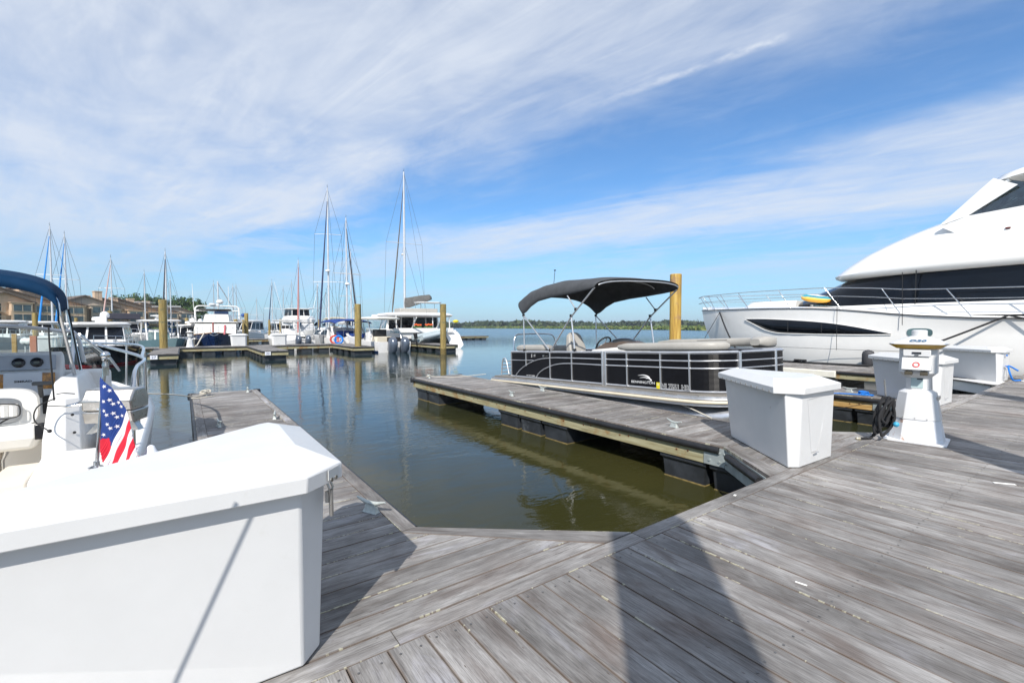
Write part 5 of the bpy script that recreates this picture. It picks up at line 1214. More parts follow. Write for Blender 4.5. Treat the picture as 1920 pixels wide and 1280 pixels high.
def deckmesh(L, B, hb, sh, inset=.02, crown=.08, n=12):
    m = M(); m.loft([[(i/n*L, -hb(i/n, 1)+inset, sh(i/n)-.01), (i/n*L, 0, sh(i/n)+crown), (i/n*L, hb(i/n, 1)-inset, sh(i/n)-.01)] for i in range(n+1)], closed=False, cap=False); return m
def quadpanes(m, A, B, C_, D_, n, mx=.06, my=.15, off=.012):
    A, B, C_, D_ = map(Vector, (A, B, C_, D_)); nrm = (B-A).cross(D_-A).normalized()*off
    for i in range(n):
        u0, u1 = (i+mx)/n, (i+1-mx)/n
        def P(u, v): return (A.lerp(B, u)).lerp(D_.lerp(C_, u), v)+nrm
        m.add([P(u0, my), P(u1, my), P(u1, 1-my), P(u0, 1-my)], [(0,1,2,3)])
def cabin(o, x0, x1, w, z0, z1, rf=.5, rb=.1, tum=.12, mt_=None, gl=DGLASS, ns=3, nf=3, my=.2, name='cabin', panes=True, taperf=.8):
    """trapezoid deckhouse from x0 (aft) to x1 (front)"""
    b = [(x0, -w/2, z0), (x1, -w/2*taperf, z0), (x1, w/2*taperf, z0), (x0, w/2, z0)]
    t = [(x0+rb, -w/2+tum, z1), (x1-rf, (-w/2+tum)*taperf, z1), (x1-rf, (w/2-tum)*taperf, z1), (x0+rb, w/2-tum, z1)]
    m = M(); m.loft([b, t]); c = build(name, m, mt_ or WHITE, o, bevel=.03)
    if panes:
        for nm, q, n in (('window', (b[0], b[1], t[1], t[0]), ns), ('window', (b[2], b[3], t[3], t[2]), ns), ('windshield', (b[1], b[2], t[2], t[1]), nf)):
            if n: m = M(); quadpanes(m, *q, n, my=my); build(nm, m, gl, c)
    return c
def tubes(name, o, segs, r, mt_=STEEL, n=6):
    if name in ('bimini_frame', 'davit', 'arch', 'outrigger', 'antenna'):
        for s in segs: m = M(); m.tube(s, r, n); b = build(name, m, mt_, o, smooth=60)
        return b
    m = M()
    for s in segs: m.tube(s, r, n)
    return build(name, m, mt_, o, smooth=60)
def railing(o, L, hb, sh, s0, s1, h=.6, n=6):
    for sd in (-1, 1):
        P = [Vector((lerp(s0, s1, i/n)*L, sd*(hb(lerp(s0, s1, i/n), 1)*.93), sh(lerp(s0, s1, i/n)))) for i in range(n+1)]
        tubes('bow_rail', o, [[p+Vector((0,0,h)) for p in P]]+[[p, p+Vector((0,0,h))] for p in P], .018)
def outboards(o, n, z=.2, s=1.0, sp=.75, mt_=ENGINE, x=-.35):
    for i in range(n):
        y = (i-(n-1)/2)*sp; m = M()
        T = Matrix.Translation((x, y, z)) @ Matrix.Rotation(R(-12), 4, 'Y') @ Matrix.Scale(s, 4)
        m.loft([[(a+c*.0, b, zz) for a, b in oc] for zz, oc in [(.15, octo(.42,.34,.1)), (.35, octo(.62,.44,.13,-.04)), (.75, octo(.66,.46,.14,-.06)), (1.0, octo(.56,.40,.13,-.02)), (1.10, octo(.34,.26,.09,.02))] for c in (0,)]); m.xf(T)
        e = build('outboard_motor', m, mt_, o, smooth=60)
        m = M(); m.levels([(-.75, octo(.22,.07,.02,-.05)), (-.3, octo(.30,.12,.03,-.05)), (.2, octo(.34,.2,.05,0))]); m.levels([(-.80, octo(.52,.12,.04,-.1)), (-.66, octo(.44,.12,.04,-.08))]); m.xf(T); build('motor_leg', m, mt_, e, smooth=40)
def sailrig(o, x, z0, top, L, fwd=None, boomz=1.6, boomL=None, furl=None, boomc=None, spread=(.55,), bw=1.2, r=.075, aft=0.0, mastm=None, stays=True, radar=False, boom=True):
    m = M(); m.tube([(x, 0, z0), (x, 0, lerp(z0, top, .6)), (x, 0, top)], [r, r*.9, r*.55], 8); ma = build('mast', m, mastm or MASTM, o, smooth=60)
    m = M(); m.tube([(x, 0, top), (x-.05, 0, top+.35)], .012, 5); m.tube([(x-.2, 0, top+.12), (x+.25, 0, top+.14)], .012, 5); build('masthead_gear', m, RIG, ma)
    for s in spread:
        z = lerp(z0, top, s); w_ = bw*(1.05-.35*s); m = M(); m.tube([(x-.1, -w_, z), (x, 0, z+.02), (x-.1, w_, z)], .028, 6); build('spreaders', m, MASTM, ma)
    segs = []
    for sd in (-1, 1):
        zz = [(x-.1, sd*bw, z0-.2)]+[(x-.1, sd*bw*(1.05-.35*s), lerp(z0, top, s)) for s in spread]+[(x, 0, top-.1)]; segs.append(zz)
        segs.append([(x-.5, sd*bw*.9, z0-.2), (x, 0, lerp(z0, top, spread[0]))])
    if stays:
        fx = fwd if fwd is not None else L*.98
        segs.append([(aft, 0, z0-.2), (x, 0, top-.05)])
        tubes('rigging', ma, segs, .012, RIG, 4)
        if furl:
            f0, f1 = Vector((fx, 0, z0-.1)), Vector((x+.05, 0, lerp(z0, top, .93)))
            m = M(); m.tube([f0.lerp(f1, .03), f0.lerp(f1, .12), f0.lerp(f1, .55), f0.lerp(f1, .97)], [.05, .09, .065, .03], 8); build('furled_sail', m, furl, ma, smooth=60)
        else: tubes('forestay', ma, [[(fx, 0, z0-.1), (x, 0, lerp(z0, top, .95))]], .012, RIG, 4)
    if boom:
        bl = boomL or L*.38; m = M(); m.tube([(x, 0, z0+boomz), (x-bl, 0, z0+boomz+.05)], .07, 6); bo = build('boom', m, MASTM, o, smooth=60)
        m = M(); m.tube([(x-.05, 0, z0+boomz+.30), (x-.4, 0, z0+boomz+.30), (x-bl*.6, 0, z0+boomz+.18), (x-bl, 0, z0+boomz+.12)], [.20, .26, .19, .07], 8); build('sail_cover', m, boomc or CANVASN, bo, smooth=60)
    if radar: m = M(); m.lathe([(.22, 0), (.25, .05), (.22, .16), (.08, .2)], (x+.3, 0, lerp(z0, top, .42)), 12); build('radome', m, WHITE, ma, smooth=60)
    return ma
def sailboat(px, d, heading, L, top_px, label, hullm=WHITE, furl=None, boomc=None, spread=(.5,), detail=True, radar=False, bimini=None, dy=0, mastm=None, group='sailboats moored in the far rows', mx=.56, r=.075):
    p = gnd(px, d, WZ); o = thing('sailboat', label, 'sailboat', (p.x, p.y, WZ), heading, group)
    B = L*.30; fb, fs = L*.115, L*.09
    hm, hb, sh = hullmesh(L, B, fb, fs, .6, .22, .10, 1.9, tf=.72)
    hm.v = [(x-L*mx, y, z) for x, y, z in hm.v]; build('hull', hm, hullm, o, smooth=50)
    sm = M(); stripe(sm, L, hb, sh, .05, .13); sm.v = [(x-L*mx, y, z) for x, y, z in sm.v]; build('boot_stripe', sm, NAVYH, o)
    dm = deckmesh(L, B, hb, sh, .02, .06); dm.v = [(x-L*mx, y, z) for x, y, z in dm.v]; build('deck', dm, WHITE, o, smooth=40)
    z0 = sh(.5)
    c = cabin(o, -L*.22, L*.16, B*.58, z0-.02, z0+.42, .8, .1, .1, ns=4, nf=2, my=.34)
    c = cabin(o, -L*.52, -L*.22, B*.62, z0-.02, z0+.20, .1, .1, .05, panes=False, name='cockpit_coaming')
    top = 1.5+(612-top_px)*d/FPX-WZ
    sailrig(o, 0, z0+.4, top, L, fwd=L*(1-mx)*.96, aft=-L*mx*.97, furl=furl, boomc=boomc, spread=spread, bw=B*.46, boomz=.9, boomL=L*.36, radar=radar, mastm=mastm, r=r)
    # lifelines
    segs = []
    for sd in (-1, 1):
        P = [Vector((s*L-L*mx, sd*hb(s, 1)*.95, sh(s))) for s in (.02, .2, .4, .6, .78, .93)]
        segs += [[q, q+Vector((0,0,.6))] for q in P]; segs.append([q+Vector((0,0,.6)) for q in P]); 
    tubes('lifelines', o, segs, .014)
    m = M(); m.loft([[(-L*.24+.5*a, B*.30*math.cos(t), z0+.42+.62*b*max(0, math.sin(t))) for t in [math.pi*k/10 for k in range(11)]] for a, b in ((1.2, .1), (.8, .75), (0, 1), (-.4, 1))], closed=False, cap=False); build('spray_hood', m, boomc or CANVASN, o, smooth=60, solid=.02)
    if bimini:
        m = M(); m.loft([[(-L*.27-a, B*.36*math.cos(t), z0+1.75+.22*math.sin(t)+c_) for t in [math.pi*k/10 for k in range(11)]] for a, c_ in ((0, -.05), (.8, .05), (1.8, 0), (2.2, -.08))], closed=False, cap=False); build('bimini_canvas', m, bimini, o, smooth=60, solid=.03)
        tubes('bimini_frame', o, [[(-L*.27-a, s_*B*.36, z0+1.7), (-L*.27-b, s_*B*.38, z0)] for s_ in (-1, 1) for a, b in ((0, .9), (2.1, 1.1))], .018)
    return o
FWD_CAM = -HEAD+R(90)      # world angle that points away from the camera
TOCAM = lambda px, off=0: math.atan2(-(gnd(px, 10, 0).y), -(gnd(px, 10, 0).x))+R(off)
# ---------------------------------------------------------------- left group
def cruiser(o, L, B, fb, fs, hullm, stripem=None, cab=WHITE, roof_z=1.25, radar=True, hard=True, rails=True, bow_anchor=True, aft_open=.34):
    hm, hb, sh = hullmesh(L, B, fb, fs, .5, .34, .13, 2.6); build('hull', hm, hullm, o, smooth=50)
    if stripem: sm = M(); stripe(sm, L, hb, sh, .02, .10, rake=.13); build('boot_stripe', sm, stripem, o)
    sm = M(); stripe(sm, L, hb, sh, fs*.96, fs*1.02, rake=.13)
    build('deck', deckmesh(L, B, hb, sh, .02, .14), cab, o, smooth=40)
    z = sh(.5)
    cabin(o, L*aft_open, L*.80, B*.72, z, z+.45, L*.12, 0, .15, cab, ns=0, nf=0, panes=False, name='cabin_trunk', taperf=.6)
    c = cabin(o, L*.20, L*.60, B*.80, z+.30, z+roof_z, L*.11, .05, .18, cab, ns=3, nf=3, my=.14, taperf=.82)
    m = M(); m.levels([(z+roof_z-.02, octo(L*.40, B*.74, B*.16, L*.34)), (z+roof_z+.08, octo(L*.42, B*.76, B*.18, L*.34)), (z+roof_z+.17, octo(L*.34, B*.62, B*.18, L*.33))]); build('hardtop', m, cab, o, bevel=.03)
    if radar:
        m = M(); m.lathe([(.30, 0), (.34, .08), (.30, .22), (.1, .26)], (L*.34, 0, z+roof_z+.28), 14); m.lathe([(.20, 0), (.24, .1), (.20, .30), (.06, .40)], (L*.30, .25, z+roof_z+.50), 14); m.box(L*.3, L*.38, -.15, .35, z+roof_z+.14, z+roof_z+.5); build('radar', m, WHITE, o, smooth=50)
    if rails: railing(o, L, hb, sh, .48, .98, .55, 8)
    if bow_anchor:
        m = M(); m.cbox((L+.02, 0, sh(1)-.02), .7, .22, .08); m.tube([(L+.3, 0, sh(1)-.05), (L+.15, 0, sh(1)-.45), (L+.05, -.15, sh(1)-.55)], .03, 6); m.tube([(L+.15, 0, sh(1)-.45), (L+.05, .15, sh(1)-.55)], .03, 6); build('anchor', m, STEELB, o)
    return hb, sh
DN = R(-90)   # boats lying bow towards the near walkway point along -Y
def place(px, wy, z=WZ):
    r = ray(px, wy); q = EYE+r*((z-1.5)/r.z); return q
o = thing('cabin_cruiser', 'black hulled cabin cruiser with white deck, dark windows and anchor on the bow', 'motor boat', (-4.3, 40.0, WZ), DN+R(3)); o.scale = (1, 1, .92)
cruiser(o, 9.6, 3.9, 1.25, .95, BLACKH, REDP, roof_z=1.35)
o = thing('centre_console_boat', 'grey-blue hulled centre console boat with white hardtop behind the black cruiser', 'motor boat', (-2.6, 50.2, WZ), DN+R(14)); o.scale = (1, 1, .82)
hm, hb, sh = hullmesh(9.2, 3.0, 1.55, 1.05, .5, .36, .13, 2.6); build('hull', hm, TEALH, o, smooth=50); build('deck', deckmesh(9.2, 3.0, hb, sh), WHITE, o, smooth=40)
cabin(o, 3.4, 5.4, 1.4, 1.0, 2.3, .5, .1, .15, ns=1, nf=1, name='console', gl=GGLASS)
m = M(); m.levels([(3.05, octo(3.2,2.4,.5,4.1)), (3.15, octo(3.4,2.5,.6,4.1)), (3.22, octo(2.8,2.1,.5,4.1))]); m.levels([(3.22, octo(.5,.5,.1,4.0)), (3.55, octo(.3,.3,.05,4.0)), (3.58, octo(1.5,.9,.3,4.0)), (3.66, octo(1.5,.9,.3,4.0))]); build('hardtop', m, WHITE, o, bevel=.02)
tubes('hardtop_frame', o, [[(x, s_*1.0, 1.0), (x*.6+1.65, s_*1.0, 3.05)] for x in (3.2, 5.4) for s_ in (-1, 1)], .05, WHITE); outboards(o, 2)
o = thing('motor_boat', 'white cruiser with open bridge railing behind the black hulled cruiser', 'motor boat', (-4.9, 56, WZ), DN+R(6)); o.scale = (1, 1, .82)
cruiser(o, 11, 3.8, 1.9, 1.3, WHITE, NAVYH, roof_z=1.5, radar=False)
m = M(); m.box(2.4, 6.2, -1.3, 1.3, 3.3, 3.9); build('flybridge_screen', m, mat('black_mesh_screen', (.03,.03,.045), .7), o, bevel=.05)
o = thing('motor_boat', 'small white pilothouse boat with grey hull right of the far left pile', 'motor boat', (.25, 52.5, WZ), DN+R(4)); o.scale = (1, 1, .82); cruiser(o, 7.0, 2.6, 1.3, .9, GREYH, roof_z=1.6, radar=True, bow_anchor=False)
o = thing('motor_boat', 'white express boat just left of the navy trawler', 'motor boat', (1.1, 60.5, WZ), DN+R(2)); o.scale = (1, 1, .82); cruiser(o, 8.0, 3.0, 1.5, 1.0, WHITE, roof_z=1.5, radar=True)
m = M(); m.levels([(0, octo(.35,.3,.08)), (.4, octo(.3,.25,.08))]); yb = build('yellow_jug', m, YELLOW); yb.location = gnd(339, 42.5, .0); tag(yb, 'small yellow container on the far walkway beside the grey hull', 'jug')
# trawler
def trawler():
    o = thing('trawler_yacht', 'navy hulled trawler yacht with varnished rail and white two-storey deckhouse facing the camera', 'motor boat', (3.05, 56.2, WZ), DN+R(-5))
    o.scale = (.95, 1.0, .74)
    L, B = 12.5, 4.5; hm, hb, sh = hullmesh(L, B, 2.15, 1.35, .8, .20, .07, 2.8); build('hull', hm, NAVYH, o, smooth=50)
    m = M()
    for sd in (-1, 1): m.tube([(s*L, sd*hb(s, 1), sh(s)+.02) for s in [i/20 for i in range(21)]], .05, 6)
    build('varnished_rail', m, TEAK, o, smooth=50)
    build('deck', deckmesh(L, B, hb, sh, .04, .06), VINYLW, o, smooth=40)
    c = cabin(o, 2.0, 9.3, 3.6, 1.45, 3.35, .5, .1, .12, mat('cream_cabin', (.78,.76,.70), .4), ns=4, nf=3, my=.28, taperf=.92, gl=DGLASS)
    m = M(); m.levels([(3.33, octo(8.2,4.1,.5,5.4)), (3.43, octo(8.2,4.1,.5,5.4))]); build('boat_deck', m, WHITE, o, bevel=.03)
    m = M(); m.box(9.42, 9.45, -1.5, 1.5, 2.0, 3.15); build('windscreen_cover', m, mat('white_canvas', (.78,.77,.74), .8), c)
    cabin(o, 4.2, 7.4, 2.4, 3.43, 4.35, .5, .1, .1, mat('cream_cabin', (.78,.76,.70), .4), panes=False, name='flybridge')
    m = M(); m.box(5.2, 6.6, -.2, .9, 4.1, 4.75); build('blue_chair', m, NAVYH, o, bevel=.05); 
    arch = [(5.0, -1.75, 3.4), (5.0, -1.75, 5.0), (5.0, -1.6, 5.35), (5.0, -1.2, 5.45), (5.0, 1.2, 5.45), (5.0, 1.6, 5.35), (5.0, 1.75, 5.0), (5.0, 1.75, 3.4)]
    tubes('radar_arch', o, [smooth_pts(arch, 4), [(5.0, -1.75, 4.85), (5.0, 1.75, 4.85)]], .075, WHITE, 8)
    m = M(); m.sphere((5.0, .2, 6.0), .30, 14); m.lathe([(.28, 0), (.30, .1), (.25, .18)], (5.0, -.4, 5.6), 14); m.box(4.85, 5.15, -.1, .1, 5.45, 5.75); build('satellite_dome', m, WHITE, o, smooth=50)
    m = M(); m.box(4.3, 6.7, -1.5, 1.1, 4.95, 5.02); build('bimini_canvas', m, CANVASG, o, bevel=.02)
    railing(o, L, hb, sh, .55, .97, .75, 6)
    tubes('upper_rail', o, [[(1.6, s_*1.9, 4.1), (9.2, s_*1.9, 4.1)] for s_ in (-1, 1)]+[[(9.2, -1.9, 4.1), (9.2, 1.9, 4.1)]]+[[(x, s_*1.9, 3.4), (x, s_*1.9, 4.1)] for s_ in (-1, 1) for x in (1.6, 3.5, 5.4, 7.3, 9.2)]+[[(9.2, y, 3.4), (9.2, y, 4.1)] for y in (-1, 0, 1)], .025)
    tubes('antenna', o, [[(5, -1.85, 4.9), (4.9, -1.95, 8.2)], [(5, .9, 5.4), (4.9, .9, 8.0)]], .02, WHITE)
    m = M(); m.tube([(3.2, 0, 3.4), (3.2, 0, 8.8)], .06, 8); m.tube([(3.2, 0, 8.6), (1.0, 1.3, 5.2)], .05, 6); build('mast', m, MASTM, o, smooth=50)
    m = M(); m.sphere((2.0, 2.1, 4.4), .2, 12, sz=1.35); build('blue_ball_fender', m, mat('dull_blue', (.02,.07,.25), .6), o, smooth=50)
    m = M(); m.cbox((L+.05, 0, 2.15), .8, .3, .1); m.tube([(L+.35, -.3, 2.0), (L+.4, -.1, 1.85), (L+.4, .1, 1.85), (L+.35, .3, 2.0)], .05, 6); build('anchor', m, STEEL, o, smooth=30)
    tubes('pink_fender', o, [[(L-.6, .75, 3.0), (L-.4, .7, 1.95)]], .09, mat('pinkish_red', (.50,.12,.14), .6)); tubes('burgee_staff', o, [[(L-.7, -.1, 3.3), (L-.4, -.1, 2.1)]], .06, mat('maroon', (.22,.04,.03), .6))
    return o
trawler()
rope('pale_rope', [(1.35, 44.9, 1.0), (1.0, 44.0, .35), (.8, 43.0, .02), (.7, 42.3, .03)], .05, ROPEW, 'thick pale bow line drooping from the navy trawler')
# ---------------------------------------------------------------- middle group
def outboard_boat():
    o = thing('outboard_boat', 'white boat stern with two dark outboards between the middle boxes and the sailboats', 'motor boat', (8.55, 44.3, WZ), R(100))
    hm, hb, sh = hullmesh(7.5, 2.8, 1.3, .85, .4, .3, .12, 2.5); build('hull', hm, WHITE, o, smooth=50); build('deck', deckmesh(7.5, 2.8, hb, sh), WHITE, o, smooth=40); outboards(o, 2, .25, .95, .85)
    cabin(o, 2.6, 4.2, 1.2, .9, 1.9, .4, .1, .12, name='console', ns=0, nf=1, gl=GGLASS)
    m = M(); m.levels([(2.6, octo(2.4,2.0,.4,3.3)), (2.72, octo(2.5,2.1,.4,3.3))]); build('hardtop', m, WHITE, o, bevel=.02); tubes('hardtop_frame', o, [[(x, s_*.8, .9), (x, s_*.85, 2.6)] for x in (2.5, 4.2) for s_ in (-1, 1)], .04)
    tubes('stern_rail', o, [[(.2, -1.25, .9), (.2, -1.25, 1.35), (.2, 1.25, 1.35), (.2, 1.25, .9)]], .025)
outboard_boat()
def sportfisher():
    o = thing('sportfisher', 'white sportfishing boat with enclosed upper bridge and grey mesh windscreen', 'motor boat', (11.9, 69.5, WZ), DN+R(3))
    o.scale = (.9, .82, .76)
    L, B = 14, 4.6; hm, hb, sh = hullmesh(L, B, 2.3, 1.2, .8, .35, .14, 2.7); build('hull', hm, WHITE, o, smooth=50); build('deck', deckmesh(L, B, hb, sh), WHITE, o, smooth=40)
    c = cabin(o, 3, 9.5, 4.0, 1.6, 3.5, 1.6, .1, .2, ns=3, nf=0, my=.3); m = M(); m.add([(9.2,-1.4,2.0),(9.2,1.4,2.0),(8.05,1.4,3.2),(8.05,-1.4,3.2)],[(0,1,2,3)]); m.v=[(x+.15,y,z) for x,y,z in m.v]; build('mesh_windscreen', m, GREYW, c)
    m = M(); m.levels([(3.45, octo(5.2,3.9,.7,5.6)), (4.0, octo(5.4,4.0,.8,5.6)), (4.5, octo(4.6,3.6,.8,5.4))]); build('flybridge', m, WHITE, o, bevel=.05)
    c = cabin(o, 3.8, 7.0, 3.3, 4.5, 5.7, .2, .1, .1, ns=2, nf=3, my=.08, gl=DGLASS, name='bridge_enclosure'); m = M(); m.levels([(5.7, octo(3.8,3.7,.6,5.3)), (5.82, octo(3.8,3.7,.6,5.3))]); build('bridge_hardtop', m, WHITE, o, bevel=.03)
    railing(o, L, hb, sh, .5, .98, .7, 8)
    for sd, a in ((-1, -2.8), (1, -.3)): 
        tubes('outrigger', o, [[(5.2, sd*1.9, 3.6), (4.2, sd*2.2+(.8 if sd > 0 else -.3), 7.5), (3.6, sd*2.4+(1.3 if sd > 0 else -.6), 10.4)]], .03, MASTM)
sportfisher()
o = thing('motor_boat', 'low white flybridge boat in the distance right of the second pile', 'motor boat', tuple(gnd(488, 72, WZ)), DN+R(-30)); cruiser(o, 10, 3.6, 1.6, 1.0, WHITE, NAVYH, roof_z=1.7, radar=False)
o = thing('motor_boat', 'white boat half hidden behind the dark piles left of the sportfisher', 'motor boat', tuple(gnd(516, 66, WZ)), DN+R(5)); cruiser(o, 9, 3.2, 1.5, 1.0, WHITE, roof_z=1.4, radar=False)
o = thing('motor_boat', 'distant white boat between the trawler and the second pile', 'motor boat', tuple(gnd(452, 80, WZ)), DN+R(-20)); cruiser(o, 11, 3.8, 1.7, 1.1, WHITE, NAVYH, roof_z=1.9, radar=False)
sailboat(617, 47, R(-114), 11.5, 355, 'tallest white masted sailboat left of the blue canvas boat, with navy furled jib', furl=mat('navy_furl', (.012,.02,.07), .7), boomc=mat('tan_cover', (.50,.45,.34), .8), spread=(.35, .68), radar=True, bimini=mat('tan_cover', (.50,.45,.34), .8), r=.10)
sailboat(651, 45, R(-93), 10.5, 410, 'sailboat with black furled jib just left of the far pile by the blue canvas', furl=mat('black_furl', (.02,.02,.03), .7), boomc=VINYLW, spread=(.52,), radar=True, r=.09)
sailboat(659, 52, R(-94), 10, 472, 'white masted sailboat partly hidden behind the black furled jib', spread=(.45, .72), r=.08)
sailboat(596, 60, R(-95), 9, 532, 'smaller white mast left of the tallest mast', spread=(.5,), r=.08)
sailboat(612, 66, R(-95), 9, 545, 'short white mast just behind the tallest mast', spread=(.5,), r=.08)
sailboat(561, 56, R(-103), 8.5, 488, 'white mast with red lower jib in front of the sportfisher', furl=mat('red_furl', (.42,.13,.11), .7), spread=(.2,), hullm=GREYH, r=.09)
sailboat(511, 74, R(-106), 10, 527, 'sailboat with dark furled jib right of the middle boxes', furl=mat('navy_furl', (.012,.02,.07), .7), spread=(.45,), r=.07)
sailboat(482, 85, R(-95), 9, 560, 'small distant white mast over the low flybridge boat', spread=(.5,))
sailboat(438, 66, R(-95), 9, 536, 'pale mast just right of the navy trawler', spread=(.5,))
sailboat(444, 72, R(-95), 10, 534, 'thin grey mast next to the pale mast beside the trawler', spread=(.5,), r=.06)
sailboat(532, 90, R(-95), 10, 540, 'far thin mast left of the sportfisher bridge', spread=(.5,), r=.06)
sailboat(548, 84, R(-95), 10, 528, 'far thin mast behind the sportfisher bridge', spread=(.5,), r=.06)
sailboat(402, 62, R(-94), 9.5, 530, 'mast with a slanting dark stay above the navy trawler', spread=(.5,), r=.06)
sailboat(313, 47.5, R(-94), 9.5, 472, 'dark masted sailboat behind the far left pile', hullm=GREYH, furl=mat('black_furl', (.02,.02,.03), .7), spread=(.33,), r=.085)
sailboat(321, 60, R(-95), 9, 523, 'white mast just right of the dark mast', spread=(.5,), r=.07)
sailboat(273, 58, R(-92), 9, 510, 'slim mast above the white hardtop boat', spread=(.5,), r=.07, hullm=WHITE)
sailboat(211, 50, R(-98), 9.5, 484, 'mast with pinkish stays behind the black cruiser radar', spread=(.6,), r=.075, furl=mat('pink_furl', (.45,.30,.27), .7))
sailboat(99, 45, R(-95), 9.5, 425, 'left mast of the pair with bright blue furled jibs', furl=BLUEC, spread=(.55,), r=.095)
sailboat(126, 47, R(-95), 9.0, 440, 'right mast of the pair with bright blue furled jibs', furl=BLUEC, spread=(.55,), r=.09)
sailboat(663, 75, R(-95), 9, 575, 'short distant mast behind the far pile by the blue canvas', spread=(.5,), r=.06)
# boat with blue canvas
def bluecanvas():
    o = thing('express_cruiser', 'white express cruiser stern with blue canvas top behind the far pile', 'motor boat', (12.9, 42.2, WZ), R(100))
    L, B = 9, 3.4; hm, hb, sh = hullmesh(L, B, 1.5, 1.0, .5, .34, .13, 2.6); build('hull', hm, WHITE, o, smooth=50); build('deck', deckmesh(L, B, hb, sh), WHITE, o, smooth=40)
    m = M(); m.loft([[(x, 1.75*math.cos(t), z+.30*math.sin(t)**.7 if 0 < t < math.pi-.001 else z) for t in [math.pi*k/14 for k in range(15)]] for x, z in ((.5, 2.35), (1.6, 2.5), (3.0, 2.5), (3.8, 2.4))], closed=False, cap=False); build('blue_canvas_top', m, mat('royal_canvas', (.005,.035,.19), .7), o, smooth=60, solid=.04)
    tubes('canvas_frame', o, [[(x, s_*1.7, 1.0), (x+.2, s_*1.72, 2.4)] for s_ in (-1, 1) for x in (.7, 1.8, 3.2)], .025, BLACKM)
    cabin(o, 3.4, 7.6, 2.7, 1.05, 2.0, 1.4, .1, .2, ns=2, nf=2, my=.25, gl=DGLASS)
    m = M(); m.box(.5, 1.2, -1.3, .3, 1.0, 1.45); m.box(1.8, 2.4, -.9, .9, 1.0, 1.7); build('cockpit_seats', m, mat('royal_canvas', (.005,.035,.19), .7), o, bevel=.08)
    m = M(); m.box(2.5, 3.3, -1.0, -.1, 1.0, 1.9); build('helm_console', m, GREYW, o, bevel=.05)
    tubes('arch', o, [smooth_pts([(1.2, -1.6, 1.0), (1.9, -1.5, 1.9), (2.2, -1.2, 2.3)], 4), smooth_pts([(1.2, 1.6, 1.0), (1.9, 1.5, 1.9), (2.2, 1.2, 2.3)], 4)], .09, WHITE)
    m = M()
    for x in (-.3,): m.box(-.45, 0, -1.5, 1.5, .3, .42)
    build('swim_platform', m, WHITE, o, bevel=.03)
    return o
bluecanvas()
def ring_(px, mt_, label, z=.62, d=40.9, both=False):
    p = gnd(px, d, z); m = M(); m.tube([(0.33*math.cos(t), 0, .33*math.sin(t)) for t in [2*math.pi*k/20 for k in range(21)]], .085, 10); o = build('life_ring' if mt_ is not ROPEB else 'hose_coil', m, mt_, smooth=60); o.location = p; o.rotation_euler = (0, 0, -HEAD+.3); tag(o, label, 'life ring' if mt_ is not ROPEB else 'hose')
ring_(627, mat('life_ring_red', (.55,.06,.04), .5), 'red and white life ring standing at the stern of the blue canvas boat', .33)
ring_(635, ROPEB, 'bright blue coil beside the red life ring on the far finger', .33, 40.4)
# twin outboard boat
def twin():
    o = thing('centre_console_boat', 'white centre console boat with hardtop and two big grey outboards facing the camera', 'motor boat', (13.9, 35.6, WZ), R(96))
    L, B = 9.5, 3.1; hm, hb, sh = hullmesh(L, B, 1.7, .86, .5, .3, .13, 2.5, tf=.95); build('hull', hm, WHITE, o, smooth=50)
    sm = M(); stripe(sm, L, hb, sh, -.05, .16, rake=.13); build('boot_stripe', sm, NAVYH, o)
    m = M(); 
    for sd in (-1, 1): m.loft([[(s*L, sd*hb(s, 1), sh(s)), (s*L, sd*(hb(s, 1)-.25 if hb(s,1) > .3 else .02), sh(s)+.02)] for s in [i/10 for i in range(11)]], closed=False, cap=False)
    m.box(.3, .85, -1.3, 1.3, .45, .84); m.box(.5, 9, -1.1, 1.1, .35, .42); build('deck', m, WHITE, o)
    outboards(o, 2, -.22, 1.35, 1.05, x=-.45)
    cabin(o, 3.3, 4.8, 1.5, .4, 1.75, .4, .1, .15, name='console', ns=0, nf=1, gl=GGLASS)
    m = M(); m.levels([(.42, octo(.9,1.7,.15,2.2)), (1.25, octo(.8,1.6,.15,2.25))]); build('leaning_post', m, mat('beige_vinyl', (.55,.50,.40), .6), o, bevel=.06); m = M(); m.box(1.4, 1.6, -1.45, -.1, .75, 1.2); m.box(2.4, 3.0, -.5, .5, 1.2, 1.85); build('dark_seat_covers', m, BLACKM, o, bevel=.06)
    m = M(); m.levels([(2.70, octo(3.9,3.0,.6,3.3)), (2.80, octo(4.1,3.1,.7,3.3)), (2.90, octo(3.2,2.5,.6,3.3))]); build('hardtop', m, mat('cream_top', (.76,.74,.66), .4), o, bevel=.03)
    m = M(); m.lathe([(.26, 0), (.30, .06), (.28, .2), (.12, .24)], (3.6, 0, 2.9), 14); build('radar', m, WHITE, o, smooth=50)
    tubes('hardtop_frame', o, [smooth_pts([(1.3, s_*1.35, 1.0), (1.9, s_*1.3, 2.0), (2.4, s_*1.2, 2.7)], 4) for s_ in (-1, 1)]+[[(4.6, s_*.8, 1.2), (4.2, s_*.9, 2.7)] for s_ in (-1, 1)], .035)
    m = M(); m.add([(4.9, -1.0, 1.4), (4.9, 1.0, 1.4), (4.5, .9, 2.6), (4.5, -.9, 2.6)], [(0,1,2,3)]); m.add([(4.9, 1.0, 1.4), (3.6, 1.35, 1.2), (3.7, 1.2, 2.0), (4.5, .9, 2.6)], [(0,1,2,3)]); build('windshield', m, CLEARG, o)
twin()
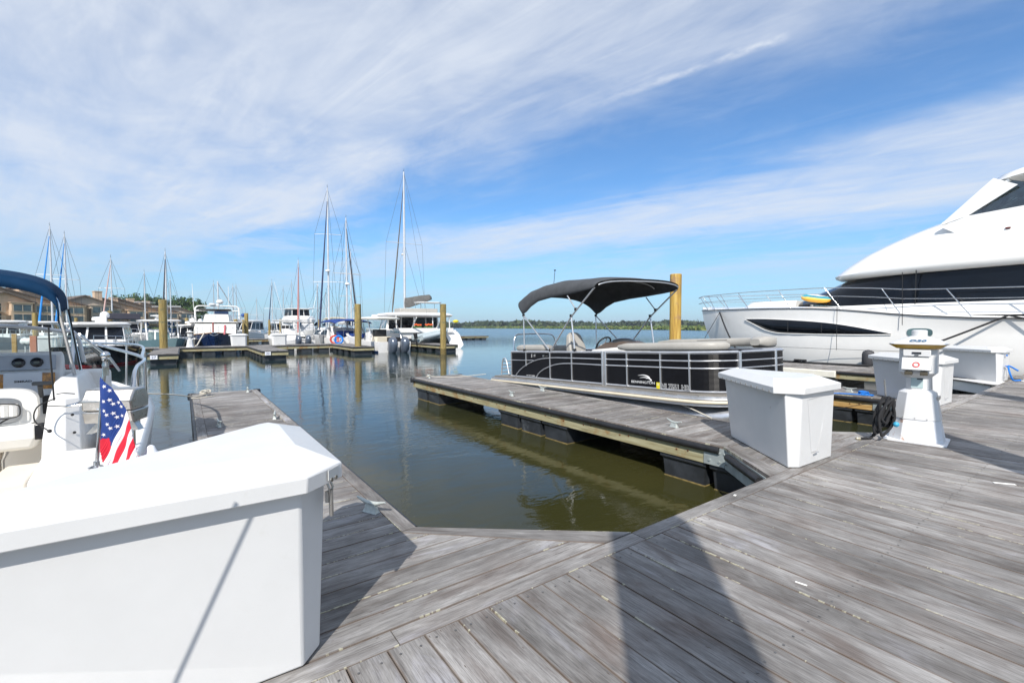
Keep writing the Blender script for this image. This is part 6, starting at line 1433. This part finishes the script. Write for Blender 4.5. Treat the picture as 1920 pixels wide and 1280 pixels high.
def catamaran():
    o = thing('sailing_catamaran', 'large white sailing catamaran with grey boom cover, dinghy on its stern davits', 'sailboat', (18.9, 44.6, WZ), R(84))
    # +x forward; stern at x=-6, hulls at y=+-2.9
    L = 12.5
    for sd in (-1, 1):
        m = M(); rings = []
        for i in range(13):
            s = i/12; b = .85*(.8+.2*min(1, s/.3)) if s < .4 else .85*(1-((s-.4)/.6)**2.2)+.01; x = -6+s*L
            top = interp(s, [(0, .35), (.05, .9), (.12, 1.75), (1, 1.95)]); rings.append([(x, sd*2.9-b, top), (x, sd*2.9-b*.8, .5*min(top, 1)), (x, sd*2.9-b*.35, -.1), (x, sd*2.9, -.5), (x, sd*2.9+b*.35, -.1), (x, sd*2.9+b*.8, .5*min(top, 1)), (x, sd*2.9+b, top)])
        m.loft(rings); build('hull', m, WHITE, o, smooth=50)
        m = M(); m.tube([(-5.9+.0*i, sd*(2.9+.72), .42) for i in range(2)]+[(6.0, sd*2.95, .5)], .03, 6); build('hull_stripe', m, mat('tan_stripe', (.45,.33,.15), .5), o)
    m = M(); m.box(-5.0, 5, -2.3, 2.3, .95, 1.75); m.box(-5.2, -4.9, -2.9, 2.9, 1.5, 1.95); build('bridge_deck', m, WHITE, o, bevel=.06)
    c = cabin(o, -1.8, 3.5, 5.6, 1.75, 3.05, 1.3, .05, .25, ns=3, nf=4, my=.12, gl=DGLASS, name='saloon')
    m = M(); quadpanes(m, (-1.82, 2.6, 1.85), (-1.82, -2.6, 1.85), (-1.80, -2.5, 3.0), (-1.80, 2.5, 3.0), 4, my=.02); build('saloon_door', m, DGLASS, c)
    m = M(); m.levels([(3.03, octo(6.9,6.0,.9,-1.7)), (3.20, octo(7.3,6.4,1.0,-1.7)), (3.42, octo(6.6,5.8,1.0,-1.6))]); build('cockpit_roof', m, WHITE, o, bevel=.04)
    tubes('roof_post', o, [[(-4.9, y, 1.9), (-4.8, y, 3.1)] for y in (-2.6, -.9, .9, 2.6)], .05, WHITE)
    m = M(); m.box(-3.6, -1.6, -1.9, 1.9, 3.42, 3.85); build('bridge_seat', m, VINYL, o, bevel=.08)
    m = M(); m.levels([(4.42, octo(1.9,2.4,.4,-2.6, -1.2)), (4.52, octo(2.0,2.5,.4,-2.6,-1.2))]); build('helm_bimini', m, WHITE, o, bevel=.03); tubes('bimini_frame', o, [[(-2.6+a, -1.2+b, 3.4), (-2.6+a, -1.2+b, 4.42)] for a in (-.8, .8) for b in (-1, 1)], .03)
    top = 1.5+(612-312)*46/FPX-WZ
    ma = sailrig(o, 1.2, 3.4, top, L, fwd=6.3, aft=-5.8, furl=mat('brown_furl', (.16,.14,.12), .8), spread=(.50,), bw=2.2, r=.13, boom=False, radar=True)
    m = M(); m.loft([[(1.1-a, -.22, b), (1.1-a, .22, b), (1.1-a, .28, b+h*.5), (1.1-a, .1, b+h), (1.1-a, -.1, b+h), (1.1-a, -.28, b+h*.5)] for a, b, h in ((0, 4.1, 1.0), (.4, 4.1, 1.05), (1.6, 4.5, .85), (2.6, 4.85, .6), (2.8, 4.95, .3))]); m.xf(Matrix.Translation((1.1,0,0)) @ Matrix.Rotation(R(58), 4, 'Z') @ Matrix.Translation((-1.1,0,0))); bo = build('boom_sail_cover', m, CANVASG, o, smooth=50)
    m = M(); m.box(-5.3, -4.9, -2.5, 2.5, 1.9, 1.98); tubes('davit', o, [[(-5.0, y, 1.9), (-6.4, y, 2.9)] for y in (-1.2, 1.2)], .06, WHITE)
    # flower boxes
    for y, nf in ((-.4, 7), (.7, 7)):
        pb = M(); pb.box(-5.15, -4.95, y-.4, y+.4, 1.98, 2.12); pt = build('planter', pb, mat('planter_green', (.05,.12,.03), .8), o)
        fl_ = M()
        for k in range(nf): fl_.sphere((-5.05+random.uniform(-.08,.08), y-.35+.7*k/nf, 2.22+random.uniform(0,.1)), .09, 6)
        build('flowers', fl_, mat('orange_flowers', (.70,.13,.03), .8), pt)
    m = M(); m.lathe([(.1, -.1), (.30, 0), (.30, .1), (.1, .2)], (-5.0, -3.2, 2.55), 12); build('yellow_horseshoe_buoy', m, YELLOW, o, smooth=50)
    text_mesh('stern_lettering', 'Blues', .42, mat('teal_ink', (.10,.30,.36), .5), frame((-5.235, 2.9, 1.62), (0,-1,0), (0,0,1)), o, .004, shear=.25)
    return o
catamaran()
def dinghy():
    p = Vector((17.9, 37.9, .95)); o = thing('inflatable_dinghy', 'grey inflatable dinghy hoisted across the catamaran stern', 'dinghy', (18.5, 38.4, .55)); o.rotation_euler = (0, R(-9), R(15))
    m = M(); m.tube(smooth_pts([(-1.6, -.65, .2), (.8, -.65, .22), (1.5, -.4, .34), (1.75, 0, .40), (1.5, .4, .34), (.8, .65, .22), (-1.6, .65, .2)], 4), .21, 10); build('air_tube', m, mat('dinghy_grey', (.42,.48,.50), .5), o, smooth=60)
    m = M(); m.loft([[(-1.5, -.6, .1), (-1.5, 0, -.3), (-1.5, .6, .1)], [(.6, -.5, .1), (.6, 0, -.28), (.6, .5, .1)], [(1.6, -.1, .25), (1.6, 0, .15), (1.6, .1, .25)]], closed=False, cap=False); build('dinghy_hull', m, mat('dinghy_hull_grey', (.30,.35,.36), .4), o, smooth=50, solid=.02)
    m = M(); m.levels([(.15, octo(.3,.3,.08,-1.75)), (.65, octo(.36,.32,.1,-1.78))]); m.box(-1.82, -1.72, -.05, .05, -.5, .15); build('outboard_motor', m, BLACKM, o, bevel=.04)
dinghy()
# boats glimpsed at the far left through the windshield
for px, d, L, rz, lb_ in ((20, 34, 9, 6, 'white cruiser seen through the windshield at the left edge of the photo'), (85, 40, 8, 3, 'white boat roof seen just under the left bimini'), (120, 52, 9, -4, 'white cruiser hull seen behind the bimini poles')):
    o = thing('motor_boat', lb_, 'motor boat', tuple(gnd(px, d+4, WZ)), DN+R(rz)); cruiser(o, L, 3.2, 1.4, 1.0, WHITE, roof_z=1.3, radar=False)
dock_box(*gnd(108, 27.5, 0).xy, 'white dock box seen between the windshield and the black cruiser', sc=1.0, hinge=False, z=0)
bg_dock(-9.5, -7.2, 24, 40.13, 'dock seen through the windshield of the left boat', group=BGG, along='y')
for px, col, d, lb_, w_ in ((26, ORANGEW, 13.5, 'pale orange post seen through the left boat windshield', .05), (62, mat('salmon_post', (.50,.20,.12), .6), 13.5, 'salmon coloured post seen through the left boat windshield', .07)):
    p = gnd(px, d, 0); m = M(); m.box(-w_, w_, -w_, w_, -.9, 1.28-(.06 if px > 50 else 0)); o_ = build('marker_post', m, col, bevel=.01); o_.location = (p.x, p.y, 0); tag(o_, lb_, 'post')
for px, py, lb_ in ((47, 640, 'left white ball fender seen through the windshield'), (56, 640, 'right white ball fender seen through the windshield')):
    p = at(px, py, 20); m = M(); m.sphere((0,0,0), .17, 14); m.tube([(0,0,-.15), (0,0,-.5)], .02, 6); o_ = build('ball_fender', m, WHITE, smooth=60); o_.location = p; tag(o_, lb_, 'fender')
# ---------------------------------------------------------------- shore, condominiums, trees
def terrain():
    m = M(); pts = []
    P = [(-260, 150), (-80, 96), (-45, 93), (-20, 108), (-9, 122), (2, 150), (8, 185), (0, 260), (-60, 420), (-420, 420)]
    m.prism(P, -1.5, .55, [(x*.99-1, y*1.0+2.5) for x, y in P]); struct(build('shore_bank', m, mat('bank_ground', (.10,.12,.04), .9, var=.4, scale=.6)))
terrain()
STUCCO = mat('tan_stucco', (.54,.40,.28), .85, var=.08, scale=1.5, bump=.3, bscale=12); STUCCO2 = mat('grey_tan_stucco', (.42,.36,.29), .85, var=.08, scale=1.5, bump=.3, bscale=12)
ROOFM = streak_wood('brown_shingles', (.085,.065,.05), (.13,.10,.08), (.18,.145,.115), False, 1.0); WINB = mat('house_window', (.05,.08,.09), .1, var=.5, scale=.7, spec=.8); TRIM = mat('house_trim', (.42,.36,.28), .7)
def house(px, d, rz, W_, H, D_, kind, label, ch=.3, st=STUCCO):
    p = gnd(px, d, .5); o = thing('town_house', label, 'house', (p.x, p.y, .5), rz, 'tan town houses along the far shore')
    # local: x across the front, +y away from the water; front face at y=0
    rise = W_*.30
    if kind == 'shed':    # mono pitch falling to +x
        poly = [(-W_/2, 0), (W_/2, 0), (W_/2, H), (-W_/2, H+rise)]
        rf = [(-W_/2-.4, H+rise+.25), (W_/2+.5, H-.15)]
    else:
        poly = [(-W_/2, 0), (W_/2, 0), (W_/2, H), (0, H+rise*.62), (-W_/2, H)]
        rf = [(-W_/2-.4, H-.15), (0, H+rise*.62+.2), (W_/2+.4, H-.15)]
    m = M(); m.loft([[(x, 0, z) for x, z in poly], [(x, D_, z) for x, z in poly]]); build('wall', m, st, o)
    m = M(); m.loft([[(x, -.7, z) for x, z in rf]+[(x, -.7, z-.25) for x, z in reversed(rf)], [(x, D_+.5, z) for x, z in rf]+[(x, D_+.5, z-.25) for x, z in reversed(rf)]]); r_ = build('roof', m, ROOFM, o)
    cx_ = -W_/2+W_*ch; m = M(); m.box(cx_-.7, cx_+.7, 1.6, 3.2, H*.6, H+rise*.9+.35); m.box(cx_-.8, cx_+.8, 1.5, 3.3, H+rise*.9+.35, H+rise*.9+.55); build('chimney', m, STUCCO, r_)
    # projecting bay with windows
    bx0, bx1 = (W_*.08, W_*.44); m = M(); m.box(bx0, bx1, -1.3, .02, H*.30, H*.93); m.prism([(bx0-.2, -1.5), (bx1+.2, -1.5), (bx1+.2, 0), (bx0-.2, 0)], H*.93, H*.93+.15); bay = build('bay', m, st, o)
    for z0, z1 in ((.36, .56), (.66, .87)):
        m = M(); m.box(bx0+.25, bx1-.25, -1.34, -1.30, H*z0, H*z1); wn = build('window', m, WINB, bay)
        m = M()
        for q in (0, .5, 1): x = lerp(bx0+.25, bx1-.25, q); m.box(x-.06, x+.06, -1.38, -1.342, H*z0, H*z1)
        m.box(bx0+.2, bx1-.2, -1.38, -1.342, H*z0-.08, H*z0+.02); build('frame', m, TRIM, wn)
    # balcony recess, left
    for z0 in (.34, .66):
        m = M(); m.box(-W_*.44, -W_*.04, -.03, .0-.004, H*z0, H*(z0+.24)); build('balcony_recess', m, mat('recess_dark_glass', (.035,.04,.045), .25), o)
        m = M(); m.box(-W_*.46, -W_*.02, -1.4, -.05, H*z0-.2, H*z0-.04); 
        for k in range(9): x = lerp(-W_*.45, -W_*.03, k/8); m.box(x-.03, x+.03, -1.38, -1.32, H*z0-.04, H*z0+.9)
        m.box(-W_*.46, -W_*.02, -1.40, -1.30, H*z0+.86, H*z0+.96); build('balcony', m, TRIM, o)
    m = M(); m.box(-W_*.4, -W_*.1, -.04, -.004, .3, H*.24); m.box(W_*.12, W_*.4, -.04, -.004, .3, H*.22); build('garage_opening', m, mat('recess_dark_glass', (.035,.04,.045), .25), o)
    return o
for a in [(-70, 93, .62, 10, 6.3, 12, 'shed', 'tan town house at the far left edge behind the bimini'),
          (8, 93, .55, 9, 6.3, 12, 'gable', 'gabled tan house under the left end of the blue bimini'),
          (50, 97, .50, 11, 6.2, 12, 'shed', 'tan house with tall chimney framed under the blue bimini', .52),
          (103, 102, .42, 11, 6.0, 12, 'shed', 'tan house with long sloping roof behind the bimini pole'),
          (160, 108, .38, 10, 6.4, 12, 'gable', 'grey-tan gabled house with chimney left of the radar', .8, STUCCO2),
          (186, 112, .38, 9, 5.6, 12, 'gable', 'lower wing of the gabled house behind the black cruiser', .3, STUCCO2),
          (232, 116, .34, 9, 5.4, 12, 'shed', 'tan house with wide chimney behind the white hardtop boat', .35),
          (268, 122, .30, 10, 5.2, 12, 'shed', 'tan house with small chimney left of the far pile', .3),
          (301, 130, .26, 9, 5.2, 12, 'shed', 'tan house half hidden by the tall far pile', .2),
          (330, 138, .26, 9, 5.4, 12, 'gable', 'last grey-tan house of the row, before the trees', .2, STUCCO2)]:
    house(*a)
LEAF = []
for nm, c in (('leaf_dark', (.022,.052,.012)), ('leaf_mid', (.045,.095,.018)), ('leaf_light', (.085,.15,.03))):
    LEAF.append(mat(nm, c, .7, var=.3, scale=.8))
BARK = mat('bark', (.10,.075,.055), .9, var=.3, scale=6)
def crown_mesh(seed, n=2600, sz=.42):
    rd = random.Random(seed); m = M(); cl = []
    for k in range(26):
        a = rd.uniform(0, 6.28); e = rd.uniform(-.2, 1); rr = rd.uniform(.35, .82)
        cl.append((rr*math.cos(a)*math.cos(e*1.2), rr*math.sin(a)*math.cos(e*1.2), .15+rr*math.sin(e*1.2)*.8, rd.uniform(.16, .34)))
    for i in range(n):
        cx_, cy_, cz_, cr = cl[rd.randrange(len(cl))]
        d_ = Vector((rd.gauss(0,1), rd.gauss(0,1), rd.gauss(0,1))).normalized()*cr*rd.uniform(.65, 1.05)
        p = Vector((cx_, cy_, cz_))+d_; s = rd.uniform(.5, 1.0)*sz/8
        a = Vector((rd.gauss(0,1), rd.gauss(0,1), rd.gauss(0,1))).normalized(); b = a.cross(d_.normalized()); b = b.normalized() if b.length > .01 else Vector((1,0,0)); a = b.cross(d_.normalized()+Vector((rd.gauss(0,.4), rd.gauss(0,.4), rd.gauss(0,.4)))).normalized()
        m.add([p-a*s-b*s*.7, p+a*s-b*s*.6, p+a*s*.8+b*s, p-a*s*.7+b*s*.8], [(0,1,2,3)], rd.choice((0, 0, 1, 1, 1, 2)))
    return m
CR = []
def tree(px, d, top_px, wpx, label, v):
    p = gnd(px, d, .4); h = 1.1+(612-top_px)*d/FPX; r_ = wpx*d/FPX/2
    o = thing('oak_tree', label, 'tree', (p.x, p.y, .4), random.uniform(0, 6), 'trees behind the town houses')
    if len(CR) < 3:
        me_o = build('crown', crown_mesh(40+len(CR)), LEAF, o); CR.append(me_o.data)
    else:
        me_o = bpy.data.objects.new('crown', CR[v % 3]); COL.objects.link(me_o); me_o.parent = o
    me_o.location = (0, 0, h*.40); me_o.scale = (r_/.95, r_/.95, h*.60/1.02)
    m = M(); rd = random.Random(v); m.tube([(0,0,-.5), (.1,0,h*.25), (0,.1,h*.5)], [.5, .36, .22], 8)
    for k in range(5): a = rd.uniform(0, 6.28); m.tube([(0,0,h*.3), (r_*.35*math.cos(a), r_*.35*math.sin(a), h*.5), (r_*.6*math.cos(a), r_*.6*math.sin(a), h*.66)], [.22, .14, .06], 6)
    build('trunk', m, BARK, o, smooth=60)
T_ = [(-30, 130, 545, 60), (10, 135, 549, 46), (35, 140, 547, 44), (62, 130, 553, 40), (150, 150, 562, 36), (192, 145, 566, 34), (208, 150, 566, 30), (228, 150, 558, 36), (246, 148, 556, 34), (264, 152, 555, 34), (282, 150, 556, 34), (298, 155, 558, 34), (318, 160, 564, 32), (334, 160, 561, 36), (351, 165, 559, 34), (366, 165, 566, 30), (377, 172, 572, 24), (345, 150, 578, 34), (362, 155, 582, 32)]
for i, (px, d, t_, w_) in enumerate(T_):
    wh = ['over the roofs at the far left', 'above the gabled house under the bimini', 'above the tall chimney under the bimini', 'right of the tall chimney', 'behind the grey-tan gabled house', 'just right of the gabled house chimney', 'behind the pile by the radar', 'over the wide chimney house', 'above the white hardtop boat', 'above the house left of the far pile', 'just left of the tall far pile', 'directly behind the tall far pile', 'above the dark mast', 'right of the dark mast', 'highest of the clump left of the trawler', 'just left of the trawler arch', 'at the right end of the shore clump', 'low in front of the clump right of the last house', 'low at the water end of the clump by the trawler'][i]
    tree(px, d, t_-10, w_*1.2, 'green oak tree standing '+wh, i)
# shoreline grasses in front of the houses
def grass(name, pts, n, h0, h1, w_, seed, label, depth=4.0):
    rd = random.Random(seed); m = M(); segs = list(zip(pts, pts[1:]))
    for i in range(n):
        a, b = segs[rd.randrange(len(segs))]; t = rd.random(); x, y = lerp(a[0], b[0], t), lerp(a[1], b[1], t)
        dn = Vector((x, y, 0)).normalized(); q = rd.random()*depth; x += dn.x*q; y += dn.y*q; h = rd.uniform(h0, h1); ww = w_*rd.uniform(.5, 1.3); an = rd.uniform(0, 6.28); dx_, dy_ = ww*math.cos(an), ww*math.sin(an)
        lx, ly = rd.uniform(-.3, .3), rd.uniform(-.3, .3)
        m.add([(x-dx_, y-dy_, WZ-.05), (x+dx_, y+dy_, WZ-.05), (x+dx_*.5+lx, y+dy_*.5+ly, WZ+h), (x-dx_*.3+lx, y-dy_*.3+ly, WZ+h*.93)], [(0,1,2,3)], rd.randrange(2))
    o = build(name, m, [mat('marsh_green', (.105,.155,.035), .8, var=.25, scale=.3), mat('marsh_green_dark', (.07,.11,.025), .8, var=.25, scale=.3)]); struct(o, 'stuff'); return o
grass('shore_grass', [(-80, 95.5), (-45, 92.5), (-20, 107.5), (-9, 121.5), (2, 149), (8, 184)], 5200, .8, 2.0, .35, 3, '')
# far marsh and wooded shore across the river
def strip(name, pxs, dist, top, material, seed, clump, n, dep, zb=WZ, sc=(1,1)):
    rd = random.Random(seed); m = M()
    for i in range(n):
        t = rd.random(); px = lerp(pxs[0], pxs[1], t); d = dist(px)*(1+rd.random()*dep); p = gnd(px, d, zb); h = top(px)*(.55+.45*rd.random())
        s = clump*rd.uniform(.6, 1.5)
        for k in range(3):
            q = Vector((p.x+rd.uniform(-s, s), p.y+rd.uniform(-s, s), zb+h*rd.uniform(.15, 1)))
            a = Vector((rd.gauss(0,1), rd.gauss(0,1), rd.gauss(0,.6))).normalized()*s*sc[0]; b = Vector((rd.gauss(0,.5), rd.gauss(0,.5), rd.gauss(0,1))).normalized()*s*sc[1]
            m.add([q-a-b, q+a-b*.7, q+a*.8+b, q-a*.6+b*.8], [(0,1,2,3)], rd.randrange(3))
    o = build(name, m, material); struct(o, 'stuff'); return o
hillm = M(); R0 = [gnd(px, 640-(px-840)*.12, WZ-.3) for px in range(800, 2300, 60)]; R1 = [gnd(px, 1150, WZ-.3) for px in range(800, 2300, 60)]
hillm.loft([[tuple(p) for p in R0], [(p.x, p.y, 4.0) for p in [gnd(px, 700-(px-840)*.12, 0) for px in range(800, 2300, 60)]], [(p.x, p.y, 5.5) for p in R1]], closed=False, cap=False); struct(build('far_land', hillm, mat('far_land_green', (.03,.05,.015), .9)))
FARL = [mat('far_leaf_a', (.020,.040,.014), .8, var=.3, scale=.05), mat('far_leaf_b', (.034,.060,.020), .8, var=.3, scale=.05), mat('far_leaf_c', (.055,.075,.030), .8, var=.3, scale=.05)]
strip('far_woods', (825, 2200), lambda px: 640-(px-840)*.11, lambda px: 8.0+1.6*math.sin(px*.021)+1.1*math.sin(px*.07+1), FARL, 4, 2.4, 9000, .10)
MG = [mat('marsh_green', (.17,.27,.025), .8), mat('marsh_green_dark', (.10,.17,.02), .8), mat('marsh_straw', (.17,.19,.05), .8)]
def md(px): return interp(px, [(840, 560), (960, 470), (1150, 330), (1340, 230), (2200, 150)])
strip('marsh_grass', (870, 2200), md, lambda px: 1.7, MG, 6, .9, 14000, .35, sc=(1.6, .5))
mm = M(); a_ = [gnd(px, md(px)*1.02, WZ+.5) for px in range(880, 2260, 40)]; b_ = [gnd(px, md(px)*1.35+60, WZ+1.0) for px in range(880, 2260, 40)]; mm.loft([[(p.x, p.y, WZ-.1) for p in a_], [tuple(p) for p in a_], [tuple(p) for p in b_]], closed=False, cap=False); struct(build('marsh_flat', mm, MG[0]))
# ---------------------------------------------------------------- thin air haze round the whole place
def haze():
    m = M(); m.box(-2750, 2750, -2750, 2750, -2.6, 40); o = build('haze', m, None or bpy.data.materials.new('haze_air')); struct(o, 'stuff')
    mt = o.data.materials[0]; mt.use_nodes = True; mt.node_tree.nodes.clear(); t = NT(mt.node_tree)
    v = t.node('ShaderNodeVolumePrincipled'); v.inputs['Color'].default_value = (.80, .88, 1, 1); v.inputs['Density'].default_value = .00022; v.inputs['Anisotropy'].default_value = .2
    ou = t.node('ShaderNodeOutputMaterial'); t.link(v.outputs[0], ou.inputs['Volume'])
haze()
